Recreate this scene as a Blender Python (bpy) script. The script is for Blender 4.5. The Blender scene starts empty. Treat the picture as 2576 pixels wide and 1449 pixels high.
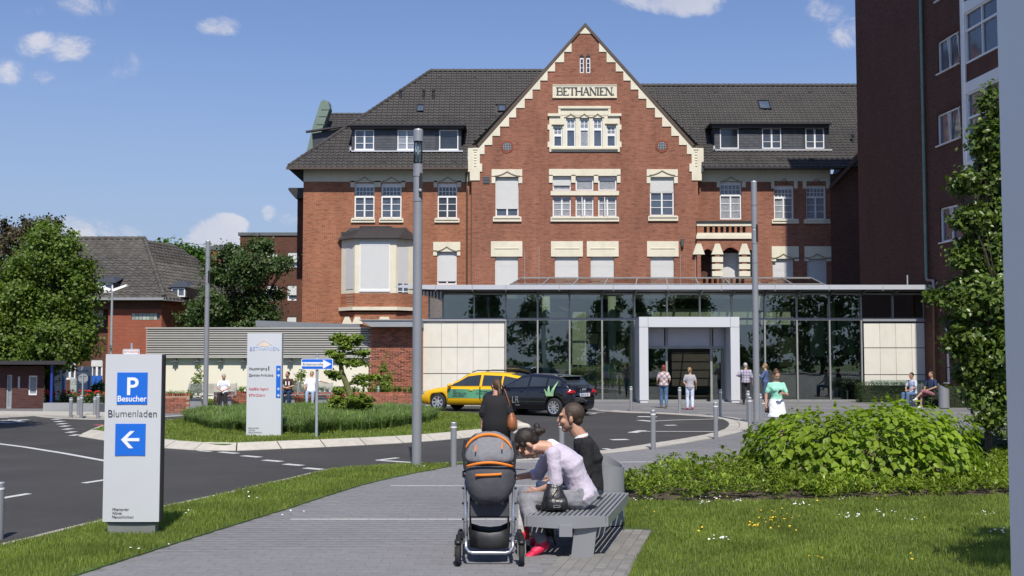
import bpy, math, random
import numpy as np
from mathutils import Vector, Matrix, Euler
random.seed(7); rng = np.random.default_rng(7)
C = bpy.context.scene.collection
S = bpy.context.scene
R = math.radians
FPX = 2900.0; CAMZ = 2.0; TH = math.atan(172.5/2900)
# ---------------------------------------------------------------- camera, light, exposure
cd = bpy.data.cameras.new('camera'); cam = bpy.data.objects.new('camera', cd); C.objects.link(cam)
cam.location = (0, 0, CAMZ); cam.rotation_euler = (math.pi/2+TH, 0, 0)
cd.sensor_width = 36; cd.lens = FPX/2576*36; cd.clip_end = 3000; cd.clip_start = .1
S.camera = cam
S.view_settings.view_transform = 'Standard'; S.view_settings.look = 'None'
S.view_settings.gamma = 1; S.view_settings.use_curve_mapping = False
S.view_settings.exposure = 0.26
W = bpy.data.worlds.new('World'); S.world = W; W.use_nodes = True
SUN_EL = math.atan(1.3); SUN_DIR = Vector((-.1, 1, -1.3)).normalized()      # direction the light travels
sl = bpy.data.lights.new('sun', 'SUN'); sl.energy = 4.3; sl.angle = R(.55); sl.color = (1, .95, .86)
sun = bpy.data.objects.new('sun', sl); C.objects.link(sun)
sun.rotation_euler = SUN_DIR.to_track_quat('-Z', 'Y').to_euler()
try:
    S.cycles.max_bounces = 6; S.cycles.transparent_max_bounces = 12; S.cycles.caustics_reflective = False; S.cycles.caustics_refractive = False
    S.cycles.use_denoising = True
except Exception: pass

def build_world():
    nt = W.node_tree; N = nt.nodes; L = nt.links
    for n in list(N): N.remove(n)
    out = N.new('ShaderNodeOutputWorld'); bg = N.new('ShaderNodeBackground'); bg.inputs[1].default_value = .125
    sky = N.new('ShaderNodeTexSky'); sky.sky_type = 'NISHITA'; sky.sun_disc = False
    sky.sun_elevation = SUN_EL; sky.sun_rotation = math.atan2(-SUN_DIR.x, -SUN_DIR.y)
    sky.air_density = 1.2; sky.dust_density = .35; sky.ozone_density = 3.2; sky.altitude = 50
    tc = N.new('ShaderNodeTexCoord'); sep = N.new('ShaderNodeSeparateXYZ'); L.new(tc.outputs['Generated'], sep.inputs[0])
    def M(op, a, b=None, c=None, clamp=False):
        n = N.new('ShaderNodeMath'); n.operation = op; n.use_clamp = clamp
        for i, v in enumerate((a, b, c)):
            if v is None: continue
            if isinstance(v, (int, float)): n.inputs[i].default_value = v
            else: L.new(v, n.inputs[i])
        return n.outputs[0]
    y = M('MAXIMUM', sep.outputs[1], .05)
    u = M('DIVIDE', sep.outputs[0], y); v = M('DIVIDE', sep.outputs[2], y)
    uv = N.new('ShaderNodeCombineXYZ'); L.new(u, uv.inputs[0]); L.new(v, uv.inputs[1])
    def noise(sc, det, rough, sx=1, off=0, dist=0):
        mp = N.new('ShaderNodeMapping'); L.new(uv.outputs[0], mp.inputs[0]); mp.inputs['Scale'].default_value = (sx, 1, 1); mp.inputs['Location'].default_value = (off, off, 0)
        n = N.new('ShaderNodeTexNoise'); n.inputs['Scale'].default_value = sc; n.inputs['Detail'].default_value = det; n.inputs['Roughness'].default_value = rough
        n.inputs['Distortion'].default_value = dist
        L.new(mp.outputs[0], n.inputs['Vector']); return n.outputs[0]
    n1 = noise(26, 11, .68, .75, 0, .5); n2 = noise(9, 6, .6, .6, 3.1, .3)
    wob = M('MULTIPLY', M('SUBTRACT', noise(12, 3, .5, 1, 9.3), .5), .035); wob2 = M('MULTIPLY', M('SUBTRACT', noise(14, 3, .5, 1, 5.3), .5), .022)
    u = M('ADD', u, wob); v = M('ADD', v, wob2)
    def UV(px, py):
        d = Vector((px-1288, FPX*math.cos(TH)-(724.5-py)*math.sin(TH), FPX*math.sin(TH)+(724.5-py)*math.cos(TH)))
        return d.x/d.y, d.z/d.y
    clouds = [(225,8,85,32,.55),(95,112,55,30,.95),(165,122,75,36,1.0),(230,128,40,28,.6),(285,165,60,55,.33),(350,205,75,28,.2),(107,204,34,20,.6),(12,188,38,34,.55),
              (555,66,56,26,.9),(600,80,30,14,.5),(545,598,62,42,1.7),(572,572,42,26,1.5),(500,612,50,22,1.2),(680,536,22,18,.7),(735,546,40,18,.7),(190,585,75,36,.95),(250,600,120,26,.6),
              (1690,-4,140,34,1.15),(1780,18,45,22,.6),(1600,-2,70,24,.6),(2085,32,56,30,.75),(2140,78,52,38,.75),(1170,170,34,9,.5),(575,378,44,14,.18),(90,15,28,16,.3)]
    dens = None
    for (px, py, a, b, k) in clouds:
        u0, v0 = UV(px, py)
        du = M('DIVIDE', M('SUBTRACT', u, u0), a/FPX*1.5); dv = M('DIVIDE', M('SUBTRACT', v, v0), b/FPX*1.5)
        r2 = M('ADD', M('MULTIPLY', du, du), M('MULTIPLY', dv, dv))
        m = M('MULTIPLY', M('SUBTRACT', 1, r2, clamp=True), k)
        dens = m if dens is None else M('MAXIMUM', dens, m)
    # the sky behind the camera keeps the same scattered cumulus
    d = M('ADD', M('MULTIPLY', dens, 1.25), M('MULTIPLY', M('SUBTRACT', n1, .5), 4.2)); d = M('SUBTRACT', d, .30)
    d = M('MULTIPLY', d, M('MULTIPLY', dens, 2.2, clamp=True), clamp=True)
    ss = N.new('ShaderNodeMapRange'); ss.interpolation_type = 'SMOOTHSTEP'; L.new(d, ss.inputs[0]); ss.inputs[1].default_value = 0.0; ss.inputs[2].default_value = 1.1; ss.inputs[4].default_value = .78
    front = M('GREATER_THAN', sep.outputs[1], .1); fac = M('MULTIPLY', ss.outputs[0], front)
    shade = N.new('ShaderNodeMapRange'); L.new(M('ADD', n2, M('MULTIPLY', n1, .6)), shade.inputs[0]); shade.inputs[1].default_value = .55; shade.inputs[2].default_value = 1.05
    cc = N.new('ShaderNodeMix'); cc.data_type = 'RGBA'; L.new(shade.outputs[0], cc.inputs[0]); cc.inputs[6].default_value = (3.7, 3.9, 4.7, 1); cc.inputs[7].default_value = (5.3, 5.2, 5.5, 1)
    # thin high veil so the blue is not one flat gradient
    veil = N.new('ShaderNodeMix'); veil.data_type = 'RGBA'; L.new(M('MULTIPLY', noise(4, 5, .55, .35, 7.7), .10), veil.inputs[0]); L.new(sky.outputs[0], veil.inputs[6]); veil.inputs[7].default_value = (5, 5.6, 6.6, 1)
    tint = N.new('ShaderNodeMix'); tint.data_type = 'RGBA'; tint.blend_type = 'MULTIPLY'; tint.inputs[0].default_value = 1; L.new(veil.outputs[2], tint.inputs[6]); tint.inputs[7].default_value = (.60, .62, .78, 1)
    el = N.new('ShaderNodeMapRange'); el.interpolation_type = 'SMOOTHSTEP'; L.new(sep.outputs[2], el.inputs[0]); el.inputs[1].default_value = 0; el.inputs[2].default_value = .30; el.inputs[3].default_value = .85; el.inputs[4].default_value = 0
    hz = N.new('ShaderNodeMix'); hz.data_type = 'RGBA'; L.new(el.outputs[0], hz.inputs[0]); L.new(tint.outputs[2], hz.inputs[6]); hz.inputs[7].default_value = (2.3, 2.95, 4.2, 1)
    mx = N.new('ShaderNodeMix'); mx.data_type = 'RGBA'; L.new(fac, mx.inputs[0]); L.new(hz.outputs[2], mx.inputs[6]); L.new(cc.outputs[2], mx.inputs[7])
    L.new(mx.outputs[2], bg.inputs[0]); L.new(bg.outputs[0], out.inputs[0])
build_world()

# ---------------------------------------------------------------- projection helpers (where a thing seen in the picture stands)
def P(px, py, Y):
    py = py or 880
    dy = FPX*math.cos(TH)-(724.5-py)*math.sin(TH); dz = FPX*math.sin(TH)+(724.5-py)*math.cos(TH)
    t = Y/dy
    return Vector(((px-1288)*t, Y, CAMZ+dz*t))
def G(px, py, z=0):
    dy = FPX*math.cos(TH)-(724.5-py)*math.sin(TH); dz = FPX*math.sin(TH)+(724.5-py)*math.cos(TH)
    t = (z-CAMZ)/dz
    return Vector(((px-1288)*t, dy*t, z))
def RX(x0, y0, x1, y1, Y):
    ym = (y0+y1)/2; xm = (x0+x1)/2
    return P(x0, ym, Y).x, P(x1, ym, Y).x, P(xm, y1, Y).z, P(xm, y0, Y).z      # X0 X1 Z0 Z1

# ---------------------------------------------------------------- materials
def principled(name):
    m = bpy.data.materials.new(name); m.use_nodes = True
    return m, m.node_tree.nodes, m.node_tree.links, m.node_tree.nodes['Principled BSDF']
def mat(name, col, rough=.6, metal=0, var=.12, scale=3, det=4, bump=0, bscale=60, rand=0, spec=.5, big=0, coat=0, stain=None):
    """colour with two octaves of noise, optional relief, optional per-piece variation"""
    m, N, L, B = principled(name)
    B.inputs['Roughness'].default_value = rough; B.inputs['Metallic'].default_value = metal
    B.inputs['Specular IOR Level'].default_value = spec
    if coat: B.inputs['Coat Weight'].default_value = coat; B.inputs['Coat Roughness'].default_value = .05
    geo = N.new('ShaderNodeNewGeometry')
    n = N.new('ShaderNodeTexNoise'); n.inputs['Scale'].default_value = scale; n.inputs['Detail'].default_value = det; n.inputs['Roughness'].default_value = .6
    L.new(geo.outputs['Position'], n.inputs['Vector'])
    val = n.outputs[0]
    mr = N.new('ShaderNodeMapRange'); L.new(val, mr.inputs[0]); mr.inputs[1].default_value = .25; mr.inputs[2].default_value = .75; mr.inputs[3].default_value = 1-var; mr.inputs[4].default_value = 1+var
    f = mr.outputs[0]
    if rand:
        oi = N.new('ShaderNodeObjectInfo'); ad = N.new('ShaderNodeMath'); ad.operation = 'ADD'; L.new(geo.outputs['Random Per Island'], ad.inputs[0]); L.new(oi.outputs['Random'], ad.inputs[1])
        fr = N.new('ShaderNodeMath'); fr.operation = 'FRACT'; L.new(ad.outputs[0], fr.inputs[0])
        r2 = N.new('ShaderNodeMapRange'); L.new(fr.outputs[0], r2.inputs[0]); r2.inputs[3].default_value = 1-rand; r2.inputs[4].default_value = 1+rand
        mu = N.new('ShaderNodeMath'); mu.operation = 'MULTIPLY'; L.new(f, mu.inputs[0]); L.new(r2.outputs[0], mu.inputs[1]); f = mu.outputs[0]
    if big:
        nb = N.new('ShaderNodeTexNoise'); nb.inputs['Scale'].default_value = .35; nb.inputs['Detail'].default_value = 5; L.new(geo.outputs['Position'], nb.inputs['Vector'])
        r3 = N.new('ShaderNodeMapRange'); L.new(nb.outputs[0], r3.inputs[0]); r3.inputs[1].default_value = .3; r3.inputs[2].default_value = .7; r3.inputs[3].default_value = 1-big; r3.inputs[4].default_value = 1+big
        mu = N.new('ShaderNodeMath'); mu.operation = 'MULTIPLY'; L.new(f, mu.inputs[0]); L.new(r3.outputs[0], mu.inputs[1]); f = mu.outputs[0]
    sc = N.new('ShaderNodeVectorMath'); sc.operation = 'SCALE'; sc.inputs[0].default_value = col[:3]; L.new(f, sc.inputs['Scale'])
    colout = sc.outputs[0]
    if stain:
        ns = N.new('ShaderNodeTexNoise'); ns.inputs['Scale'].default_value = stain[1]; ns.inputs['Detail'].default_value = 6; ns.inputs['Roughness'].default_value = .7
        mp = N.new('ShaderNodeMapping'); mp.inputs['Scale'].default_value = (1, 1, stain[2] if len(stain) > 2 else 1); L.new(geo.outputs['Position'], mp.inputs[0]); L.new(mp.outputs[0], ns.inputs['Vector'])
        rs = N.new('ShaderNodeMapRange'); L.new(ns.outputs[0], rs.inputs[0]); rs.inputs[1].default_value = .5; rs.inputs[2].default_value = .78; rs.inputs[4].default_value = stain[3] if len(stain) > 3 else .6
        mx = N.new('ShaderNodeMix'); mx.data_type = 'RGBA'; L.new(rs.outputs[0], mx.inputs[0]); L.new(colout, mx.inputs[6]); mx.inputs[7].default_value = (*stain[0], 1); colout = mx.outputs[2]
    L.new(colout, B.inputs['Base Color'])
    if bump:
        nb = N.new('ShaderNodeTexNoise'); nb.inputs['Scale'].default_value = bscale; nb.inputs['Detail'].default_value = 3; L.new(geo.outputs['Position'], nb.inputs['Vector'])
        bp = N.new('ShaderNodeBump'); bp.inputs['Strength'].default_value = bump; bp.inputs['Distance'].default_value = .01; L.new(nb.outputs[0], bp.inputs['Height']); L.new(bp.outputs[0], B.inputs['Normal'])
    return m
def brickmat(name, c1, c2, mort, bw=.25, rh=.077, mw=.011, dark=(.06, .03, .025), big=.18, flat=False, bumpd=.006, darkamt=.5):
    m, N, L, B = principled(name)
    B.inputs['Roughness'].default_value = .85; B.inputs['Specular IOR Level'].default_value = .25
    geo = N.new('ShaderNodeNewGeometry'); sp = N.new('ShaderNodeSeparateXYZ'); L.new(geo.outputs['Position'], sp.inputs[0])
    cb = N.new('ShaderNodeCombineXYZ')
    if flat: L.new(sp.outputs[0], cb.inputs[0]); L.new(sp.outputs[1], cb.inputs[1])
    else:
        ad = N.new('ShaderNodeMath'); ad.operation = 'ADD'; L.new(sp.outputs[0], ad.inputs[0]); L.new(sp.outputs[1], ad.inputs[1]); L.new(ad.outputs[0], cb.inputs[0]); L.new(sp.outputs[2], cb.inputs[1])
    bt = N.new('ShaderNodeTexBrick'); L.new(cb.outputs[0], bt.inputs['Vector']); bt.inputs['Scale'].default_value = 1
    bt.inputs['Brick Width'].default_value = bw; bt.inputs['Row Height'].default_value = rh; bt.inputs['Mortar Size'].default_value = mw; bt.inputs['Mortar Smooth'].default_value = .2
    bt.inputs['Color1'].default_value = (*c1, 1); bt.inputs['Color2'].default_value = (*c2, 1); bt.inputs['Mortar'].default_value = (*mort, 1)
    # clinker bricks: noise stretched along the courses picks darker ones
    mp = N.new('ShaderNodeMapping'); mp.inputs['Scale'].default_value = (1/bw*.6, 1/rh*.8, 1); L.new(cb.outputs[0], mp.inputs[0])
    nn = N.new('ShaderNodeTexNoise'); nn.inputs['Scale'].default_value = 1; nn.inputs['Detail'].default_value = 2; L.new(mp.outputs[0], nn.inputs['Vector'])
    r1 = N.new('ShaderNodeMapRange'); L.new(nn.outputs[0], r1.inputs[0]); r1.inputs[1].default_value = .5; r1.inputs[2].default_value = .72; r1.inputs[4].default_value = darkamt
    m1 = N.new('ShaderNodeMix'); m1.data_type = 'RGBA'; L.new(r1.outputs[0], m1.inputs[0]); L.new(bt.outputs['Color'], m1.inputs[6]); m1.inputs[7].default_value = (*dark, 1)
    nb = N.new('ShaderNodeTexNoise'); nb.inputs['Scale'].default_value = .9; nb.inputs['Detail'].default_value = 7; nb.inputs['Roughness'].default_value = .68; ms_ = N.new('ShaderNodeMapping'); ms_.inputs['Scale'].default_value = (1, 1, .3); L.new(geo.outputs['Position'], ms_.inputs[0]); L.new(ms_.outputs[0], nb.inputs['Vector'])
    r2 = N.new('ShaderNodeMapRange'); L.new(nb.outputs[0], r2.inputs[0]); r2.inputs[1].default_value = .3; r2.inputs[2].default_value = .7; r2.inputs[3].default_value = 1-big; r2.inputs[4].default_value = 1+big
    sc = N.new('ShaderNodeVectorMath'); sc.operation = 'SCALE'; L.new(m1.outputs[2], sc.inputs[0]); L.new(r2.outputs[0], sc.inputs['Scale']); L.new(sc.outputs[0], B.inputs['Base Color'])
    bp = N.new('ShaderNodeBump'); bp.inputs['Distance'].default_value = bumpd; bp.invert = True; L.new(bt.outputs['Fac'], bp.inputs['Height']); L.new(bp.outputs[0], B.inputs['Normal'])
    return m
def leafmat(name, c1, c2, trans=.35, rough=.45, dark=None):
    m, N, L, B = principled(name)
    geo = N.new('ShaderNodeNewGeometry'); oi = N.new('ShaderNodeObjectInfo')
    ad = N.new('ShaderNodeMath'); ad.operation = 'ADD'; L.new(geo.outputs['Random Per Island'], ad.inputs[0]); L.new(oi.outputs['Random'], ad.inputs[1]); fr = N.new('ShaderNodeMath'); fr.operation = 'FRACT'; L.new(ad.outputs[0], fr.inputs[0])
    mx = N.new('ShaderNodeMix'); mx.data_type = 'RGBA'; L.new(fr.outputs[0], mx.inputs[0]); mx.inputs[6].default_value = (*c1, 1); mx.inputs[7].default_value = (*c2, 1)
    nz = N.new('ShaderNodeTexNoise'); nz.inputs['Scale'].default_value = 1.1; nz.inputs['Detail'].default_value = 3; L.new(geo.outputs['Position'], nz.inputs['Vector'])
    mr = N.new('ShaderNodeMapRange'); L.new(nz.outputs[0], mr.inputs[0]); mr.inputs[1].default_value = .3; mr.inputs[2].default_value = .7; mr.inputs[3].default_value = .75; mr.inputs[4].default_value = 1.25
    sc = N.new('ShaderNodeVectorMath'); sc.operation = 'SCALE'; L.new(mx.outputs[2], sc.inputs[0]); L.new(mr.outputs[0], sc.inputs['Scale'])
    L.new(sc.outputs[0], B.inputs['Base Color']); B.inputs['Roughness'].default_value = rough; B.inputs['Specular IOR Level'].default_value = .35
    tr = N.new('ShaderNodeBsdfTranslucent'); t2 = N.new('ShaderNodeVectorMath'); t2.operation = 'MULTIPLY'; L.new(sc.outputs[0], t2.inputs[0]); t2.inputs[1].default_value = (1.3, 1.5, .6); L.new(t2.outputs[0], tr.inputs[0])
    ms = N.new('ShaderNodeMixShader'); ms.inputs[0].default_value = trans; L.new(B.outputs[0], ms.inputs[1]); L.new(tr.outputs[0], ms.inputs[2]); L.new(ms.outputs[0], N['Material Output'].inputs[0])
    return m
def glassmat(name, tint=(.3, .36, .34), refl=1.0, rough=.0, base=.06):
    m, N, L, B = principled(name); N.remove(B)
    t = N.new('ShaderNodeBsdfTransparent'); t.inputs[0].default_value = (*tint, 1); g = N.new('ShaderNodeBsdfGlossy'); g.inputs['Roughness'].default_value = rough; g.inputs[0].default_value = (refl, refl, refl, 1)
    lw = N.new('ShaderNodeFresnel'); lw.inputs[0].default_value = 1.5
    mr = N.new('ShaderNodeMath'); mr.operation = 'ADD'; L.new(lw.outputs[0], mr.inputs[0]); mr.inputs[1].default_value = base
    geo = N.new('ShaderNodeNewGeometry'); nz = N.new('ShaderNodeTexNoise'); nz.inputs['Scale'].default_value = .7; nz.inputs['Detail'].default_value = 1; L.new(geo.outputs['Position'], nz.inputs['Vector'])
    bp = N.new('ShaderNodeBump'); bp.inputs['Strength'].default_value = .15; bp.inputs['Distance'].default_value = .02; L.new(nz.outputs[0], bp.inputs['Height']); L.new(bp.outputs[0], g.inputs['Normal'])
    ms = N.new('ShaderNodeMixShader'); L.new(mr.outputs[0], ms.inputs[0]); L.new(t.outputs[0], ms.inputs[1]); L.new(g.outputs[0], ms.inputs[2]); L.new(ms.outputs[0], N['Material Output'].inputs[0])
    return m

MT = dict(
 brick=brickmat('brick_orange', (.40, .130, .060), (.305, .092, .045), (.36, .25, .17), dark=(.10, .034, .025)),
 brickg=brickmat('brick_gable', (.325, .115, .068), (.25, .083, .052), (.32, .21, .15), dark=(.09, .03, .024), big=.22),
 brickb=brickmat('brick_brown', (.15, .058, .036), (.11, .042, .03), (.12, .075, .055), dark=(.05, .022, .018), bw=.25, big=.14),
 brickred=brickmat('brick_red', (.37, .10, .055), (.32, .085, .048), (.26, .12, .08), big=.08, darkamt=.15),
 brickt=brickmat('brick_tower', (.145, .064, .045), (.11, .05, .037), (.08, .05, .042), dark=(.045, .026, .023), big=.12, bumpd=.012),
 brickbooth=brickmat('brick_booth', (.10, .04, .035), (.075, .03, .028), (.09, .06, .055), dark=(.04, .02, .02)),
 cream=mat('cream_stone', (.72, .67, .53), .8, var=.06, scale=2, bump=.15, bscale=30, stain=((.42, .37, .27), 1.2, .35, .35)),
 creamw=mat('cream_render', (.78, .73, .60), .85, var=.03, scale=1, bump=.1, bscale=40),
 tile=mat('roof_tile', (.052, .047, .045), .65, var=.12, scale=1.2, rand=.10, big=.12, spec=.4),
 tileold=mat('roof_tile_weathered', (.075, .068, .060), .85, var=.2, scale=3, rand=.22, big=.15, stain=((.14, .13, .11), 5, 1, .5)),
 roofdark=mat('roof_edge_dark', (.035, .032, .034), .5, var=.1),
 verge=mat('verge_brown', (.085, .055, .042), .6, var=.15),
 slate=mat('slate', (.052, .056, .068), .5, var=.12, rand=.22),
 copper=mat('green_copper', (.16, .22, .18), .7, var=.18, scale=2.5, stain=((.10, .12, .10), 1.5, 1, .6)),
 white=mat('white_frame', (.80, .80, .80), .4, var=.02),
 shutter=mat('shutter_white', (.66, .66, .65), .5, var=.03),
 shuttergap=mat('shutter_gap', (.40, .40, .40), .6),
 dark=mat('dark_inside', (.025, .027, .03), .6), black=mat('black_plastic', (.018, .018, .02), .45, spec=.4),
 grey=mat('grey_metal', (.30, .305, .32), .42, metal=.3, var=.05, bump=.03, bscale=200),
 greyd=mat('grey_metal_dark', (.13, .135, .14), .5, metal=.2), mull=mat('mullion_grey', (.30, .30, .29), .45, metal=.2),
 alu=mat('fascia_alu', (.56, .57, .60), .4, metal=.25, var=.03), silver=mat('stele_silver', (.60, .61, .63), .42, metal=.15, var=.03, scale=.8, bump=.02, bscale=600),
 galv=mat('galvanised', (.42, .45, .48), .5, metal=.4, var=.1, scale=8), portal=mat('portal_panel', (.62, .63, .65), .35, metal=.1, var=.02),
 stone=mat('travertine', (.70, .67, .59), .7, var=.05, scale=2.5, rand=.035, bump=.08, bscale=25, stain=((.60, .52, .38), 3, .6, .4)),
 zinc=mat('zinc_sheet', (.34, .35, .36), .5, metal=.3, var=.06),
 louv=mat('louvre_grey', (.44, .425, .395), .55, metal=.05, var=.05),
 asphalt=mat('asphalt', (.057, .055, .054), .9, var=.18, scale=26, det=8, bump=.5, bscale=160, big=.14, spec=.25, stain=((.088, .085, .082), .55, 1, .55)),
 paving=brickmat('paving_far', (.195, .192, .198), (.175, .172, .178), (.14, .135, .135), bw=.24, rh=.16, mw=.006, dark=(.12, .117, .12), big=.08, flat=True, bumpd=.002, darkamt=.4),
 paver=mat('paver_grey', (.20, .196, .202), .85, var=.10, scale=14, det=8, rand=.04, bump=.35, bscale=220, big=.08, spec=.3),
 paverpad=mat('paver_warm', (.21, .20, .185), .9, var=.12, scale=14, rand=.12, bump=.35, bscale=200, big=.08),
 joint=mat('joint_sand', (.10, .092, .08), .95, var=.25, scale=20), pathsoil=mat('path_subsoil', (.165, .16, .157), .95, var=.2, scale=10),
 band=mat('paver_light', (.34, .335, .33), .85, var=.1, scale=12, rand=.05, bump=.2, bscale=200),
 kerb=mat('kerb_granite', (.46, .43, .37), .85, var=.12, scale=9, rand=.05, bump=.3, bscale=120, stain=((.25, .22, .17), 2, 1, .4)),
 edging=mat('edging_stone', (.42, .39, .34), .85, var=.15, scale=8, rand=.07, bump=.3, bscale=120),
 paint=mat('road_paint', (.55, .55, .54), .8, var=.15, scale=10, stain=((.2, .2, .2), 14, 1, .6)), redp=mat('red_paint', (.45, .06, .09), .8),
 soil=mat('soil', (.075, .052, .036), .95, var=.3, scale=12, bump=1, bscale=30),
 lawn=mat('lawn_soil', (.060, .105, .022), .95, var=.3, scale=6, big=.2, bump=.6, bscale=60, stain=((.09, .11, .035), 1.5, 1, .6)),
 glass=glassmat('hall_glass', (.68, .78, .72), 1.0, base=.11), railglass=glassmat('clear_glass', (.75, .82, .8), 1, base=.03),
 skyl=glassmat('skylight_glass', (.45, .43, .38), .8, base=.22),
 blue=mat('sign_blue', (.012, .14, .62), .35, var=.02), signw=mat('sign_white', (.80, .80, .82), .4, var=.01), ink=mat('ink_grey', (.045, .048, .055), .6), inkr=mat('ink_red', (.55, .05, .07), .6),
 bluefade=mat('logo_blue', (.36, .45, .64), .5), orange=mat('logo_orange', (.74, .58, .45), .5),
 bark=mat('bark', (.075, .058, .042), .95, var=.3, scale=14, bump=1, bscale=40), barkg=mat('bark_mossy', (.13, .14, .05), .95, var=.3, scale=14, bump=1, bscale=40),
)
def panemat(name, col, rough=.06, var=.35):
    return mat(name, col, rough, var=var, scale=1.6, spec=.9)
MT['pane'] = panemat('window_pane', (.075, .095, .13)); MT['panel'] = panemat('window_pane_pale', (.24, .26, .29), .12, .3)
MT['panec'] = mat('net_curtain_pane', (.30, .31, .33), .15, var=.3, scale=8, spec=.7)
MT['paned'] = panemat('window_pane_dark', (.03, .035, .04))

# ---------------------------------------------------------------- mesh building
def wloc(o):
    v = Vector((0, 0, 0))
    while o is not None: v = v+o.location; o = o.parent
    return v
def link(o, parent=None):
    C.objects.link(o)
    if parent is not None: o.parent = parent
    return o
def tag(o, label=None, cat=None, group=None, kind=None):
    if label: o['label'] = label
    if cat: o['category'] = cat
    if group: o['group'] = group
    if kind: o['kind'] = kind
    return o
def thing(name, label, cat, loc=(0, 0, 0), rz=0, group=None):
    o = bpy.data.objects.new(name, None); C.objects.link(o); o.location = loc; o.rotation_euler = (0, 0, rz); o.empty_display_size = .2
    return tag(o, label, cat, group)
class MB:
    def __init__(s): s.v = []; s.f = []; s.n = 0
    def add(s, vs, fs):
        k = len(s.v); s.v += [tuple(v) for v in vs]; s.f += [tuple(i+k for i in f) for f in fs]; return s
    def box(s, x0, x1, y0, y1, z0, z1):
        return s.add([(x, y, z) for z in (z0, z1) for y in (y0, y1) for x in (x0, x1)], [(0, 2, 3, 1), (4, 5, 7, 6), (0, 1, 5, 4), (2, 6, 7, 3), (0, 4, 6, 2), (1, 3, 7, 5)])
    def cbox(s, c, d, M=None):
        k = len(s.v); x, y, z = [a/2 for a in d]
        s.box(-x, x, -y, y, -z, z); MM = Matrix.Translation(c) @ (M.to_4x4() if M is not None else Matrix())
        s.v[k:] = [tuple(MM @ Vector(v)) for v in s.v[k:]]; return s
    def bar(s, a, b, w, h, up=(0, 0, 1)):
        a = Vector(a); b = Vector(b); d = (b-a); l = d.length; d.normalize(); up = Vector(up)
        if abs(d.dot(up)) > .98: up = Vector((0, 1, 0))
        r = d.cross(up).normalized(); u = r.cross(d)
        M = Matrix((r, d, u)).transposed(); return s.cbox((a+b)/2, (w, l, h), M)
    def quad(s, a, b, c, d): return s.add([a, b, c, d], [(0, 1, 2, 3)])
    def poly(s, pts): return s.add(pts, [tuple(range(len(pts)))])
    def prismy(s, pts, y0, y1):      # polygon in XZ extruded in y
        n = len(pts); v = [(x, y0, z) for x, z in pts]+[(x, y1, z) for x, z in pts]
        return s.add(v, [tuple(range(n)), tuple(range(2*n-1, n-1, -1))]+[(i, i+n, (i+1) % n+n, (i+1) % n) for i in range(n)])
    def prismz(s, pts, z0, z1):
        n = len(pts); v = [(p[0], p[1], z0) for p in pts]+[(p[0], p[1], z1) for p in pts]
        return s.add(v, [tuple(range(n-1, -1, -1)), tuple(range(n, 2*n))]+[(i, (i+1) % n, (i+1) % n+n, i+n) for i in range(n)])
    def tube(s, pts, rs, n=8, caps=True):
        pts = [Vector(p) for p in pts]
        if isinstance(rs, (int, float)): rs = [rs]*len(pts)
        k = len(s.v); prev = None
        for i, p in enumerate(pts):
            d = (pts[min(i+1, len(pts)-1)]-pts[max(i-1, 0)]).normalized()
            if prev is None:
                a = Vector((1, 0, 0)) if abs(d.x) < .9 else Vector((0, 1, 0)); r = d.cross(a).normalized()
            else: r = (prev-d*prev.dot(d)).normalized()
            prev = r; u = d.cross(r)
            for j in range(n):
                t = 2*math.pi*j/n; s.v.append(tuple(p+(r*math.cos(t)+u*math.sin(t))*rs[i]))
        m = len(pts)
        for i in range(m-1):
            for j in range(n): s.f.append((k+i*n+j, k+i*n+(j+1) % n, k+(i+1)*n+(j+1) % n, k+(i+1)*n+j))
        if caps: s.f.append(tuple(k+j for j in range(n-1, -1, -1))); s.f.append(tuple(k+(m-1)*n+j for j in range(n)))
        return s
    def ell(s, c, r, n=10, m=8, M=None):
        if isinstance(r, (int, float)): r = (r, r, r)
        M = M or Matrix.Identity(3); c = Vector(c); k = len(s.v)
        s.v.append(tuple(c+M @ Vector((0, 0, -r[2]))))
        for i in range(1, m):
            t = -math.pi/2+math.pi*i/m
            for j in range(n):
                a = 2*math.pi*j/n; s.v.append(tuple(c+M @ Vector((r[0]*math.cos(t)*math.cos(a), r[1]*math.cos(t)*math.sin(a), r[2]*math.sin(t)))))
        s.v.append(tuple(c+M @ Vector((0, 0, r[2])))); e = len(s.v)-1
        for j in range(n): s.f.append((k, k+1+(j+1) % n, k+1+j)); s.f.append((e, e-n+j, e-n+(j+1) % n))
        for i in range(m-2):
            for j in range(n): a = k+1+i*n; s.f.append((a+j, a+(j+1) % n, a+n+(j+1) % n, a+n+j))
        return s
    def cap(s, a, b, ra, rb, n=10):     # tapered capsule
        a = Vector(a); b = Vector(b); d = b-a; l = d.length
        if l < 1e-5: return s.ell(a, max(ra, rb), n, 6)
        d.normalize(); q = []
        for t in (.25, .6, .85): q.append((a-d*ra*math.cos(t*math.pi/2), ra*math.sin(t*math.pi/2)))
        q.append((a, ra)); q.append((b, rb))
        for t in (.85, .6, .25): q.append((b+d*rb*math.cos(t*math.pi/2), rb*math.sin(t*math.pi/2)))
        return s.tube([p for p, _ in q], [r for _, r in q], n)
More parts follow.
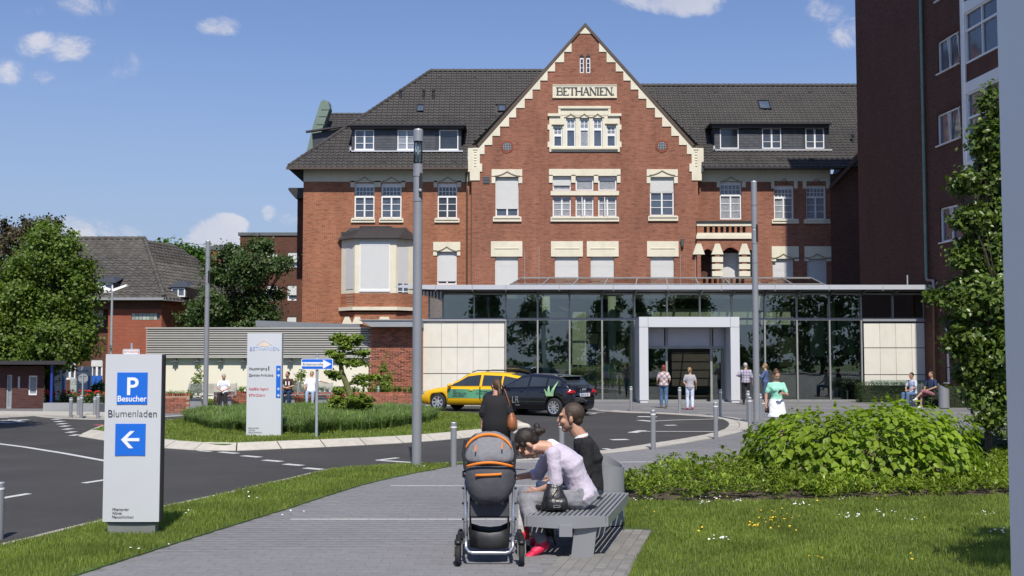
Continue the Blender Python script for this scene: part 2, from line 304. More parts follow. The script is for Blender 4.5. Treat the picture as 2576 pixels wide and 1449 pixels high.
    def loft(s, rings, n=14, caps=True):   # rings: (centre, right*rx, fwd*ry)
        k = len(s.v)
        for c, a, b in rings:
            for j in range(n):
                t = 2*math.pi*j/n; s.v.append(tuple(Vector(c)+Vector(a)*math.cos(t)+Vector(b)*math.sin(t)))
        m = len(rings)
        for i in range(m-1):
            for j in range(n): s.f.append((k+i*n+j, k+i*n+(j+1) % n, k+(i+1)*n+(j+1) % n, k+(i+1)*n+j))
        if caps: s.f.append(tuple(k+j for j in range(n-1, -1, -1))); s.f.append(tuple(k+(m-1)*n+j for j in range(n)))
        return s
    def mesh(s, name, m=None, smooth=False, shift=None):
        v = s.v if shift is None else [(a-shift[0], b-shift[1], c-shift[2]) for a, b, c in s.v]
        me = bpy.data.meshes.new(name); me.from_pydata(v, [], s.f)
        if m is not None: me.materials.append(MT[m] if isinstance(m, str) else m)
        if smooth: me.polygons.foreach_set('use_smooth', [True]*len(me.polygons))
        me.update(); return me
    def build(s, name, m, parent=None, smooth=False, world=True, label=None):
        """world=True: the vertices are world coordinates and the parent chain is unrotated"""
        sh = wloc(parent) if (world and parent is not None) else None
        o = bpy.data.objects.new(name, s.mesh(name, m, smooth, sh)); link(o, parent)
        if label: o['label'] = label
        return o
def npmesh(name, v, f, m, parent=None, smooth=False, nv=None):
    """v (n,3) array, f (k,3|4) array"""
    me = bpy.data.meshes.new(name); v = np.asarray(v, dtype=np.float32); f = np.asarray(f, dtype=np.int32); k = f.shape[1]
    me.vertices.add(len(v)); me.vertices.foreach_set('co', v.ravel()); me.loops.add(f.size); me.loops.foreach_set('vertex_index', f.ravel())
    me.polygons.add(len(f)); me.polygons.foreach_set('loop_start', np.arange(0, f.size, k, dtype=np.int32)); me.polygons.foreach_set('loop_total', np.full(len(f), k, dtype=np.int32))
    me.update(calc_edges=True); me.materials.append(MT[m] if isinstance(m, str) else m)
    if smooth: me.polygons.foreach_set('use_smooth', [True]*len(me.polygons))
    if parent == 'none': return me
    o = bpy.data.objects.new(name, me); link(o, parent); return o
def pieces(parent, name, me, mats, limit=300, stuffname=None):
    """alike pieces: mats are world matrices, nearest first; past the limit they are joined into one part"""
    sh = wloc(parent) if parent is not None else Vector((0, 0, 0)); T = Matrix.Translation(-sh)
    for M in mats[:limit]:
        o = bpy.data.objects.new(name, me); link(o, parent); o.matrix_basis = T @ M
    rest = mats[limit:]
    if rest:
        base = np.array([v.co[:] for v in me.vertices]); nv = len(base)
        fs = [tuple(p.vertices) for p in me.polygons]
        A = np.array([np.array(T @ M) for M in rest])
        V = np.einsum('kij,nj->kni', A[:, :3, :3], base)+A[:, None, :3, 3]
        allf = []
        q = [f for f in fs if len(f) == 4]; t = [f for f in fs if len(f) == 3]; g = [f for f in fs if len(f) > 4]
        for f in g:
            for i in range(1, len(f)-1): t.append((f[0], f[i], f[i+1]))
        if t: q2 = [f[:3] for f in q]+[(f[0], f[2], f[3]) for f in q]; tri = np.array(t+q2)
        else: tri = np.array(q)
        F = (tri[None]+(np.arange(len(rest))*nv)[:, None, None]).reshape(-1, tri.shape[1])
        o = npmesh(stuffname or name, V.reshape(-1, 3), F, me.materials[0], parent); o['kind'] = 'stuff'
        return o
def TRS(loc, e=(0, 0, 0), sc=(1, 1, 1)):
    return Matrix.LocRotScale(Vector(loc), Euler(e), Vector(sc))
def folds(o, st=.012, sc=.10):
    t = bpy.data.textures.get('folds%g' % sc) or bpy.data.textures.new('folds%g' % sc, 'CLOUDS'); t.noise_scale = sc; t.noise_depth = 2
    m = o.modifiers.new('folds', 'DISPLACE'); m.texture = t; m.strength = st; m.mid_level = .5; m.texture_coords = 'LOCAL'; return o
def copy_tree(o, parent=None):
    c = o.copy(); C.objects.link(c)
    if parent is not None: c.parent = parent
    for ch in list(o.children): copy_tree(ch, c)
    return c
def text(s, size, m, parent, loc, name='lettering', shear=0, offset=0, ext=.002, align='LEFT', rot=(math.pi/2, 0, 0), sx=1, label=None, world=True):
    cu = bpy.data.curves.new(name, 'FONT'); cu.body = s; cu.size = size; cu.shear = shear; cu.offset = offset; cu.extrude = ext; cu.align_x = align; cu.resolution_u = 4
    ob = bpy.data.objects.new(name, cu); me = bpy.data.meshes.new_from_object(ob); me.name = name; bpy.data.objects.remove(ob); bpy.data.curves.remove(cu)
    me.materials.clear(); me.materials.append(MT[m] if isinstance(m, str) else m)
    o = bpy.data.objects.new(name, me); link(o, parent); o.location = Vector(loc)-(wloc(parent) if parent and world else Vector((0, 0, 0))); o.rotation_euler = rot; o.scale = (sx, 1, 1)
    if label: o['label'] = label
    return o
def clip_poly(poly, a, b, c):      # keep a*x+b*z<=c
    out = []
    for i in range(len(poly)):
        p, q = poly[i], poly[(i+1) % len(poly)]; dp = a*p[0]+b*p[1]-c; dq = a*q[0]+b*q[1]-c
        if dp <= 0: out.append(p)
        if dp*dq < 0: t = dp/(dp-dq); out.append((p[0]+(q[0]-p[0])*t, p[1]+(q[1]-p[1])*t))
    return out
def wall_xz(mb, x0, x1, z0, z1, holes, Y, depth=.25, clips=()):
    """front wall sheet with rectangular holes and their reveals"""
    xs = sorted({x0, x1, *[min(max(v, x0), x1) for h in holes for v in h[:2]]}); zs = sorted({z0, z1, *[min(max(v, z0), z1) for h in holes for v in h[2:4]]})
    for i in range(len(xs)-1):
        for j in range(len(zs)-1):
            cx = (xs[i]+xs[i+1])/2; cz = (zs[j]+zs[j+1])/2
            if any(h[0] < cx < h[1] and h[2] < cz < h[3] for h in holes): continue
            pl = [(xs[i], zs[j]), (xs[i+1], zs[j]), (xs[i+1], zs[j+1]), (xs[i], zs[j+1])]
            for c in clips: pl = clip_poly(pl, *c) if len(pl) > 2 else pl
            if len(pl) > 2: mb.poly([(x, Y, z) for x, z in pl])
    for a, b, c, d in [h[:4] for h in holes]:
        mb.quad((a, Y, c), (a, Y+depth, c), (a, Y+depth, d), (a, Y, d)); mb.quad((b, Y, c), (b, Y, d), (b, Y+depth, d), (b, Y+depth, c))
        mb.quad((a, Y, d), (a, Y+depth, d), (b, Y+depth, d), (b, Y, d)); mb.quad((a, Y, c), (b, Y, c), (b, Y+depth, c), (a, Y+depth, c))
    return mb
# ================================================================ GROUND
def struct(name, mb, m): return tag(mb.build(name, m), kind='structure')
mb = MB(); mb.prismz([(-500, -300), (500, -300), (500, 900), (-500, 900)], -.5, -.03); struct('ground', mb, 'lawn')
mb = MB(); mb.prismz([(-70, -60), (60, -60), (60, 72), (-70, 72)], -.02, 0); struct('plaza_paving', mb, 'paving')
def GP(pts, z=0): return [G(a, b, z) for a, b in pts]
def smooth_line(pts, n=6):
    """Catmull-Rom through ground points"""
    out = []; q = [Vector(p) for p in pts]
    for i in range(len(q)-1):
        a = q[max(i-1, 0)]; b = q[i]; c = q[i+1]; d = q[min(i+2, len(q)-1)]
        for k in range(n):
            t = k/n; out.append(.5*((2*b)+(c-a)*t+(2*a-5*b+4*c-d)*t*t+(3*b-a-3*c+d)*t**3))
    out.append(q[-1]); return out
near_kerb = smooth_line(GP([(-260, 1437), (0, 1375), (129, 1345), (251, 1314), (400, 1281), (530, 1253), (628, 1230), (745, 1203), (806, 1187), (850, 1181), (908, 1177.6), (1010, 1171), (1135, 1168), (1296, 1158), (1413, 1149), (1513, 1139)]))
loop_kerb = smooth_line(GP([(1513, 1139), (1572, 1133), (1689, 1115), (1790, 1098), (1845, 1084), (1862, 1070.5), (1853, 1059), (1822, 1051), (1748, 1045), (1650, 1039.4), (1572, 1037), (1500, 1031)]))
back_kerb = smooth_line(GP([(1500, 1031), (1300, 1023), (1078, 1022), (800, 1030), (600, 1040), (460, 1047), (406, 1050), (264, 1056.6), (117, 1051.5), (94, 1047), (0, 1051), (-260, 1050)]))
outer = near_kerb+loop_kerb[1:]+back_kerb[1:]
pts = [(p.x, p.y) for p in outer]
pts = pts+[(-60, back_kerb[-1].y), (-60, 2), (-9, 2)]
mb = MB(); mb.prismz(pts, -.01, .005); struct('road', mb, 'asphalt')
def strip(line, w, side=1):
    """offset polyline"""
    out = []
    for i, p in enumerate(line):
        d = (line[min(i+1, len(line)-1)]-line[max(i-1, 0)]); d.z = 0; d.normalize(); out.append(p+Vector((d.y, -d.x, 0))*w*side)
    return out
def resample(line, step):
    out = [line[0]]; acc = 0
    for i in range(1, len(line)):
        a = line[i-1]; b = line[i]; l = (b-a).length; t = step-acc
        while t <= l: out.append(a+(b-a)*(t/l)); t += step
        acc = l-(t-step)
    return out
def stones(pname, piece, line, w, h0, h1, step, m, side=1, gap=.012, slope=False):
    """a run of kerb stones; each stone is a piece. w: width, h0 outer height, h1 inner height"""
    root = tag(thing(pname, None, None, (line[0].x, line[0].y, 0)), kind='structure')
    ln = resample(line, step); off = strip(ln, w, side)
    for i in range(len(ln)-1):
        a, b, c, d = ln[i], ln[i+1], off[i+1], off[i]
        u = (b-a).normalized()*gap/2; j = random.uniform(-.003, .003)
        a = a+u; d = d+u; b = b-u; c = c-u
        mbx = MB(); lo = -.05; hm = h0+(h1-h0)*.12
        if slope:
            a2 = a+(d-a)*.10; b2 = b+(c-b)*.10; d2 = a+(d-a)*.72; c2 = b+(c-b)*.72
            V = [(*a.xy, lo), (*b.xy, lo), (*c.xy, lo), (*d.xy, lo), (*a.xy, h0*.5), (*b.xy, h0*.5), (*a2.xy, h0+j), (*b2.xy, h0+j), (*d2.xy, h1+j), (*c2.xy, h1+j), (*d.xy, h1+j), (*c.xy, h1+j)]
            mbx.add(V, [(0, 1, 5, 4), (4, 5, 7, 6), (6, 7, 9, 8), (8, 9, 11, 10), (10, 11, 2, 3), (0, 4, 6, 8, 10, 3), (1, 2, 11, 9, 7, 5)])
        else:
            V = [(*a.xy, lo), (*b.xy, lo), (*c.xy, lo), (*d.xy, lo), (*a.xy, h0+j), (*b.xy, h0+j), (*c.xy, h1+j), (*d.xy, h1+j)]
            mbx.add(V, [(0, 3, 2, 1), (4, 5, 6, 7), (0, 1, 5, 4), (1, 2, 6, 5), (2, 3, 7, 6), (3, 0, 4, 7)])
        mbx.build(piece, m, root)
    return root
stones('lawn_edging', 'edging_stone', near_kerb[:76], .10, .035, .04, 1.0, 'edging', side=1)
stones('loop_edging', 'edging_stone', near_kerb[76:]+loop_kerb[1:], .28, .016, .02, 1.0, 'edging', side=1)
inner = strip(loop_kerb, .02, -1)
stones('loop_gutter', 'gutter_stone', inner, .3, .010, .012, .5, 'edging', side=-1)
stones('back_edging', 'edging_stone', back_kerb, .14, .02, .03, 1.0, 'edging', side=1)
isl = GP([(196, 1098), (263, 1109), (404, 1127.5), (549, 1135.5), (667, 1131.6), (816, 1125.7), (930, 1120), (1044, 1113.5), (1147, 1105), (1230, 1096), (1295, 1088), (1335, 1077), (1325, 1068), (1290, 1060), (1205, 1050), (1100, 1045), (900, 1041), (700, 1044), (600, 1049), (454, 1062), (406, 1068), (263, 1078), (215, 1088), (196, 1098)])
isl = smooth_line(isl, 5)
mb = MB(); mb.prismz([(p.x, p.y) for p in strip(isl, .3, -1)[:-1]], -.05, .135); island = struct('traffic_island', mb, 'lawn')
stones('island_kerb', 'kerb_stone', isl, .42, .03, .15, 1.0, 'kerb', side=-1, gap=.03, slope=True)
# light paving bands, running across the plaza
for i, (Yb, x0, x1) in enumerate([(25.75, 5.2, 9.2), (29.5, 7.2, 14), (33.3, 7.9, 16), (37.2, 7.5, 17), (41.1, 6.6, 18), (45, 5, 18), (47.9, 0, 18)]):
    mb = MB()
    x = x0
    while x < x1: mb.box(x+.004, x+.396, Yb-.055, Yb+.055, -.01, .006); x += .4
    o = struct('paving_band', mb, 'band')
# markings
def paint(name, segs, w, m='paint', z=.009):
    mb = MB()
    for a, b in segs:
        a = G(*a); b = G(*b); d = (b-a).normalized(); n = Vector((d.y, -d.x, 0))*w/2
        mb.prismz([(a+n).xy, (a-n).xy, (b-n).xy, (b+n).xy], .002, z)
    return struct(name, mb, m)
for x, y in [(143, 1055), (150, 1060.6), (157, 1066.5), (164, 1072.4), (171.5, 1079.8), (179.7, 1087.6), (189, 1095)]: paint('road_dash', [((x-9, y), (x+9, y+.01))], .42)
for x, y in [(575, 1139.5), (632.6, 1149), (686, 1160), (738, 1170), (789, 1180)]: paint('road_dash', [((x-21, y-1.8), (x+21, y+1.8))], .16)
paint('road_line', [((-200, 1098), (-50, 1111)), ((-50, 1111), (60, 1125)), ((60, 1125), (160, 1141)), ((160, 1141), (275, 1162))], .12)
paint('road_dash', [((212, 1216), (272, 1207))], .12); paint('road_dash', [((-10, 1257), (72, 1243))], .12)
paint('road_dash', [((500, 1134.5), (530, 1136.8))], .1, z=.010)
paint('parking_mark', [((1000, 1152.5), (950, 1158.5)), ((950, 1158.5), (1046, 1165))], .12)
paint('parking_mark', [((1605, 1048.3), (1652, 1049))], .35); paint('parking_mark', [((1645, 1059.5), (1700, 1057)), ((1700, 1057), (1845, 1053.5))], .1)
paint('parking_mark', [((1608, 1057.5), (1645, 1061))], .25); paint('parking_mark', [((1672, 1070.5), (1700, 1070))], .22)
paint('parking_mark', [((1590, 1089), (1617, 1083.6))], .25); paint('parking_mark', [((1605, 1085.8), (1830, 1086))], .1); paint('parking_mark', [((1538, 1107), (1578, 1106))], .25)
paint('parking_mark', [((1480, 1043), (1500, 1040)), ((1440, 1040), (1520, 1037))], .1)
paint('parking_mark', [((1520, 1129), (1548, 1134))], .12)
paint('red_road_mark', [((240, 1070), (262, 1069))], .35, 'redp')
paint('road_arrow', [((0, 1059), (70, 1056)), ((30, 1056), (55, 1062)), ((-20, 1062), (30, 1064))], .25)
# manhole
mb = MB(); c = G(1700, 1164); mb.tube([(c.x, c.y, -.02), (c.x, c.y, .024)], .42, 28)
t = tag(mb.build('manhole_cover', 'greyd'), 'dark round manhole cover in the grey paving left of the leafy bush', 'manhole cover')

# ---------------------------------------------------------------- pavers of the foreground path
def inpoly(x, y, poly):
    c = False; n = len(poly)
    for i in range(n):
        x1, y1 = poly[i][0], poly[i][1]; x2, y2 = poly[(i+1) % n][0], poly[(i+1) % n][1]
        if (y1 > y) != (y2 > y) and x < (x2-x1)*(y-y1)/(y2-y1)+x1: c = not c
    return c
path_left = smooth_line(GP([(-120, 1560), (60, 1499), (214, 1447), (350, 1402), (490, 1357), (610, 1319), (733, 1281), (830, 1249), (925, 1220), (1030, 1196), (1105, 1182), (1150, 1171)]), 4)
pad = [p.xy for p in GP([(1255, 1560), (1355, 1449), (1420, 1385), (1472, 1336), (1643, 1336), (1614, 1395), (1585, 1449), (1530, 1560)])]
path = [p.xy for p in path_left]+[p.xy for p in GP([(1296, 1161.5), (1413, 1153), (1513, 1143), (1600, 1134), (1760, 1128), (1900, 1128), (1880, 1150), (1760, 1183), (1660, 1208), (1566, 1238), (1568, 1336)])]+[(1.45, 9), (-4.2, 9)]
mb = MB(); mb.prismz(path, -.01, .0135); struct('path_bed', mb, 'pathsoil')
mb = MB(); mb.prismz(pad, -.01, .007); struct('pad_bed', mb, 'joint')
def paverblock(lx, ly, h=.03):
    mb = MB(); b = .0025; x, y = lx/2, ly/2
    V = [(-x, -y, -h), (x, -y, -h), (x, y, -h), (-x, y, -h), (-x, -y, -b), (x, -y, -b), (x, y, -b), (-x, y, -b), (-x+b, -y+b, 0), (x-b, -y+b, 0), (x-b, y-b, 0), (-x+b, y-b, 0)]
    mb.add(V, [(0, 1, 5, 4), (1, 2, 6, 5), (2, 3, 7, 6), (3, 0, 4, 7), (4, 5, 9, 8), (5, 6, 10, 9), (6, 7, 11, 10), (7, 4, 8, 11), (8, 9, 10, 11)]); return mb
pm = []; bm_ = []; PW, PH = .24, .16; row = 0; y = 9.6
bands = [14.22, 17.95, 21.85]
while y < 25.0:
    isb = any(abs(y-b) < PH*.5 for b in bands); off = (row % 2)*PW/2+random.uniform(-.01, .01)
    x = -8+off
    while x < 9:
        if inpoly(x, y, path) and not inpoly(x, y, pad):
            T = TRS((x, y, .016+random.uniform(-.0012, .0012)), (random.gauss(0, .0018), random.gauss(0, .0018), random.gauss(0, .003)))
            if isb and ((y < 16 and x > -2.75) or (16 < y < 20 and x > -1.8) or y > 20): bm_.append(T)
            else: pm.append(T)
        x += PW
    y += PH; row += 1
key = lambda M: M.translation.x**2+M.translation.y**2
pm.sort(key=key); bm_.sort(key=key)
paving = tag(thing('foreground_paving', None, None, (0, 14, 0)), kind='structure')
pieces(paving, 'paver', paverblock(PW-.003, PH-.003).mesh('paver', 'paver'), pm)
pieces(paving, 'light_paver', paverblock(PW-.005, .11).mesh('light_paver', 'band'), bm_)
bdir = math.atan2(.38, 1.77)
pdm = []; ca, sa = math.cos(-bdir), math.sin(-bdir); row = 0
for i in range(-14, 22):
    for j in range(-24, 30):
        lx = i*.105; ly = j*.205+(i % 2)*.1
        x = .9+ca*lx-sa*ly; y = 11.8+sa*lx+ca*ly
        if inpoly(x, y, pad): pdm.append(TRS((x, y, .019+random.uniform(-.002, .002)), (random.gauss(0, .006), random.gauss(0, .006), -bdir)))
pdm.sort(key=key)
padr = tag(thing('bench_pad_paving', None, None, (.9, 11.8, 0)), kind='structure')
pieces(padr, 'paver', paverblock(.1, .2).mesh('paver', 'paverpad'), pdm)

# ================================================================ LAWNS
strip_poly = [p.xy for p in strip(near_kerb[:76], .1, 1)]+[p.xy for p in reversed(path_left)]
lawn_poly = [p.xy for p in GP([(1566, 1262), (1568, 1336), (1643, 1336), (1614, 1395), (1585, 1449), (1530, 1560)])]+[(6, 8.2), (9, 9), (10, 16.2), (7.6, 16.6)]+[p.xy for p in GP([(2250, 1258), (1900, 1266), (1700, 1268)])]
bed_poly = [p.xy for p in GP([(1552, 1240), (1640, 1206), (1750, 1180), (1860, 1155), (2000, 1138), (2250, 1122), (2600, 1112)])]+[(11.5, 22), (10.5, 16.3)]+[p.xy for p in GP([(2600, 1252), (2250, 1260), (1900, 1268), (1700, 1270), (1562, 1268)])]
mb = MB(); mb.prismz(strip_poly, -.01, .03); struct('lawn_strip', mb, 'lawn')
mb = MB(); mb.prismz(lawn_poly, -.01, .03); struct('lawn', mb, 'lawn')
mb = MB(); mb.prismz(bed_poly, -.01, .035); struct('planting_bed', mb, 'soil')
MT['grass'] = leafmat('grass_blade', (.235, .285, .055), (.155, .21, .038), .35, .5)
MT['grassd'] = leafmat('grass_blade_dark', (.075, .15, .028), (.05, .105, .02), .3, .5)
def blades(name, poly, dens, hgt, wid, m, z=.03, lean=.5, near=None, seed=1, excl=()):
    """short lawn grass as one mesh of bent blades"""
    r = np.random.default_rng(seed); P_ = np.array([(p[0], p[1]) for p in poly]); lo = P_.min(0); hi = P_.max(0)
    A = (hi-lo).prod(); n = int(A*dens); pts = r.uniform(lo, hi, (n, 2))
    ins = np.zeros(n, bool); x, y = pts[:, 0], pts[:, 1]
    for i in range(len(P_)):
        x1, y1 = P_[i]; x2, y2 = P_[(i+1) % len(P_)]
        with np.errstate(divide='ignore', invalid='ignore'): c = ((y1 > y) != (y2 > y)) & (x < (x2-x1)*(y-y1)/(y2-y1+1e-12)+x1)
        ins ^= c
    for (ex, ey, er) in excl: ins &= (x-ex)**2+(y-ey)**2 > er*er
    pts = pts[ins]; n = len(pts)
    if near: keep = r.random(n) < np.clip(near/np.maximum(pts[:, 1], 1), 0, 1)**1.5; pts = pts[keep]; n = len(pts)
    d = pts[:, 1]; w = wid*np.clip(d/12, .8, 3)*r.uniform(.7, 1.3, n); patch = .75+.5*np.abs(np.sin(pts[:, 0]*1.3+1)*np.cos(pts[:, 1]*1.1)); h = hgt*r.uniform(.55, 1.35, n)*patch
    a = r.uniform(0, 2*np.pi, n); dx = np.cos(a); dy = np.sin(a); la = r.uniform(0, 2*np.pi, n); ll = h*lean*r.uniform(.2, 1, n)
    base = np.stack([pts[:, 0], pts[:, 1], np.full(n, z)], 1); side = np.stack([dx*w/2, dy*w/2, np.zeros(n)], 1)
    mid = base+np.stack([np.cos(la)*ll*.35, np.sin(la)*ll*.35, h*.6], 1); tip = base+np.stack([np.cos(la)*ll, np.sin(la)*ll, h], 1)
    V = np.stack([base-side, base+side, mid+side*.7, mid-side*.7, tip], 1).reshape(-1, 3); k = (np.arange(n)*5)[:, None]
    F = np.concatenate([k+np.array([[0, 1, 2]]), k+np.array([[0, 2, 3]]), k+np.array([[3, 2, 4]])], 0)
    o = npmesh(name, V, F, m); return tag(o, kind='stuff')
st = (G(325, 1345).x, G(325, 1345).y)
tag(blades('lawn_grass', lawn_poly, 2600, .055, .008, 'grass', near=13, seed=3), 'short green lawn with daisies right of the bench', 'grass')
tag(blades('strip_grass', strip_poly, 2600, .05, .008, 'grass', near=13, seed=4), 'narrow strip of mown grass between road and path', 'grass')
isl_in = [p.xy for p in strip(isl, .40, -1)[:-1]]
tag(blades('island_grass', isl_in, 420, .06, .011, 'grass', z=.13, seed=5), 'mown grass on the kerbed traffic island', 'grass')
# daisies and buttercups
def flowers(name, spots, m, r0, label):
    mb = MB()
    for (px, py, n, sp) in spots:
        for _ in range(n):
            c = G(px+random.gauss(0, sp), py+random.gauss(0, sp*.25), .03); h = random.uniform(.035, .06); rr = r0*random.uniform(.8, 1.2)
            tl = Vector((random.gauss(0, .3), random.gauss(-.3, .3), 1)).normalized(); a = tl.orthogonal().normalized(); b = tl.cross(a); top = c+Vector((0, 0, h))
            ring = [top+(a*math.cos(t)+b*math.sin(t))*rr for t in [2*math.pi*k/6 for k in range(6)]]
            mb.add([top+tl*rr*.4]+ring, [(0, 1+k, 1+(k+1) % 6) for k in range(6)])
    o = mb.build(name, m); return tag(o, label, 'flowers', kind='stuff')
MT['yellow'] = mat('petal_yellow', (.80, .55, .02), .5, var=.05); MT['petal'] = mat('petal_white', (.80, .80, .78), .5, var=.02)
flowers('buttercups', [(2890/1.59+0, 1265, 2, 10), (1935, 1315, 16, 28), (1905, 1330, 14, 22), (2000, 1300, 6, 25), (1870, 1290, 3, 30), (1990, 1335, 3, 20), (1760, 1340, 2, 12), (2060, 1265, 1, 5), (2230, 1262, 2, 12), (2300, 1310, 2, 25), (2050, 1415, 3, 25), (2280, 1405, 2, 30), (2470, 1400, 2, 20), (357, 1405, 1, 2), (1645, 1295, 1, 3)], 'yellow', .013, 'yellow buttercups scattered in the lawn')
flowers('daisies', [(1620, 1262, 7, 14), (1790, 1264, 14, 24), (1860, 1266, 6, 14), (2010, 1277, 8, 14), (2150, 1305, 10, 16), (2240, 1296, 9, 22), (2290, 1312, 5, 10), (2480, 1300, 8, 14), (2520, 1345, 9, 12), (1815, 1365, 9, 16), (2120, 1256, 5, 14), (500, 1300, 4, 25), (640, 1255, 4, 20), (330, 1395, 2, 20), (720, 1300, 3, 30), (1050, 1172, 4, 20), (970, 1185, 3, 20), (450, 1380, 2, 15)], 'petal', .013, 'white daisies scattered in the lawn')
# ---------------------------------------------------------------- ornamental grass mound on the island
MT['orn'] = leafmat('ornamental_grass', (.22, .30, .10), (.12, .18, .055), .3, .45)
def tufts(spots, m, blades_n=150, h=.55, seed=2, w=.012):
    r = np.random.default_rng(seed); Vs = []; Fs = []; k0 = 0
    for (x, y, s) in spots:
        n = int(blades_n*s); a = r.uniform(0, 2*np.pi, n); rr = r.uniform(0, .12*s, n); L = h*s*r.uniform(.7, 1.2, n); out = r.uniform(.25, 1.15, n)
        dx, dy = np.cos(a), np.sin(a); wv = np.stack([-dy, dx, np.zeros(n)], 1)*w/2*(1+y/60)
        p = []
        for t, zz in ((0, 0), (.4, .52), (.75, .80), (1, .72)):
            z = .13+L*zz*(1.05-.35*out*t); q = rr+L*out*.85*t**1.6
            p.append(np.stack([x+dx*q, y+dy*q, z], 1))
        V = np.stack([p[0]-wv, p[0]+wv, p[1]-wv, p[1]+wv, p[2]-wv*.7, p[2]+wv*.7, p[3]], 1).reshape(-1, 3); k = (np.arange(n)*7)[:, None]+k0
        for f in ((0, 1, 3), (0, 3, 2), (2, 3, 5), (2, 5, 4), (4, 5, 6)): Fs.append(k+np.array([f]))
        Vs.append(V); k0 += len(V)
    return np.concatenate(Vs), np.concatenate(Fs)
mpoly = [p.xy for p in GP([(458, 1058), (500, 1072), (560, 1083), (610, 1090), (720, 1094), (800, 1092), (900, 1085), (1010, 1076), (1075, 1062), (1098, 1052), (1050, 1048), (800, 1044), (600, 1048), (500, 1054)], .13)]
sp = []; xs = [p[0] for p in mpoly]; ys = [p[1] for p in mpoly]
for _ in range(6000):
    x = random.uniform(min(xs), max(xs)); y = random.uniform(min(ys), max(ys))
    if inpoly(x, y, mpoly) and all((x-a)**2+(y-b)**2 > .34**2 for a, b, _ in sp): sp.append((x, y, random.uniform(.85, 1.15)))
V, F = tufts(sp, 'orn', 130, .48, 2, .010); tag(npmesh('ornamental_grass', V, F, 'orn'), 'dense mound of dark arching ornamental grass on the traffic island', 'grass', kind='stuff')
MT['strawd'] = leafmat('dry_grass', (.16, .11, .06), (.11, .085, .045), .2, .7)
V, F = tufts([(G(850, 1083).x, G(850, 1083).y, .9), (G(862, 1080).x, G(862, 1080).y, .7)], 'strawd', 90, .5, 9); tag(npmesh('dry_grass_tuft', V, F, 'strawd'), 'withered brownish grass tuft at the front of the dark grass mound', 'grass', kind='stuff')
# ================================================================ MAIN BRICK BUILDING
YW = 70.0; YG = 69.45
def paneset(parent, x0, x1, z0, z1, Y, cols, rows, m, mun=.03, gap=0):
    """glass lights as single panes; returns muntin bars in mb"""
    w = (x1-x0)/cols; h = (z1-z0)/rows
    for i in range(cols):
        for j in range(rows):
            q = MB(); q.box(x0+i*w+mun*.3, x0+(i+1)*w-mun*.3, Y, Y+.012, z0+j*h+mun*.3, z0+(j+1)*h-mun*.3); q.build('pane', m, parent)
def muntins(mb, x0, x1, z0, z1, Y, cols, rows, t=.035, d=.03):
    w = (x1-x0)/cols; h = (z1-z0)/rows
    for i in range(1, cols): mb.box(x0+i*w-t/2, x0+i*w+t/2, Y-d, Y+.004, z0, z1)
    for j in range(1, rows): mb.box(x0, x1, Y-d+.003, Y+.002, z0+j*h-t/2, z0+j*h+t/2)
def ring(mb, x0, x1, z0, z1, y0, y1, t, tb=None):
    tb = tb or t
    mb.box(x0, x0+t, y0, y1, z0, z1); mb.box(x1-t, x1, y0, y1, z0, z1); mb.box(x0+t, x1-t, y0+.002, y1, z1-t, z1); mb.box(x0+t, x1-t, y0+.002, y1, z0, z0+tb)
def shutter(parent, x0, x1, z0, z1, Y, pitch=.055, m='shutter', name='roller_shutter'):
    n = max(2, int((z1-z0)/pitch)); p = (z1-z0)/n; mb = MB(); v = []
    for i in range(n):
        z = z0+i*p; v += [(Y, z), (Y, z+p*.12), (Y-.012, z+p*.3), (Y-.012, z+p*.8), (Y-.002, z+p)]
    for i in range(len(v)-1):
        (ya, za), (yb, zb) = v[i], v[i+1]; mb.quad((x0, ya, za), (x1, ya, za), (x1, yb, zb), (x0, yb, zb))
    return mb.build(name, m, parent)
def window(parent, r, Y, style='cross', up=None, cols=2, rows=3, fr=.085, recess=.16, sh=0, box=0, pane='pane', upper=(5, 2), frac=.3, open_=False, fm='white', shm='shutter'):
    """r = (x0,x1,z0,z1). style cross: transom light above two casements; style plain: one grid"""
    x0, x1, z0, z1 = r; yf = Y+recess; f = MB(); ztop = z1-box
    ring(f, x0, x1, z0, ztop, yf, yf+.08, fr)
    if box: f.box(x0, x1, yf-.02, yf+.1, ztop, z1)
    zt = ztop-(ztop-z0)*frac if style == 'cross' else ztop
    if style == 'cross':
        f.box(x0+fr, x1-fr, yf-.03, yf+.08, zt-fr*.9, zt+fr*.5)
        muntins(f, x0+fr, x1-fr, zt+fr*.5, ztop-fr, yf+.05, *upper)
        zl = zt-fr*.9
    else: zl = ztop-fr
    if cols >= 2: f.box((x0+x1)/2-fr*.55, (x0+x1)/2+fr*.55, yf-.02, yf+.07, z0+fr, zl)
    muntins(f, x0+fr, x1-fr, z0+fr, zl, yf+.05, cols, rows)
    o = f.build('window', fm, parent)
    if style == 'cross' and sh < frac: paneset(o, x0+fr, x1-fr, zt+fr*.5, ztop-fr, yf+.05, upper[0], upper[1], pane)
    if sh < .98: paneset(o, x0+fr, x1-fr, z0+fr, zl, yf+.052, cols, rows, pane)
    if sh: shutter(o, x0+.03, x1-.03, ztop-(ztop-z0)*sh, ztop, yf-.03, m=shm)
    if open_:
        q = MB(); a = x0+fr+.02; q.bar((a+.3, yf-.02, z0+fr), (a+.3, yf-.02, zl), .06, .05); q.bar((a+.28, yf-.25, z0+fr), (a+.28, yf-.25, zl), .04, .05); q.build('open_casement', fm, o)
    return o
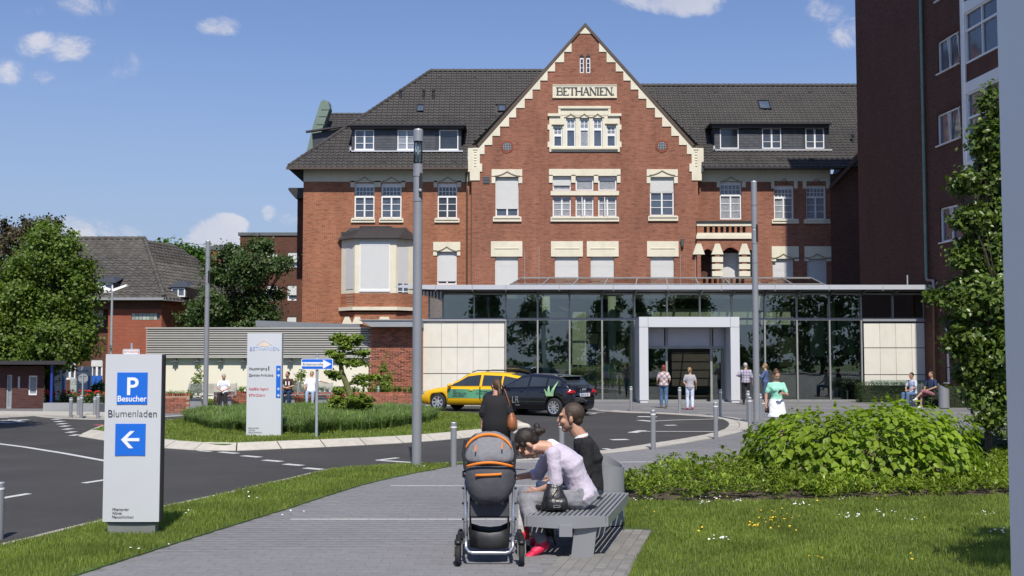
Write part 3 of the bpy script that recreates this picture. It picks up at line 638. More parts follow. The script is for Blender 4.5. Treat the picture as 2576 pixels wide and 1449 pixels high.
def ogee(par, x0, x1, z, Y, rise=.28, t=.035, proj=.05):
    """small pointed drip moulding over a window"""
    xm = (x0+x1)/2; n = 7; top = []; mb = MB()
    for i in range(n+1):
        u = i/n; top.append((x0+(xm-x0)*u, z+rise*(u**1.8)))
    for i in range(n): (a, b), (c, d) = top[i], top[i+1]; mb.bar((a, Y-proj/2, b), (c, Y-proj/2, d), t, proj); mb.bar((2*xm-a, Y-proj/2, b), (2*xm-c, Y-proj/2, d), t, proj)
    mb.build('drip_moulding', STST, par)
STST = mat('stained_stone', (.30, .26, .17), .8)
bethanien = thing('brick_building', 'red brick main building with stepped cream gable, dark tiled roofs and dormers', 'building', (3.5, YW, 0))
B_ = bethanien
D = lambda a, b, c, d, Y=YW: RX(a, b, c, d, Y)
lin = []          # cream stone pieces in front of the wall: (x0,x1,z0,z1,proj)
holesL = []; holesG = []; holesR = []; wins = []
def W_(hs, r, **k):
    hs.append(r); wins.append((r, hs, k)); return r
# left wing
for a, b in ((891, 942), (958.5, 1010)): W_(holesL, D(a, 460, b, 548.6), box=.16, frac=.33)
W_(holesL, D(1100.5, 460, 1150, 548.6), box=.16, frac=.33, pane='paned', fr=.075)
W_(holesL, D(1099.6, 633, 1149, 716), sh=.9, cols=2, rows=1, style='plain')
for q in ((882, 439, 1019, 458.5), (882, 455, 892.5, 471), (942, 455, 958, 471), (1010, 455, 1019.5, 471), (1091, 439, 1160, 458.5), (1091, 455, 1100, 471), (1150.5, 455, 1160, 471)): lin.append((*D(*q), .045, YW))
for q in ((883.6, 550, 944, 560), (954, 550, 1015, 560), (1093.5, 550, 1156, 560)): lin.append((*D(*q), .10, YW))
for q in ((1090, 608.7, 1158, 633), (1090, 630, 1099.5, 643), (1149.5, 630, 1158, 643)): lin.append((*D(*q), .05, YW))
# right wing
W_(holesR, D(1811, 456, 1866, 552), box=.12, pane='panec', frac=.32); W_(holesR, D(1947, 466, 1997, 552), box=.16, pane='panec', frac=.3); W_(holesR, D(2028, 466, 2078, 552), box=.1, pane='panec', frac=.3)
W_(holesR, D(1944, 651, 1997, 740), sh=1.0, shm='shutter'); W_(holesR, D(2030, 651, 2081, 740), sh=1.0)
for q in ((1803, 455, 1811.5, 471), (1866, 455, 1876, 471), (1940, 455, 1947.5, 474), (1997, 455, 2006, 474), (2019, 455, 2028, 474), (2078, 455, 2088, 474)): lin.append((*D(*q), .05, YW))
for q in ((1941, 552.5, 2009, 562.5), (2022, 552.5, 2088, 562.5)): lin.append((*D(*q), .10, YW))
for a, b in ((1941, 2009), (2023.6, 2091)):
    for q in ((a, 619.7, b, 651), (a, 648, a+11, 657), (b-11, 648, b, 657)): lin.append((*D(*q), .05, YW))
# gable block
g = lambda a, b, c, d: RX(a, b, c, d, YG)
W_(holesG, g(1246.5, 446, 1305, 545), sh=.80, cols=2, rows=2, style='plain'); W_(holesG, g(1635, 444, 1696, 543), sh=.40, cols=2, rows=3, frac=.38)
for (a, b, s, pn) in ((1390.4, 1436.8, .55, 'panec'), (1448, 1493.6, 0, 'panec'), (1505, 1551.6, 0, 'panec')):
    W_(holesG, g(a, 443, b, 479.5), style='plain', cols=1, rows=1, sh=s, box=.18, pane=pn, upper=(1, 1))
    W_(holesG, g(a, 493, b, 545.3), style='plain', cols=2, rows=3, pane=pn, fr=.08, open_=(s == 0))
for (a, b, c, d) in ((1245.6, 645, 1303.4, 722), (1396, 645, 1455.6, 722), (1486, 645, 1545, 722), (1636.6, 645, 1696, 722)): W_(holesG, g(a, b, c, d), sh=1.0)
for a, b in ((1235, 1314), (1386, 1466), (1476, 1556), (1627.5, 1706.7)):
    lin.append((*g(a, 607, b, 645.5), .06, YG)); lin.append((*g(a+9, 624, b-9, 626), .09, YG))
for a, b in ((1236.7, 1313.7), (1626.7, 1705)):
    for q in ((a, 426, b, 445), (a, 443, a+9.5, 461), (b-9.5, 443, b, 461)): lin.append((*g(*q), .05, YG))
for q in ((1381, 425.4, 1560.8, 442.5), (1381, 440, 1390.5, 460), (1437, 440, 1447.8, 460), (1493.8, 440, 1504.8, 460), (1551.8, 440, 1560.8, 460), (1385, 480.7, 1557, 491.5)): lin.append((*g(*q), .055, YG))
for q in ((1240, 546, 1311.6, 557.6), (1385, 546.5, 1557, 557.6), (1630, 544, 1705.5, 556)): lin.append((*g(*q), .11, YG))
# attic five-light window
hs5 = []
for (a, b, c, d) in ((1391.6, 316, 1415, 369.4), (1424, 297, 1448, 370), (1458, 297, 1482, 370), (1491.6, 297, 1515.5, 370), (1525.6, 314, 1549.8, 369.4)):
    r = g(a, b, c, d); holesG.append(r); hs5.append(r)
slits = [g(1458.6, 142, 1468.7, 183.4), g(1474.6, 142, 1485, 183.4)]
holesG += slits
# walls
wl = MB(); xl, xr, zb, ze = P(762, 600, YW).x, P(1186, 600, YW).x, 0, P(1000, 415, YW).z
zc = P(1000, 457, YW).z
wall_xz(wl, xl, xr, 0, zc, holesL, YW); wl.quad((xl, YW, 0), (xl, YW+12, 0), (xl, YW+12, zc), (xl, YW, zc)); wl.build('left_wall', 'brick', B_)
rl, rr_ = P(1750, 600, YW).x, P(2092, 600, YW).x; zcr = P(1900, 455, YW).z
balc = [D(1773, 568.5, 1889, 588), D(1760, 612, 1799, 740), D(1812, 610, 1866, 740), D(1878, 612, 1896, 740)]
wl = MB(); wall_xz(wl, rl, rr_, 0, zcr, holesR+balc[1:], YW); wl.build('right_wall', 'brickg', B_)
zt = ze+.35
cr = MB(); wall_xz(cr, xl, xr, zc, zt, [h for h in holesL if h[3] > zc], YW-.02); cr.build('cream_frieze', 'cream', B_); cr = MB(); wall_xz(cr, rl, rr_, zcr, zt, [h for h in holesR if h[3] > zcr], YW-.02)
cr.box(rl, P(1811, 457, YW).x-.2, YW-.04, YW, zcr-.06, zcr+.05); cr.box(P(1876, 457, YW).x, P(1940, 457, YW).x, YW-.04, YW, zcr-.06, zcr+.05)
cr.build('cream_frieze', 'cream', B_)
# gable
SY = [85, 104.5, 131, 157, 180, 203, 225.6, 248.9, 272, 295.8, 318.6, 342.2, 365, 388, 411.8]
SX = [1489, 1505, 1507, 1526, 1549, 1568, 1586.6, 1606, 1626, 1647.7, 1665.6, 1688.6, 1708, 1727.8, 1739.8]
gx = lambda px, py: P(px, py, YG).x
gz = lambda py: P(1473, py, YG).z
xc = gx(1473, 300); off = [gx(x, y)-xc for x, y in zip([1489]+SX[1:], SY)]
zs = [gz(y) for y in SY]
apex = (xc, gz(67.7)); hw = gx(1769.5, 390)-xc; sh_z = gz(371)
sl_ = (apex[1]-sh_z)/(gx(1742, 371)-xc)
gl0, gl1 = gx(1186, 600), gx(1757, 600)
mbw = MB(); wall_xz(mbw, gl0, gl1, 0, apex[1], holesG, YG, .2, clips=[(sl_, 1, apex[1]+sl_*xc-.05), (-sl_, 1, apex[1]-sl_*xc-.05)])
mbw.quad((gl0, YG, 0), (gl0, YW+.3, 0), (gl0, YW+.3, sh_z), (gl0, YG, sh_z)); mbw.quad((gl1, YG, 0), (gl1, YG, sh_z), (gl1, YW+.3, sh_z), (gl1, YW+.3, 0))
mbw.build('gable_wall', 'brickg', B_)
# cream steps along both verges: each step a block, plus shoulder stones
for s in (-1, 1):
    zprev = gz(66); 
    for i in range(len(SY)-1):
        ztop = zs[i]; zbot = zs[i+1]; xi = off[i+1] if i > 0 else off[1]
        # block spans height zbot..ztop, inner edge at stair position, outer edge on the verge line
        inner_ = off[i+1]; vt = (apex[1]-ztop)/sl_; vb = (apex[1]-zbot)/sl_
        pts = [(xc+s*inner_, zbot), (xc+s*min(vb, hw), zbot), (xc+s*min(vt, hw), ztop), (xc+s*inner_, ztop)]
        if vt < inner_: pts = [(xc+s*inner_, zbot), (xc+s*min(vb, hw), zbot), (xc+s*inner_, apex[1]-sl_*inner_)]
        if i >= 12: pts = [(xc+s*inner_, zbot), (xc+s*hw, zbot), (xc+s*hw, sh_z if i == 12 else ztop), (xc+s*(hw-.25), sh_z+.1) if i == 12 else (xc+s*(hw), ztop), (xc+s*min(vt, hw), ztop), (xc+s*inner_, ztop)] if i == 12 else [(xc+s*inner_, zbot), (xc+s*hw, zbot), (xc+s*hw, ztop), (xc+s*inner_, ztop)]
        q = MB(); q.prismy(pts if s > 0 else pts[::-1], YG-.05, YG+.3); q.build('step_stone', 'cream', B_)
    for (a, b, c, d) in ((1734, 411.8, 1769.5, 432), (1740, 432, 1765, 454)):
        x0, x1 = gx(a, b)-xc, gx(c, d)-xc; q = MB(); q.box(min(xc+s*x0, xc+s*x1), max(xc+s*x0, xc+s*x1), YG-.055, YG+.5, gz(d), gz(b)); q.build('shoulder_stone', 'cream', B_)
    q = MB()
    for k in range(6): z = gz(382+k*7); q.ell((xc+s*(gx(1751, 400)-xc), YG-.05, z), (.09, .05, .075), 8, 6)
    q.box(xc+s*(gx(1751, 400)-xc)-.13, xc+s*(gx(1751, 400)-xc)+.13, YG-.10, YG-.045, gz(377), gz(374.5)); q.build('carved_ornament', 'cream', B_)
q = MB(); q.prismy([(xc-off[0], zs[0]), (xc+off[0], zs[0]), (xc, apex[1])], YG-.05, YG+.3); q.build('apex_stone', 'cream', B_)
# verge boards and the gable roof behind
q = MB()
for s in (-1, 1):
    a = Vector((xc, YG+.2, gz(58))); b = Vector((xc+s*(gx(1750, 367)-xc), YG+.2, gz(368)))
    c_ = (xc+s*(gx(1742, 371)-xc), sh_z+.005); q.prismy([(a.x, a.z), (a.x, apex[1]+.01), c_, (b.x, b.z)] if s < 0 else [(a.x, a.z), (b.x, b.z), c_, (a.x, apex[1]+.01)], YG-.09, YG+.45)
    q.box(min(b.x-.15*s, b.x+s*.48), max(b.x-.15*s, b.x+s*.48), YG-.09, YG+.5, sh_z+.01, sh_z+.12)
q.build('verge', 'verge', B_)
mbr = MB()
for s in (-1, 1):
    mbr.quad((xc, YG+.4, apex[1]+.1), (xc, YW+12, apex[1]+.1), (xc+s*hw, YW+12, sh_z), (xc+s*hw, YG+.4, sh_z))
mbr.build('gable_roof', 'tile', B_)
for (x0, x1, z0, z1, pr, Y) in lin: q = MB(); q.box(x0, x1, Y-pr, Y+.22, z0, z1); q.build('stone_trim', 'cream', B_)
for (x0, x1, z0, z1, pr, Y) in lin:
    if pr >= .10: q = MB(); q.box(x0+.06, x1-.06, Y-pr-.05, Y-pr+.02, z1-.09, z1+.03); q.build('sill_nosing', 'cream', B_)
q = MB()
for a, b, y in ((895, 940, 457), (962, 1008, 457), (1103, 1150, 457), (1811, 1866, 457), (1947, 1997, 462), (2028, 2078, 462)): x0, x1, z0, z1 = D(a, y-12, b, y); ogee(B_, x0, x1, z0, YW-.03)
for a, b, y in ((1246, 1306, 443), (1635, 1696, 441)): x0, x1, z0, z1 = g(a, y-12, b, y); ogee(B_, x0-.05, x1+.05, z0, YG-.05)
for a, b, y in ((1099, 1149, 632),): x0, x1, z0, z1 = D(a, y-12, b, y); ogee(B_, x0-.05, x1+.05, z0, YW-.05)
for a, b, y in ((1944, 1997, 650), (2030, 2081, 650)): x0, x1, z0, z1 = D(a, y-12, b, y); ogee(B_, x0-.05, x1+.05, z0, YW-.05)
for r, hs, k in wins: window(B_, r, YG if hs is holesG else YW, **k)
# five-light surround, built as strips between the openings
zz = lambda y: P(1470, y, YG).z
X = lambda x: P(x, 330, YG).x
q = MB(); big = [(1382, 1558.8, 290, 382.2), (1407.6, 1532.7, 269.4, 291)]
for (a, b, c, d) in big:
    x0, x1, z0, z1 = X(a), X(b), zz(d), zz(c)
    wall_xz(q, x0, x1, z0, z1, [(max(h[0], x0), min(h[1], x1), max(h[2], z0), min(h[3], z1)) for h in hs5 if h[2] < z1 and h[3] > z0], YG-.06, .2)
q.build('window_surround', 'cream', B_)
q = MB()
q.box(X(1404), X(1536), YG-.16, YG, zz(274), zz(268)); q.box(X(1404), X(1410), YG-.14, YG, zz(290), zz(268.5)); q.box(X(1530), X(1536), YG-.14, YG, zz(290), zz(268.5))
q.box(X(1378), X(1410), YG-.17, YG, zz(293), zz(286.5)); q.box(X(1529), X(1562.8), YG-.17, YG, zz(293), zz(286.5)); q.box(X(1387), X(1554), YG-.17, YG, zz(376.5), zz(372)); 
for y0, y1 in ((313.6, 326.6), (356.6, 370.6)): q.box(X(1377.5), X(1383), YG-.062, YG, zz(y1), zz(y0)); q.box(X(1557.5), X(1563), YG-.062, YG, zz(y1), zz(y0))
q.build('surround_moulding', 'cream', B_)
q = MB()
for r in hs5[1:4]: ogee(B_, r[0]-.12, r[1]+.12, r[3]+.03, YG-.06, .22, .03)
for r in (hs5[0], hs5[4]): q = MB(); q.box(r[0]-.1, r[1]+.1, YG-.12, YG-.06, r[3]+.02, r[3]+.06); q.build('drip_moulding', STST, B_)
for i, r in enumerate(hs5):
    f = MB(); fr = .075; x0, x1, z0, z1 = r; yf = YG+.06; z1 -= .03; zt = z1-(z1-z0)*(.42 if i in (0, 4) else .36)
    ring(f, x0, x1, z0, z1, yf, yf+.07, fr); f.box(x0+fr, x1-fr, yf-.01, yf+.07, zt-.09, zt+.05); muntins(f, x0+fr, x1-fr, zt+.05, z1-fr, yf+.05, 2, 2, .035)
    o = f.build('window', 'white', B_); paneset(o, x0+fr, x1-fr, zt+.05, z1-fr, yf+.05, 2, 2, 'panel'); paneset(o, x0+fr, x1-fr, z0+fr, zt-.09, yf+.05, 1, 1, 'pane' if i != 2 else 'panec')
for r in slits:
    f = MB(); x0, x1, z0, z1 = r; yf = YG+.04; ring(f, x0, x1, z0, z1-.12, yf, yf+.06, .05); xm = (x0+x1)/2
    f.box(x0, x1, yf, yf+.05, z1-.14, z1-.08)
    muntins(f, x0+.05, x1-.05, z0+.05, z1-.14, yf+.04, 1, 3, .03); o = f.build('window', 'white', B_); paneset(o, x0+.04, x1-.04, z0+.04, z1-.1, yf+.045, 1, 3, 'paned')
    q = MB(); q.prismy([(x0-.02, z1-.02), (x0-.02, z1+.02), (x0+.0, z1+.02), (xm, z1+.16), (x1, z1+.02), (x1+.02, z1-.02)][::1], YG-.01, YG+.03); q.build('pointed_head', 'dark', B_)
for (cx, cy) in ((1275.5, 369), (1665, 367)):
    c = P(cx, cy, YG); q = MB(); q.tube([(c.x, YG-.02, c.z), (c.x, YG+.03, c.z)], .27, 24); o = q.build('round_window', 'dark', B_)
    q = MB()
    for k in range(-2, 3):
        h = math.sqrt(.26**2-(k*.1)**2); q.box(c.x+k*.1-.01, c.x+k*.1+.01, YG-.04, YG-.025, c.z-h, c.z+h); q.box(c.x-h, c.x+h, YG-.045, YG-.028, c.z+k*.1-.01, c.z+k*.1+.01)
    q.build('grille', 'galv', o)
    q = MB(); n = 20
    for k in range(n): a = 2*math.pi*k/n; q.cbox((c.x+.335*math.cos(a), YG-.01, c.z+.335*math.sin(a)), (.12, .05, .085), Matrix.Rotation(-a, 3, 'Y'))
    q.build('brick_ring', 'brickred', o)
# name board with raised slab-serif letters
r = g(1390, 213.5, 1551.5, 247); q = MB(); q.box(r[0], r[1], YG-.06, YG+.1, r[2], r[3]); q.box(r[0], r[1], YG-.09, YG-.058, r[3]-.06, r[3]); q.box(r[0], r[1], YG-.09, YG-.058, r[2], r[2]+.06); board = q.build('name_board', 'cream', B_)
def letter(ch, x, z, w, h, Y, t=.10):
    q = MB(); s = .035; sw = t*.75
    def bx(a, b, c, d): q.box(x+a, x+b, Y-.03+random.uniform(0, .002), Y, z+c, z+d)
    def serif(cx, top): bx(cx-sw, cx+sw, (h-s) if top else 0, h if top else s)
    def diag(a, b, tt=t):
        a = Vector((x+a[0], 0, z+a[1])); b = Vector((x+b[0], 0, z+b[1])); q.prismy([(a.x-tt/2, a.z), (a.x+tt/2, a.z), (b.x+tt/2, b.z), (b.x-tt/2, b.z)], Y-.032, Y)
    if ch == 'B':
        bx(.04, .04+t, 0, h); bx(0, w*.8, h-s*1.1, h); bx(0, w*.85, 0, s*1.1); bx(.05, w*.8, h*.5-.02, h*.5+.02); bx(w-t*.9, w-.02, h*.56, h*.93); bx(w-t*.8, w, h*.07, h*.46)
    if ch == 'E': bx(.04, .04+t, 0, h); bx(0, w, h-s, h); bx(0, w, 0, s); bx(.05, w*.62, h*.5-.02, h*.5+.02); bx(w-.035, w, h*.8, h); bx(w-.035, w, 0, h*.2); bx(w*.62-.03, w*.62, h*.4, h*.6)
    if ch == 'T': bx(w/2-t/2, w/2+t/2, 0, h); bx(0, w, h-s, h); bx(0, .035, h*.8, h); bx(w-.035, w, h*.8, h); serif(w/2, False)
    if ch == 'H':
        for cx in (t*.6, w-t*.6): bx(cx-t/2, cx+t/2, 0, h); serif(cx, True); serif(cx, False)
        bx(t*.6, w-t*.6, h*.5-.022, h*.5+.022)
    if ch == 'A': diag((t*.5, 0), (w*.5, h), t*.55); diag((w-t*.6, 0), (w*.5, h), t); bx(w*.22, w*.78, h*.36, h*.41); serif(t*.5, False); serif(w-t*.6, False)
    if ch == 'N': bx(t*.3, t*.8, 0, h); bx(w-t*.8, w-t*.3, 0, h); diag((t*.5, h), (w-t*.6, 0), t); serif(t*.5, False); serif(t*.4, True); serif(w-t*.55, True)
    if ch == 'I': bx(w/2-t/2, w/2+t/2, 0, h); serif(w/2, True); serif(w/2, False)
    if ch == '.': bx(0, .09, 0, .09)
    return q
x = r[0]+.22; hz = (r[3]-r[2])*.60; z0 = r[2]+(r[3]-r[2])*.2; tot = (r[1]-r[0])-.40
wd = {'B': .40, 'E': .38, 'T': .40, 'H': .44, 'A': .43, 'N': .42, 'I': .18, '.': .09}; gap = (tot-sum(wd[c] for c in 'BETHANIEN.'))/9
for ch in 'BETHANIEN.': letter(ch, x, z0, wd[ch], hz, YG-.06, .09).build('letter', 'ink', board); x += wd[ch]+gap
# ---------------------------------------------------------------- roofs with single tiles
def tilemesh(w=.33, h=.30, name='roof_tile', m='tile'):
    mb = MB(); prof = [(0, .0), (.12, .035), (.26, .045), (.40, .03), (.55, .0), (.78, -.008), (1.0, .004)]
    a = [((u-.5)*w, -h*.55, z+.05) for u, z in prof]; b = [((u-.5)*w, h*.55, z+.012) for u, z in prof]; c = [((u-.5)*w, -h*.55, z+.015) for u, z in prof]
    n = len(prof); mb.add(c+a+b, [(i, i+1, n+i+1, n+i) for i in range(n-1)]+[(n+i, n+i+1, 2*n+i+1, 2*n+i) for i in range(n-1)]); return mb.mesh(name, m)
def roofplane(parent, O, U, V, poly, w=.33, h=.29, holes=(), m='tile', mesh=None, jit=.003, limit=300):
    """tiles over polygon given in (u,v) metres on the plane O+u*U+v*V, with a sheet beneath"""
    U = Vector(U).normalized(); V = Vector(V).normalized(); O = Vector(O); Nn = U.cross(V)
    q = MB(); q.poly([O+U*u+V*v-Nn*.02 for u, v in poly]); q.build('roof_underlay', m, parent)
    us = [p[0] for p in poly]; vs = [p[1] for p in poly]; out = []; v = min(vs)+h*.45; row = 0
    R3 = Matrix((U, V, Nn)).transposed().to_4x4()
    while v < max(vs):
        u = min(us)+w*.5
        while u < max(us):
            if inpoly(u, v, poly) and not any(a < u < b and c < v < d for a, b, c, d in holes):
                out.append(Matrix.Translation(O+U*u+V*v+Nn*random.uniform(0, jit)) @ R3 @ Matrix.Rotation(random.gauss(0, .006), 4, 'Z'))
            u += w
        v += h; row += 1
    out.sort(key=lambda M: M.translation.z)
    pieces(parent, 'roof_tile', mesh or TILE, out, limit)
    return O, U, V, Nn
def hipcaps(parent, a, b, r=.13, step=.36, m='tile'):
    a = Vector(a); b = Vector(b); d = b-a; n = int(d.length/step); q = MB()
    for i in range(n): p0 = a+d*(i/n); p1 = a+d*((i+1.08)/n); q.tube([p0, p1], [r*1.12, r*.92], 7)
    tag(q.build('ridge_tile', m, parent), kind='stuff')
TILE = tilemesh()
YE = YW-.85; eL = P(722, 421, YE); eR = P(1175, 421, YE); YR = YW+5.9
rL = P(1083, 180, YR); rR = P(1328, 180, YR); zr = (rL.z+rR.z)/2; zeav = (eL.z+eR.z)/2
Vv = Vector((0, YR-YE, zr-zeav)); sl_len = Vv.length; O = Vector((eL.x, YE, zeav))
def plY(py, O_, Vx, T): return O_.y+Vx.y*T(1000, py)[1]
def uvp(px, py, O, Vn, n_):   # picture point to (u,v) on a plane through O with unit up-slope Vn
    d = P(px, py, 50)-Vector((0, 0, CAMZ)); c0 = Vector((0, 0, CAMZ)); t = (O-c0).dot(n_)/d.dot(n_); p = c0+d*t; return p.x-O.x, (p-O).dot(Vn)
Vn = Vv.normalized(); nn = Vector((1, 0, 0)).cross(Vn)
T2 = lambda px, py: uvp(px, py, O, Vn, nn)
poly = [(0, 0), (eR.x-eL.x, 0), (eR.x-eL.x, T2(1182, 372)[1]), (gx(1400, 190)-O.x, sl_len), (rL.x-O.x, sl_len)]
dl = [T2(884, 378)[0], T2(1166, 378)[0], T2(1000, 382)[1], T2(1000, 312)[1]]
def rect_uv(a, b, c, d, T): p = T(a, d); q_ = T(c, b); return (p[0], q_[0], p[1], q_[1])
skL = [rect_uv(1047, 264, 1069, 282, T2), rect_uv(1252, 264, 1273, 282, T2)]
roofplane(B_, O, (1, 0, 0), Vn, poly, holes=[tuple(dl)]+skL)
hipcaps(B_, (rL.x, YR, zr+.05), (rR.x+1.5, YR, zr+.05)); hipcaps(B_, (O.x+.1, YE+.1, zeav+.12), (rL.x, YR, zr+.05), .12)
q = MB(); q.poly([(O.x, YE, zeav), (rL.x, YR, zr), (rL.x, YR+4, zr), (O.x, YR+10, zeav)]); q.build('roof_back_slope', 'tile', B_)
q = MB(); q.poly([(xl, YW, zc), (eL.x, YE, zeav-.02), (eL.x, YW+8, zeav-.02), (xl, YW+8, zc)]); q.poly([(eL.x, YE, zeav-.03), (eR.x, YE, zeav-.03), (eR.x, YW, zeav-.03), (xl, YW, zeav-.03)]); q.poly([(xl, YW+.0, zc-.05), (eL.x, YE+.02, zeav-.03), (xl, YW+.0, zeav-.03)]); q.build('eaves_soffit', 'roofdark', B_)
q = MB(); q.box(eL.x-.03, eR.x, YE-.13, YE+.02, zeav-.13, zeav+.0); q.tube([(P(1173, 430, YW).x, YW-.12, zeav-.2), (P(1173, 430, YW).x, YW-.12, zc-.3), (P(1175, 460, YW).x, YW-.1, zc-.6), (P(1175, 700, YW).x, YW-.1, 4)], .055, 8); q.build('gutter', 'verge', B_)
# right roof
eR0 = P(1772, 419, YE); eR1 = P(2165, 419, YE); rz = P(1900, 217, YR).z; O2 = Vector((eR0.x, YE, P(1900, 419, YE).z)); Vr = Vector((0, YR-YE, rz-O2.z)); Vrn = Vr.normalized(); nr = Vector((1, 0, 0)).cross(Vrn)
T3 = lambda px, py: uvp(px, py, O2, Vrn, nr)
x_end = P(2200, 300, YR).x-O2.x
poly2 = [(0, 0), (P(2190, 419, YE).x-O2.x, 0), (x_end, Vr.length), (T3(1610, 217)[0], Vr.length), (0, T3(1765, 372)[1])]
dr = (T3(1800, 376)[0], T3(2086, 376)[0], T3(1900, 378)[1], T3(1900, 312)[1]); skR = rect_uv(1911, 254, 1934, 276, T3)
roofplane(B_, O2, (1, 0, 0), Vrn, poly2, holes=[dr, skR]); hipcaps(B_, (P(1600, 217, YR).x, YR, rz+.05), (P(2200, 217, YR).x, YR, rz+.05))
q = MB(); q.box(eR0.x, P(2120, 419, YE).x, YE-.13, YE+.02, O2.z-.13, O2.z); q.box(eR0.x, P(2140, 419, YE).x, YE, YW, O2.z-.06, O2.z-.03); q.build('gutter', 'roofdark', B_)
# valley roof piece at the inner corner
q = MB(); a = P(2085, 472, YW-.9); b = P(2165, 380, YW-.9); c = P(2165, 350, YW+2); d = P(2100, 420, YW+2); q.poly([a, b, c, d]); q.poly([a, b, (b.x, YW-.9, b.z-.35), (a.x, YW-.9, a.z-.15)]); q.build('corner_roof', 'verge', B_)
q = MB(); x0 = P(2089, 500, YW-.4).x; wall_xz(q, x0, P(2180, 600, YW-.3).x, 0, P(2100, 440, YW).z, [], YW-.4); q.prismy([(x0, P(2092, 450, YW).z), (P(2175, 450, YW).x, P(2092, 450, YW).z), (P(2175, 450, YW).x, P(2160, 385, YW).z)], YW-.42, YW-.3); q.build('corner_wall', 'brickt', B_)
# skylights and vents
def skylight(parent, T, O_, Vn_, n_, a, b, c, d):
    u0, u1, v0, v1 = rect_uv(a, b, c, d, T); M = Matrix((Vector((1, 0, 0)), Vn_, n_)).transposed().to_4x4(); Mt = Matrix.Translation(O_) @ M
    q = MB(); f = .07
    q.box(u0, u0+f, v0, v1, 0, .1); q.box(u1-f, u1, v0, v1, 0, .1); q.box(u0+f, u1-f, v0, v0+f, 0, .1); q.box(u0+f, u1-f, v1-f*1.6, v1, 0, .11); q.v = [tuple(Mt @ Vector(v)) for v in q.v]; o = q.build('skylight', 'black', parent)
    q = MB(); q.box(u0+f, u1-f, v0+f, v1-f, .03, .06); q.v = [tuple(Mt @ Vector(v)) for v in q.v]; q.build('pane', 'pane', o)
skylight(B_, T2, O, Vn, nn, 1047, 264, 1069, 282); skylight(B_, T2, O, Vn, nn, 1252, 264, 1273, 282); skylight(B_, T3, O2, Vrn, nr, 1911, 254, 1934, 276)
for (px, py, T, O_, Vx, n_) in [(1008, 250, T2, O, Vn, nn), (1066, 250, T2, O, Vn, nn), (1090, 250, T2, O, Vn, nn), (2146, 362, T3, O2, Vrn, nr)]:
    u, v = T(px, py); p = O_+Vector((1, 0, 0))*u+Vx*v; q = MB(); q.tube([p, p+Vector((0, 0, .55))], .07, 8); q.tube([p+Vector((0, 0, .5)), p+Vector((0, 0, .62))], .12, 8); q.build('roof_vent', 'roofdark', B_)
for (px, py, T, O_, Vx, n_) in [(k, 194, T2, O, Vn, nn) for k in (1105, 1195, 1285)]+[(k, 408, T2, O, Vn, nn) for k in (790, 880, 968, 1058, 1148)]+[(k, 233, T3, O2, Vrn, nr) for k in (1640, 1720, 1800, 1880, 1960, 2040, 2120)]+[(k, 403, T3, O2, Vrn, nr) for k in (1800, 1880, 1960, 2040)]:
    u, v = T(px, py); p = O_+Vector((1, 0, 0))*u+Vx*v+n_*.06; q = MB(); q.cbox(p, (.30, .10, .10)); q.build('vent_tile', 'roofdark', B_)
# slate dormers
def dormer(px0, px1, pyt, pyb, pre, wpx, O_, roofpx):
    Yd = pre; x0 = P(px0, (pyt+pyb)/2, Yd).x; x1 = P(px1, (pyt+pyb)/2, Yd).x; z0 = P(1000, pyb, Yd).z; z1 = P(1000, pyt, Yd).z
    ws = [RX(a, b, c, d, Yd) for a, b, c, d in wpx]
    q = MB(); wall_xz(q, x0, x1, z0, z1, ws, Yd, .1); q.quad((x0, Yd, z0), (x0, Yd+2.6, z0), (x0, Yd+2.6, z1), (x0, Yd, z1)); q.quad((x1, Yd, z0), (x1, Yd, z1), (x1, Yd+2.6, z1), (x1, Yd+2.6, z0)); dm = q.build('dormer', 'slate', B_)
    q = MB(); xa = P(roofpx[0], pyt, Yd-.4).x; xb = P(roofpx[1], pyt, Yd-.4).x; zt_ = P(1000, roofpx[2], Yd-.4).z
    q.box(xa, xb, Yd-.45, Yd+3, zt_-.12, zt_); q.box(xa+.15, xb-.15, Yd-.3, Yd+.05, z1-.08, zt_-.12); q.build('dormer_roof', 'roofdark', dm)
    q = MB(); q.box(x0-.12, x1+.12, Yd-.2, Yd, z0-.10, z0-.02); q.box(x0-.1, x0, Yd-.2, Yd+.3, z0-.1, z0+.2); q.build('lead_flashing', 'alu', dm)
    # slate courses
    mats = []; z = z0+.02
    while z < z1-.05:
        x = x0+.02
        while x < x1-.25:
            cx = x+.15
            if not any(w[0]-.12 < cx < w[1]+.12 and w[2]-.1 < z+.08 < w[3]+.1 for w in ws): mats.append(TRS((cx, Yd-.006, z+.09), (R(-4)+0, 0, 0)))
            x += .30
        z += .17
    sm = MB(); sm.box(-.145, .145, -.008, .004, -.09, .09); pieces(dm, 'slate', sm.mesh('slate', 'slate'), mats, 300)
    return dm, ws, Yd
dm, ws, Yd = dormer(885, 1160, 322, 379, plY(380, O, Vn, T2)-.05, [(893, 327, 941, 377), (1000, 327, 1047, 377), (1105, 327, 1153, 377)], O, (876, 1172, 311))
for i, w in enumerate(ws):
    f = MB(); ring(f, w[0], w[1], w[2], w[3], Yd-.02, Yd+.05, .06); 
    if i < 2: f.box((w[0]+w[1])/2-.05, (w[0]+w[1])/2+.05, Yd-.01, Yd+.05, w[2], w[3]); muntins(f, w[0], w[1], w[2], w[3], Yd+.04, 2, 3, .03)
    f.box(w[0]-.03, w[1]+.03, Yd-.06, Yd+.02, w[2]-.06, w[2]+.02); o = f.build('dormer_window', 'white', dm)
    q = MB(); q.box(w[0]+.04, w[1]-.04, Yd+.045, Yd+.06, w[2]+.04, w[3]-.04); q.build('pane', ['pane', 'panel', 'paned'][i], dm)
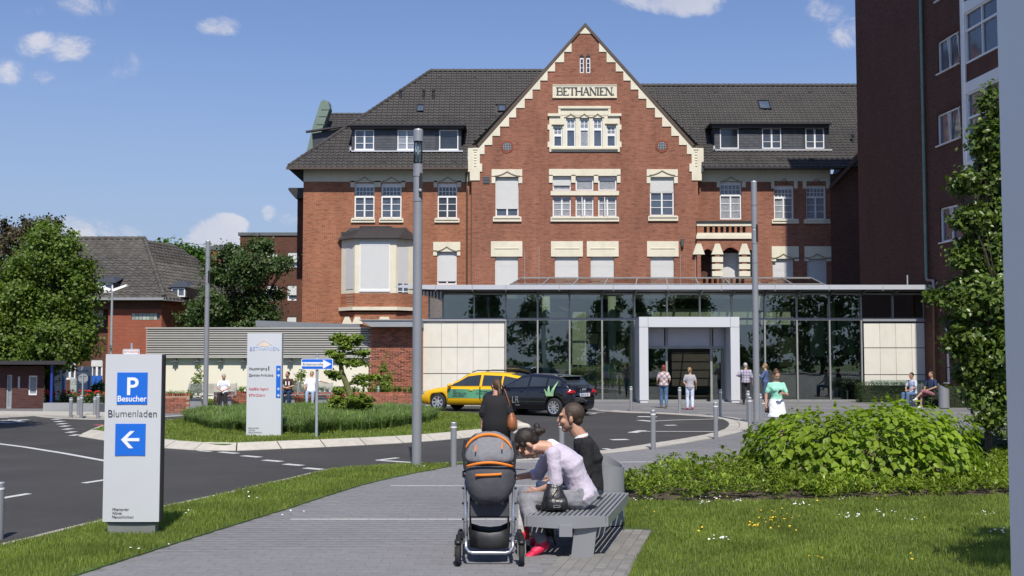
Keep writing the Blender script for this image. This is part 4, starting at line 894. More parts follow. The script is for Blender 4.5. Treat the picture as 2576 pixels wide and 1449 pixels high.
dm, ws, Yd = dormer(1797, 2086, 320, 376, plY(377, O2, Vrn, T3)-.05, [(1811, 322, 1858, 374), (1917, 322, 1965, 374), (2026, 322, 2073, 374)], O2, (1787, 2093, 307))
for i, w in enumerate(ws):
    f = MB(); ring(f, w[0], w[1], w[2], w[3], Yd-.02, Yd+.05, .06)
    if i > 0: f.box((w[0]+w[1])/2-.05, (w[0]+w[1])/2+.05, Yd-.01, Yd+.05, w[2], w[3]); muntins(f, w[0], w[1], w[2], w[3], Yd+.04, 2, 3, .03)
    f.build('dormer_window', 'white', dm); q = MB(); q.box(w[0]+.04, w[1]-.04, Yd+.045, Yd+.06, w[2]+.04, w[3]-.04); q.build('pane', ['paned', 'pane', 'pane'][i], dm)
# rear wing seen past the left hip: copper gable coping, tiled roof, slate cheek
Yb = YW+3
q = MB(); pts = [(P(a, b, Yb+2).x, P(a, b, Yb+2).z) for a, b in ((775, 380), (788, 325), (808, 262), (814, 254), (829, 258), (832, 275), (812, 330), (800, 380))]; q.prismy(pts[::-1], Yb+1.6, Yb+2.6); q.build('copper_coping', 'copper', B_)
q = MB()
for yy in (275, 292, 312): a = P(800, yy, Yb+1.58); q.bar((P(793+(325-yy)*.3, yy, Yb+1.58).x, Yb+1.58, a.z), (P(830-(yy-270)*.3, yy+1, Yb+1.58).x, Yb+1.58, a.z), .03, .04)
q.build('copper_seam', 'copper', B_)
ridge_z = P(870, 289, Yb+4).z; O4 = Vector((P(775, 380, Yb).x, Yb-.2, P(800, 400, Yb).z)); V4 = Vector((0, 4.2, ridge_z-O4.z)); l4 = V4.length; u1 = P(1000, 300, Yb+4).x-O4.x; ua = P(829, 289, Yb+4).x-O4.x
roofplane(B_, O4, (1, 0, 0), V4, [(.3, 0), (u1, 0), (u1, l4), (ua, l4)]); hipcaps(B_, (O4.x+ua, Yb+4, ridge_z+.04), (O4.x+u1, Yb+4, ridge_z+.04), .1)
q = MB(); pts = [(P(a, b, Yb-1).x, P(a, b, Yb-1).z) for a, b in ((787, 372), (785, 336), (866, 322), (900, 318), (900, 372))]; q.prismy(pts, Yb-1, Yb+1); o = q.build('rear_dormer', 'slate', B_)
q = MB(); a = P(770, 332, Yb-1.2); b = P(905, 312, Yb-1.2); q.bar(a, b, .1, .3, up=(0, 1, 0)) ; q.build('rear_dormer_roof', 'roofdark', o)
# darker rear part left of the wing
q = MB(); x0, x1 = P(748, 600, YW+4).x, P(764, 600, YW+4).x; q.box(x0, x1+1, YW+3.9, YW+10, 0, P(750, 490, YW+4).z); q.build('rear_wall', 'brickb', B_)
q = MB(); zz1 = P(750, 478, YW+4).z; q.prismy([(P(733, 480, YW+4).x, zz1), (P(733, 480, YW+4).x, zz1-.15), (x0, zz1-.65), (x1+.5, zz1-.65), (x1+.5, zz1)][::-1], YW+3, YW+10); q.build('rear_eave', 'roofdark', B_)
# bay window
yb0 = YW-1.1; bx = [P(859, 650, YW-.1).x, P(893, 650, yb0).x, P(996, 650, yb0).x, P(1041, 650, YW-.1).x]; zt = P(950, 600, yb0).z; zm = P(950, 737, yb0).z; zl = P(950, 772, yb0).z
fp = [(bx[0], YW-.1), (bx[1], yb0), (bx[2], yb0), (bx[3], YW-.1)]
q = MB(); q.prismz([(x, y) for x, y in fp], zm, zt); bay = q.build('bay_window', 'cream', B_)
q = MB(); q.prismz([(x, y) for x, y in fp], zl, zm); q.prismz([(x*1+.0, y+.06) for x, y in fp], 2.5, zl-.3); q.build('bay_brick', 'brick', bay)
q = MB(); q.prismz([(fp[0][0]-.15, fp[0][1]), (fp[1][0]-.1, fp[1][1]-.14), (fp[2][0]+.1, fp[2][1]-.14), (fp[3][0]+.15, fp[3][1])], zl-.2, zl); q.build('bay_ledge', 'cream', bay)
q = MB(); A0 = [(fp[0][0]-.28, fp[0][1], zt), (fp[1][0]-.15, fp[1][1]-.3, zt), (fp[2][0]+.15, fp[2][1]-.3, zt), (fp[3][0]+.28, fp[3][1], zt)]; zq = P(950, 573, YW).z; A1 = [(bx[0]+.5, YW-.02, zq), (bx[1]+.35, YW-.06, zq+.0), (bx[2]-.35, YW-.06, zq), (bx[3]-.5, YW-.02, zq)]
q.add(A0+A1, [(0, 1, 5, 4), (1, 2, 6, 5), (2, 3, 7, 6), (4, 5, 6, 7), (3, 2, 1, 0)]); 
for a, b in ((859, 872), (872, 888), (888, 905), (905, 985), (985, 1003), (1003, 1018), (1018, 1036)): xx0, xx1 = P(a, 590, YW).x, P(b, 590, YW).x; q.box(xx0, xx1, YW-.09, YW, zq-.5, zq+.1-abs((a+b)/2-946)/90*.42)
q.build('bay_roof', 'roofdark', bay)
x0, x1, z0, z1 = RX(908, 616, 978, 728, yb0); shutter(bay, x0, x1, z0, z1, yb0-.015); q = MB(); q.box(x0-.08, x1+.08, yb0-.05, yb0+.01, z0-.14, z0-.02); q.box(x0, x1, yb0-.03, yb0+.01, z1, z1+.12); ring(q, x0-.07, x1+.07, z0-.02, z1+.16, yb0-.04, yb0, .05); q.build('shutter_frame', 'white', bay)
def side_sh(p0, p1, f0, f1, z0, z1, frac=1, name='roller_shutter'):
    p0 = Vector((*p0, 0)); p1 = Vector((*p1, 0)); a = p0+(p1-p0)*f0; b = p0+(p1-p0)*f1; n_ = Vector(((p1-p0).y, -(p1-p0).x, 0)).normalized()*.02; a += n_; b += n_
    q = MB(); zs_ = z1-(z1-z0)*frac; n2 = int((z1-zs_)/.055); 
    for i in range(n2): zz_ = zs_+i*.055; q.quad((*(a).xy, zz_), (*(b).xy, zz_), (*(b+n_*.4).xy, zz_+.045), (*(a+n_*.4).xy, zz_+.045)); q.quad((*(a+n_*.4).xy, zz_+.045), (*(b+n_*.4).xy, zz_+.045), (*b.xy, zz_+.055), (*a.xy, zz_+.055))
    q.build(name, 'shutter', bay)
    if frac < 1: q = MB(); q.quad((*a.xy, z0), (*b.xy, z0), (*b.xy, zs_), (*a.xy, zs_)); q.build('pane', 'pane', bay); q = MB(); m_ = (a+b)/2+n_*.5; q.bar((*m_.xy, z0), (*m_.xy, zs_), .06, .04); q.bar((*(a+n_*.5).xy, (z0+zs_)/2-.2), (*(b+n_*.5).xy, (z0+zs_)/2-.2), .04, .06); q.build('pane_frame', 'white', bay)
side_sh(fp[0], fp[1], .36, .92, P(880, 727, yb0).z, P(880, 620, yb0).z); side_sh(fp[2], fp[3], .12, .66, P(1010, 716+20, yb0).z, P(1010, 619, yb0).z, .80)
# arches with cream voussoirs under the bay
for a in ((868, 878), (893, 905)): q = MB(); q.prismy([(P(a[0]-8, 812, yb0).x, P(0, 815, yb0).z), (P(a[1]+8, 812, yb0).x, P(0, 815, yb0).z), (P(a[1], 797, yb0).x, P(0, 797, yb0).z), (P(a[0], 797, yb0).x, P(0, 797, yb0).z)], yb0-.03, yb0+.1); q.build('voussoir', 'cream', bay)
q = MB(); q.prismy([(P(952, 812, yb0).x, P(0, 808, yb0).z), (P(982, 812, yb0).x, P(0, 808, yb0).z), (P(978, 797, yb0).x, P(0, 797, yb0).z), (P(956, 797, yb0).x, P(0, 797, yb0).z)], yb0-.03, yb0+.1)
q.build('voussoir', 'cream', bay)
# balcony with pierced parapet and arches, right wing
yB = YW-.75; q = MB(); x0, x1, z0, z1 = RX(1753, 564, 1893, 600, yB); q.box(x0, x1, yB-.06, YW, z0+.2, z0+.34)
q.box(x0, x1, yB-.05, YW, z1-.12, z1+.08); q.box(x0-.05, x1+.05, yB-.1, YW, z0-.02, z0+.2); bal = q.build('balcony', 'cream', B_)
q = MB(); n = 9
for i in range(n): xx = x0+.35+(x1-x0-.7)*i/(n-1); q.box(xx-.07, xx+.07, yB-.02, yB+.2, z0+.3, z1-.1)
q.box(x0, x0+.35, yB-.021, yB+.2, z0+.3, z1-.1); q.box(x1-.35, x1, yB-.021, yB+.2, z0+.3, z1-.1); q.build('baluster', 'brick', bal)
q = MB(); q.box(x0, x1, yB+.25, YW, z0+.3, z1+.02); q.build('balcony_shade_box', 'dark', bal)  # dark box stands in for the shade behind the parapet openings
q = MB(); q.box(x0, x1, yB-.12, YW, z1+.09, z1+.2); q.build('balcony_rail', 'roofdark', bal)
q = MB(); zA = P(0, 622, yB).z; zb_ = z0-.02; cw = [(P(1763, 650, yB).x, P(1799, 650, yB).x, .35), (P(1811, 650, yB).x, P(1867, 650, yB).x, .45), (P(1879, 650, yB).x, P(1900, 650, yB).x, .3)]
edges = [x0]; 
top = []
for (a, b, rise) in cw:
    for k in range(9): t_ = k/8; top.append((a+(b-a)*t_, zA-.45+rise*math.sin(math.pi*t_)))
pl = [(x0, 3.5), (x0, zb_), (x1, zb_), (x1, 3.5)]
cols_x = [x0]+[c for ab in cw for c in ab[:2]]+[x1]
for i in range(0, len(cols_x), 2): q.box(cols_x[i], cols_x[i+1], yB, yB+.35, 3.5, zA-.45) if cols_x[i+1] > cols_x[i] else None
for i in range(len(top)-1): a, b = top[i], top[i+1]; q.prismy([(a[0], a[1]), (b[0], b[1]), (b[0], zb_), (a[0], zb_)], yB, yB+.35)
q.box(x0, cw[0][0], yB, yB+.35, zA-.46, zb_); q.build('arcade', 'brickg', bal)
for xx in (P(1758, 650, yB).x, P(1805, 650, yB).x, P(1873, 650, yB).x):
    q = MB(); q.prismy([(xx-.36, P(0, 640, yB).z), (xx+.36, P(0, 640, yB).z), (xx+.14, P(0, 613, yB).z), (xx-.14, P(0, 613, yB).z)], yB-.04, yB+.38); q.build('voussoir', 'cream', bal)
    if xx > x0+.3:
        for y_ in (646, 664, 682): q = MB(); q.box(xx-.33, xx+.33, yB-.03, yB+.38, P(0, y_+13, yB).z, P(0, y_, yB).z); q.build('pier_block', 'cream', bal)
shutter(bal, P(1812, 0, YW).x, P(1866, 0, YW).x, 3.5, P(0, 636, YW).z, YW+.12)
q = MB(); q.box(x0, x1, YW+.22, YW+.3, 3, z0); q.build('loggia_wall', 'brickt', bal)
# small things on the wall
q = MB(); c = P(1717, 609, YG-.15); q.tube([(c.x, YG-.15, c.z-.25), (c.x, YG-.15, c.z+.2)], [.08, .12], 8); q.box(c.x-.05, c.x+.05, YG-.15, YG, c.z+.1, c.z+.2); q.build('wall_lamp', 'greyd', B_)
q = MB(); c = P(1223.5, 453, YG)
for k in range(5): q.box(c.x-.2, c.x+.2, YG-.05-.0, YG, c.z-.2+k*.09, c.z-.15+k*.09)
q.tube([(c.x, YG-.01, c.z), (c.x, YG, c.z)], .22, 16); q.build('vent_grille', 'greyd', B_)
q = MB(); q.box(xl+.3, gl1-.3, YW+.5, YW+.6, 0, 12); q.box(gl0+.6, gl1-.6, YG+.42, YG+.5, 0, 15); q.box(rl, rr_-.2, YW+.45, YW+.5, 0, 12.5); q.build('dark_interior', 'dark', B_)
q = MB(); q.box(xl, rr_, YW+11.9, YW+12, 0, zc); q.build('back_wall', 'brick', B_)
# ================================================================ GLASS ENTRANCE HALL
YH = 51.8
hall = thing('entrance_hall', 'glass entrance hall with flat overhanging roof and pale stone panels', 'entrance hall', (8, YH, 0))
hx = lambda px, Y=YH: (px-1288)/FPX*Y*1.0035
def HX(px): return P(px, 900, YH).x
def HZ(py): return P(1288, py, YH).z
mull = [1079, 1114, 1192.6, 1272, 1352.5, 1433, 1514.6, 1596.6, 1678.6, 1761, 1842, 1924, 2005, 2087, 2167, 2247, 2326.5, 2349]
zt0, zt1 = HZ(806), HZ(801); ztop = HZ(738); zb = .06
xa, xz = HX(1079), HX(2349)
q = MB()
for m_ in mull:
    lo = zt1 if (m_ < 1270 or m_ > 2170) else zb
    if 1600 < m_ < 1860: lo = HZ(800)
    q.box(HX(m_)-.035, HX(m_)+.035, YH-.09, YH+.05, lo, ztop+.1)
q.build('mullion', 'mull', hall)
q = MB(); q.box(xa, xz, YH-.085, YH+.045, zt0, zt1+.02); q.box(HX(1270), HX(2168), YH-.08, YH+.05, 0, .08); q.box(xa, xz, YH-.08, YH+.04, HZ(741.5), HZ(738)); q.build('transom', 'mull', hall)
pns = MB()
for i in range(len(mull)-1):
    a, b = HX(mull[i])+.035, HX(mull[i+1])-.035
    p = MB(); p.box(a, b, YH-.006, YH+.006, zt1, HZ(741)); p.build('glass_pane', 'glass', hall)
    if mull[i] >= 1270 and mull[i+1] <= 2170 and not (1590 < mull[i] < 1850): p = MB(); p.box(a, b, YH-.006, YH+.006, .08, zt0); p.build('glass_pane', 'glass', hall)
p = MB(); p.box(HX(1842)+.3, HX(1924)-.035, YH-.006, YH+.006, .08, zt0); p.build('glass_pane', 'glass', hall)
# stone walls
for xs, zsx in (((1064.5, 1110.7, 1150.4, 1190.4, 1229.6, 1269), (810, 873.5, 939.7, 1008)), ((2172.6, 2213, 2253, 2293, 2332.6, 2347.6), (812, 875, 942.4, 1008))):
    q = MB(); q.box(HX(xs[0])+.02, HX(xs[-1])-.02, YH-.02, YH+.2, 0, HZ(zsx[0])-.02); q.build('stone_backing', 'greyd', hall)
    for i in range(5):
        for j in range(3):
            z0 = max(HZ(zsx[j+1]), .03); p = MB(); p.box(HX(xs[i])+.006, HX(xs[i+1])-.006, YH-.075-random.uniform(0, .003), YH-.03, z0+.018, HZ(zsx[j])-.018); p.build('stone_panel', 'stone', hall)
    q = MB(); q.box(HX(xs[0])-.05, HX(xs[-1])+.05, YH-.16, YH, HZ(808), HZ(803)); q.box(HX(xs[0])-.05, HX(xs[-1])+.05, YH-.10, YH, HZ(810.5), HZ(808)); q.build('ledge', 'zinc', hall)
# canopy roof
YC = 50.7; cx0, cx1 = P(990, 722, YC).x, P(2370, 722, YC).x; cz0, cz1 = P(1500, 728, YC).z, P(1500, 716.5, YC).z
q = MB()
pts = [(cx0, 728-3), (cx0+.2, 0)]
q.add([(cx0, YC, cz0+.10), (cx0+.35, YC, cz1), (cx1, YC, cz1), (cx1, YC, cz0), (cx0+1.6, YC, cz0), (cx0, YC+.12, cz0+.10), (cx0+.35, YC+.12, cz1), (cx1, YC+.12, cz1), (cx1, YC+.12, cz0), (cx0+1.6, YC+.12, cz0)], [(4, 3, 2, 1, 0), (5, 6, 7, 8, 9), (0, 1, 6, 5), (1, 2, 7, 6), (2, 3, 8, 7), (3, 4, 9, 8), (4, 0, 5, 9)])
q.build('fascia', 'alu', hall)
q = MB(); zs0 = HZ(738)+.02
q.add([(cx0+.4, YC+.12, cz0+.02), (cx1, YC+.12, cz0+.02), (cx1, YH+.3, zs0), (cx0+1.8, YH+.3, zs0), (cx0+.4, YC+.12, cz1-.02), (cx1, YC+.12, cz1-.02), (cx1, YH+.3, cz1-.04), (cx0+1.8, YH+.3, cz1-.04)], [(0, 1, 2, 3), (5, 4, 7, 6)])
for a_, b_, c_, d_ in ((cx0+1.8, cx1, YH+.3, 53.6), (xa, P(1275, 714, 53.6).x, 53.6, 57.5), (P(2085, 714, 53.6).x, cx1, 53.6, 57.5), (xa, cx1, 57.5, 69.3)): q.box(a_, b_, c_, d_, zs0+.03, cz1-.04)
q.build('roof_slab', 'greyd', hall)
q = MB()
for i in range(17):
    px = 1042+i*81.6*.0+ [0][0]
for px in [1096, 1140+48, 1273, 1407, 1543, 1680, 1815, 1950, 2086, 2221, 2356]: q.box(P(px, 722, YC).x-.012, P(px, 722, YC).x+.012, YC-.004, YC+.1, cz0-.07, cz1+.01)
q.build('fascia_joint', 'mull', hall)
for m_ in mull[1:-1]:
    q = MB(); x = HX(m_); q.add([(x-.03, YC+.15, cz0), (x+.03, YC+.15, cz0), (x+.03, YH-.09, zs0-.0), (x-.03, YH-.09, zs0), (x-.03, YH-.09, zs0-.18), (x+.03, YH-.09, zs0-.18), (x-.03, YC+.15, cz0-.04), (x+.03, YC+.15, cz0-.04)], [(6, 7, 5, 4), (0, 6, 4, 3), (7, 1, 2, 5), (0, 1, 7, 6)]); q.build('canopy_bracket', 'greyd', hall)
# toothed shading slats at the left tip of the canopy
q = MB()
for i in range(9): x = P(1045+i*8, 745, YC+1).x; q.box(x, x+.07, YC+.3, YC+1.0, cz0-.18-.05*i*.5, cz0-.05)
q.build('shading_slats', 'zinc', hall)
# roof light
ys0, ys1 = 53.5, 57.5; q = MB(); zr0 = cz1+.05; sx0, sx1 = P(1272, 714, ys0).x, P(2088, 714, ys0).x; tx0, tx1 = P(1312, 697, ys1).x, P(2040, 697, ys1).x; zr1 = P(1500, 699, ys1).z
n = 10
for i in range(n+1):
    t_ = i/n; q.bar((sx0+(sx1-sx0)*t_, ys0, zr0), (tx0+(tx1-tx0)*t_, ys1, zr1), .06, .05)
q.bar((sx0, ys0, zr0), (sx1, ys0, zr0), .07, .07); q.bar((tx0, ys1, zr1), (tx1, ys1, zr1), .07, .07); m1 = .35; q.bar((sx0+(tx0-sx0)*m1, ys0+(ys1-ys0)*m1, zr0+(zr1-zr0)*m1), (sx1+(tx1-sx1)*m1, ys0+(ys1-ys0)*m1, zr0+(zr1-zr0)*m1), .05, .05)
rl_ = q.build('roof_light', 'mull', hall)
for i in range(n):
    a = i/n; b = (i+1)/n; p = MB(); p.quad((sx0+(sx1-sx0)*a, ys0, zr0), (sx0+(sx1-sx0)*b, ys0, zr0), (tx0+(tx1-tx0)*b, ys1, zr1), (tx0+(tx1-tx0)*a, ys1, zr1)); p.build('pane', 'skyl', rl_)
q = MB(); q.box(cx1-1.2, cx1-1.15, YC+1, YC+1.05, cz1, cz1+.5)
for px in (1320, 1356, 2092*.0+1712, 2092*.0+1750): x = P(px, 700, 54).x; q.tube([(x, 54, cz1), (x, 54, cz1+random.uniform(1.5, 2.3))], .008, 5)
q.build('lightning_rod', 'galv', hall)
# portal
yp = 49.9; px0, px1, _, pz1 = RX(1608.5, 797, 1861, 1010, yp); pzb = 0.06; zin = P(1734, 822.7, yp).z; fw = P(1631, 900, yp).x-px0
por = MB()
for a, b in ((px0, px0+fw), (px1-fw, px1)): por.box(a, b, yp, YH+.3, pzb+.06, zin-.008); por.box(a+.03, b-.03, yp+.03, YH, 0, pzb+.06)
por.box(px0, px0+fw-.006, yp, YH+.3, zin+.006, pz1); por.box(px1-fw+.006, px1, yp, YH+.3, zin+.006, pz1); por.box(px0+fw+.006, px1-fw-.006, yp, YH+.3, zin+.002, pz1)
porto = por.build('portal', 'portal', hall)
yd = YH-.7; dz0, dz1 = P(1734, 871.6, yd).z, P(1734, 826, yd).z; q = MB()
xi0, xi1 = px0+fw, px1-fw; o0, o1 = P(1683, 900, yd).x, P(1783.6, 900, yd).x; s0, s1 = P(1674, 900, yd).x, P(1792, 900, yd).x
for a, b in ((xi0, s0-.02), (s0+.08, s1-.08), (s1+.02, xi1)):
    p = MB(); p.box(a+.03, b-.03, yd, yd+.05, dz0+.02, dz1); p.build('top_panel', mat('portal_top%d' % int(a*10), (.42, .42, .45), .35, metal=.3, var=.05), porto)
q.box(xi0, xi1, yd-.05, yd+.08, dz0-.10, dz0+.02); q.box(xi0, xi1, yd-.05, yd+.08, dz1, zin)
for a in (xi0, s0, s1-.1, xi1-.07): q.box(a, a+.09, yd-.06, yd+.08, 0, dz1)
q.box(xi0, s0, yd-.05, yd+.05, 0, .1); q.box(s1, xi1, yd-.05, yd+.05, 0, .1); q.box(P(1745, 0, yd).x-.0, P(1772, 0, yd).x, yd-.16, yd-.05, dz0-.07, dz0+.0)
q.build('door_frame', 'mull', porto)
for a, b in ((xi0+.07, s0), (s1, xi1-.07)): p = MB(); p.box(a, b, yd, yd+.012, .1, dz0-.1); p.build('sliding_door', 'glass', porto)
q = MB(); q.box(px0+.1, px1-.1, yp-.15, yd, -.01, .02); q.build('threshold', 'zinc', porto)
# interior
YI = 63.0
q = MB(); q.box(xa, xz, YH, YI, -.01, .012); q.build('floor', mat('hall_floor', (.14, .14, .12), .35, var=.1), hall)
q = MB(); q.box(xa, xz, YI, YI+.2, 0, ztop); q.build('rear_wall', mat('hall_wall_green', (.20, .27, .21), .8), hall)
hw_ = mat('hall_wall_pale', (.78, .82, .68), .8)
for a, b, z0, z1, yy in ((1440, 1475, 1.6, 4.2, 57), (1500, 1640, 3.3, 4.3, 60), (1640, 1990, 3.6, 4.4, 58), (2110, 2150, 1.9, 3.9, 56), (1700, 1745, 1.9, 2.6, 61), (1330, 1420, 3.7, 4.3, 59), (2040, 2075, 2.0, 4.0, 57)):
    p = MB(); x0, x1 = P(a, 900, yy).x, P(b, 900, yy).x; p.box(x0, x1, yy, yy+.12, z0, z1); p.build('sun_patch_panel', hw_, hall)  # pale boxes stand in for sunlit patches on the inner walls
for px in (1374, 1540, 1905, 2093): x = P(px, 900, 54.5).x; p = MB(); p.tube([(x, 54.5, 0), (x, 54.5, ztop)], .19, 14); p.build('column', hw_, hall, smooth=True)
q = MB()
for px in (1480, 1530, 1580, 1960, 2040): x = P(px, 900, 58).x; q.box(x, x+.8, 58, 58.1, 0, random.uniform(2, 3.2))
q.build('partition', mat('hall_partition', (.07, .08, .06), .7), hall)
q = MB()
for i in range(7): x = P(1690, 0, 59).x; q.box(x, x+2.2, 59+i*.02, 59.1+i*.02, .5+i*.42, .86+i*.42)
q.build('slatted_panel', mat('hall_slats', (.10, .10, .09), .6), hall)
q = MB(); x = P(1476, 900, 53.5).x; q.box(x+.1, x+.5, 55, 55.3, 0, 2.0); q.box(P(1480, 0, 54.2).x, P(1500, 0, 54.2).x, 54, 54.4, .0, 2.6); q.build('banner', mat('hall_banner', (.06, .14, .28), .7), hall)
zl2 = ztop-.5; q = MB()
for i in range(5): x = P(1400+i*140, 800, 56).x; q.bar((x, 54, zl2), (x+.9, 60, zl2), .12, .05)
q.build('ceiling_strip', hw_, hall)

# ================================================================ BRICK TOWER ON THE RIGHT
k_ = -.092; XT = lambda Y: 18.65+k_*(Y-50)
def TW(px, py):          # picture point onto the tower's wall
    dy = FPX*math.cos(TH)-(724.5-py)*math.sin(TH); dz = FPX*math.sin(TH)+(724.5-py)*math.cos(TH); dx = px-1288
    t = (18.65-k_*50)/(dx-k_*dy); return Vector((dx*t, dy*t, CAMZ+dz*t))
tower = thing('brick_tower_building', 'tall dark brick building in shade with green drainpipe at the right', 'building', (18.5, 52, 0))
T_ = tower; Y0 = 38.5; Y1 = TW(2158, 400).y; HT = 28
ux = Vector((k_, 1, 0)).normalized(); n_ = Vector((-1, k_, 0)).normalized()     # wall direction and outward normal
O_t = Vector((XT(50), 50, 0))
def tw(s, z, out=0): return O_t+ux*s+Vector((0, 0, z))+n_*out
def TS(px, py): p = TW(px, py); return (p-O_t).dot(ux), p.z
sA, sB = (Y0-50)/ux.y, (Y1-50)/ux.y
wn = []
for tp, bt in (((2358, 105, 2412, 78), (2357, 186, 2412, 162)), ((2357, 293, 2415, 263), (2356, 371, 2417, 343)), ((2364, 524, 2420, 510), (2364, 612, 2420, 598)), ((2352, 1-90, 2408, -120), (2352, 1, 2408, -25))):
    a = TS(tp[0], tp[1]); b = TS(tp[2], tp[3]); c = TS(bt[0], bt[1]); d = TS(bt[2], bt[3]); wn.append((b[0], a[0], (c[1]+d[1])/2, (a[1]+b[1])/2))
wn.append((TS(2380, 800)[0]-.2, TS(2352, 800)[0]-.9, .9, 3.3))
q = MB(); xs = sorted({sA, sB, *[v for w in wn for v in w[:2]]}); zs_ = sorted({0, HT, *[v for w in wn for v in w[2:]]})
for i in range(len(xs)-1):
    for j in range(len(zs_)-1):
        cx, cz = (xs[i]+xs[i+1])/2, (zs_[j]+zs_[j+1])/2
        if any(w[0] < cx < w[1] and w[2] < cz < w[3] for w in wn): continue
        q.quad(tw(xs[i], zs_[j]), tw(xs[i], zs_[j+1]), tw(xs[i+1], zs_[j+1]), tw(xs[i+1], zs_[j]))
for a, b, c, d in wn:
    q.quad(tw(a, c), tw(a, d), tw(a, d, -.2), tw(a, c, -.2)); q.quad(tw(b, c), tw(b, c, -.2), tw(b, d, -.2), tw(b, d)); q.quad(tw(a, c), tw(a, c, -.2), tw(b, c, -.2), tw(b, c)); q.quad(tw(a, d), tw(b, d), tw(b, d, -.2), tw(a, d, -.2))
far = tw(sB, 0); q.quad(far, far+Vector((14, 0, 0)), far+Vector((14, 0, HT)), far+Vector((0, 0, HT))); nr_ = tw(sA, 0); q.quad(nr_, nr_+Vector((0, 0, HT)), nr_+Vector((14, 0, HT)), nr_+Vector((14, 0, 0)))
q.quad(tw(sA, HT), tw(sB, HT), tw(sB, HT)+Vector((14, 0, 0)), tw(sA, HT)+Vector((14, 0, 0)))
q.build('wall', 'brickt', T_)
for a, b, c, d in wn:
    f = MB(); m_ = a+(b-a)*.5
    def bar_(s0, z0, s1, z1, w_=.07, o_=-.1): f.bar(tw(s0, z0, o_), tw(s1, z1, o_), w_, .07, up=n_)
    bar_(a, c+.03, b, c+.03); bar_(a, d-.03, b, d-.03); bar_(a+.03, c, a+.03, d); bar_(b-.03, c, b-.03, d); bar_(m_, c, m_, d, .08); f.bar(tw(a-.03, c-.03, .02), tw(b+.03, c-.03, .02), .16, .05)
    o = f.build('window', 'white', T_)
    for u0, u1 in ((a+.05, m_-.04), (m_+.04, b-.05)): p = MB(); p.quad(tw(u0, c+.05, -.13), tw(u0, d-.05, -.13), tw(u1, d-.05, -.13), tw(u1, c+.05, -.13)); p.build('pane', 'pane', o)
    tl = MB(); u0, u1 = a+.06, m_-.05; tl.bar(tw(u0, c+.08, -.08), tw(u0, d-.1, .04), .05, .04); tl.bar(tw(u1, c+.08, -.08), tw(u1, d-.1, .04), .05, .04); tl.bar(tw(u0, d-.1, .04), tw(u1, d-.1, .04), .05, .04); tl.build('tilted_casement', 'white', o)
    # soldier course over the opening
    s = MB(); nn_ = int((b-a+.3)/.09)
    for i in range(nn_): u = a-.15+i*.09; s.bar(tw(u+.04, d+.03, .004), tw(u+.04, d+.25, .004), .075, .02, up=n_)
    s.build('soldier_course', 'brickt', T_)
# white oriel strip
s0, s1 = TS(2517+60, 300)[0], TS(2441, 300)[0]; zlow = TS(2470, 420)[1]
q = MB(); pr = .35
def tb(s0, s1, z0, z1, o0, o1, mb):
    vs = [tw(s, z, o) for s in (s0, s1) for z in (z0, z1) for o in (o0, o1)]; mb.add(vs, [(0, 1, 3, 2), (4, 6, 7, 5), (0, 4, 5, 1), (2, 3, 7, 6), (0, 2, 6, 4), (1, 5, 7, 3)])
tb(s1-.28, s1, zlow, HT-.5, 0, pr, q); tb(s0, s1-.29, zlow, zlow+.3, 0, pr-.01, q); 
lv = [(zlow+.35, zlow+3.0), (zlow+4.1, zlow+6.9), (zlow+8.0, zlow+10.8)]
lv = [(TS(2480, 400)[1], TS(2480, 222)[1]), (TS(2480, 145)[1], TS(2480, 12)[1]), (TS(2480, -40)[1], TS(2480, -160)[1])]
for z0, z1 in lv: tb(s0, s1-.29, z1, z1+.45, .02, pr-.02, q); 
f = q.build('oriel', 'white', T_)
for (z0, z1), nz in zip(lv, [lv[1][0], lv[2][0], HT-2]): q = MB(); tb(s0, s1-.29, z1+.46, nz-.02, .0, pr-.08, q); q.build('oriel_apron', 'brickt', f)
for z0, z1 in lv:
    p = MB(); tb(s0, s1-.30, z0, z1, 0, pr-.16, p); w = p.build('oriel_glass', 'pane', f)
    p = MB(); L_ = s1-.30-s0
    for u in (0, .34, .68): tb(s1-.36-L_*u, s1-.30-L_*u, z0, z1, pr-.159, pr-.08, p)
    tb(s0, s1-.31, z0, z0+.08, pr-.159, pr-.07, p); tb(s0, s1-.31, z0+(z1-z0)*.62, z0+(z1-z0)*.62+.09, pr-.159, pr-.075, p); tb(s0, s1-.31, z1-.08, z1-.002, pr-.159, pr-.07, p); p.build('oriel_frame', 'white', f)
# drainpipe
dp = mat('pipe_green', (.16, .24, .20), .5, metal=.3, var=.2, scale=2); sp_ = TS(2331, 400)[0]; zc_ = TS(2337, 700)[1]
q = MB(); q.tube([tw(sp_, zc_, .12), tw(sp_, HT-.2, .12)], .075, 10)
z = zc_+1
while z < HT: q.tube([tw(sp_, z, .12), tw(sp_, z+.06, .12)], .095, 10); z += 1.9
q.build('drainpipe', dp, T_)
q = MB(); q.tube([tw(sp_, zc_+.05, .12), tw(sp_-.15, zc_-.1, .14), tw(sp_-.7, zc_-.15, .14), tw(sp_-.75, zc_-.6, .14)], .07, 8); q.build('pipe_elbow', mat('pipe_zinc', (.3, .29, .29), .4, metal=.5), T_)
q = MB(); s_ = TS(2356, 850)[0]; q.tube([tw(s_, 0, .1), tw(s_, 4.9, .1)], .06, 8); q.build('copper_pipe', mat('pipe_copper', (.22, .11, .06), .45, metal=.4), T_)
# low orange-brick infill between the hall and the tower, and the flat roof plane of the tower's neighbour is hidden

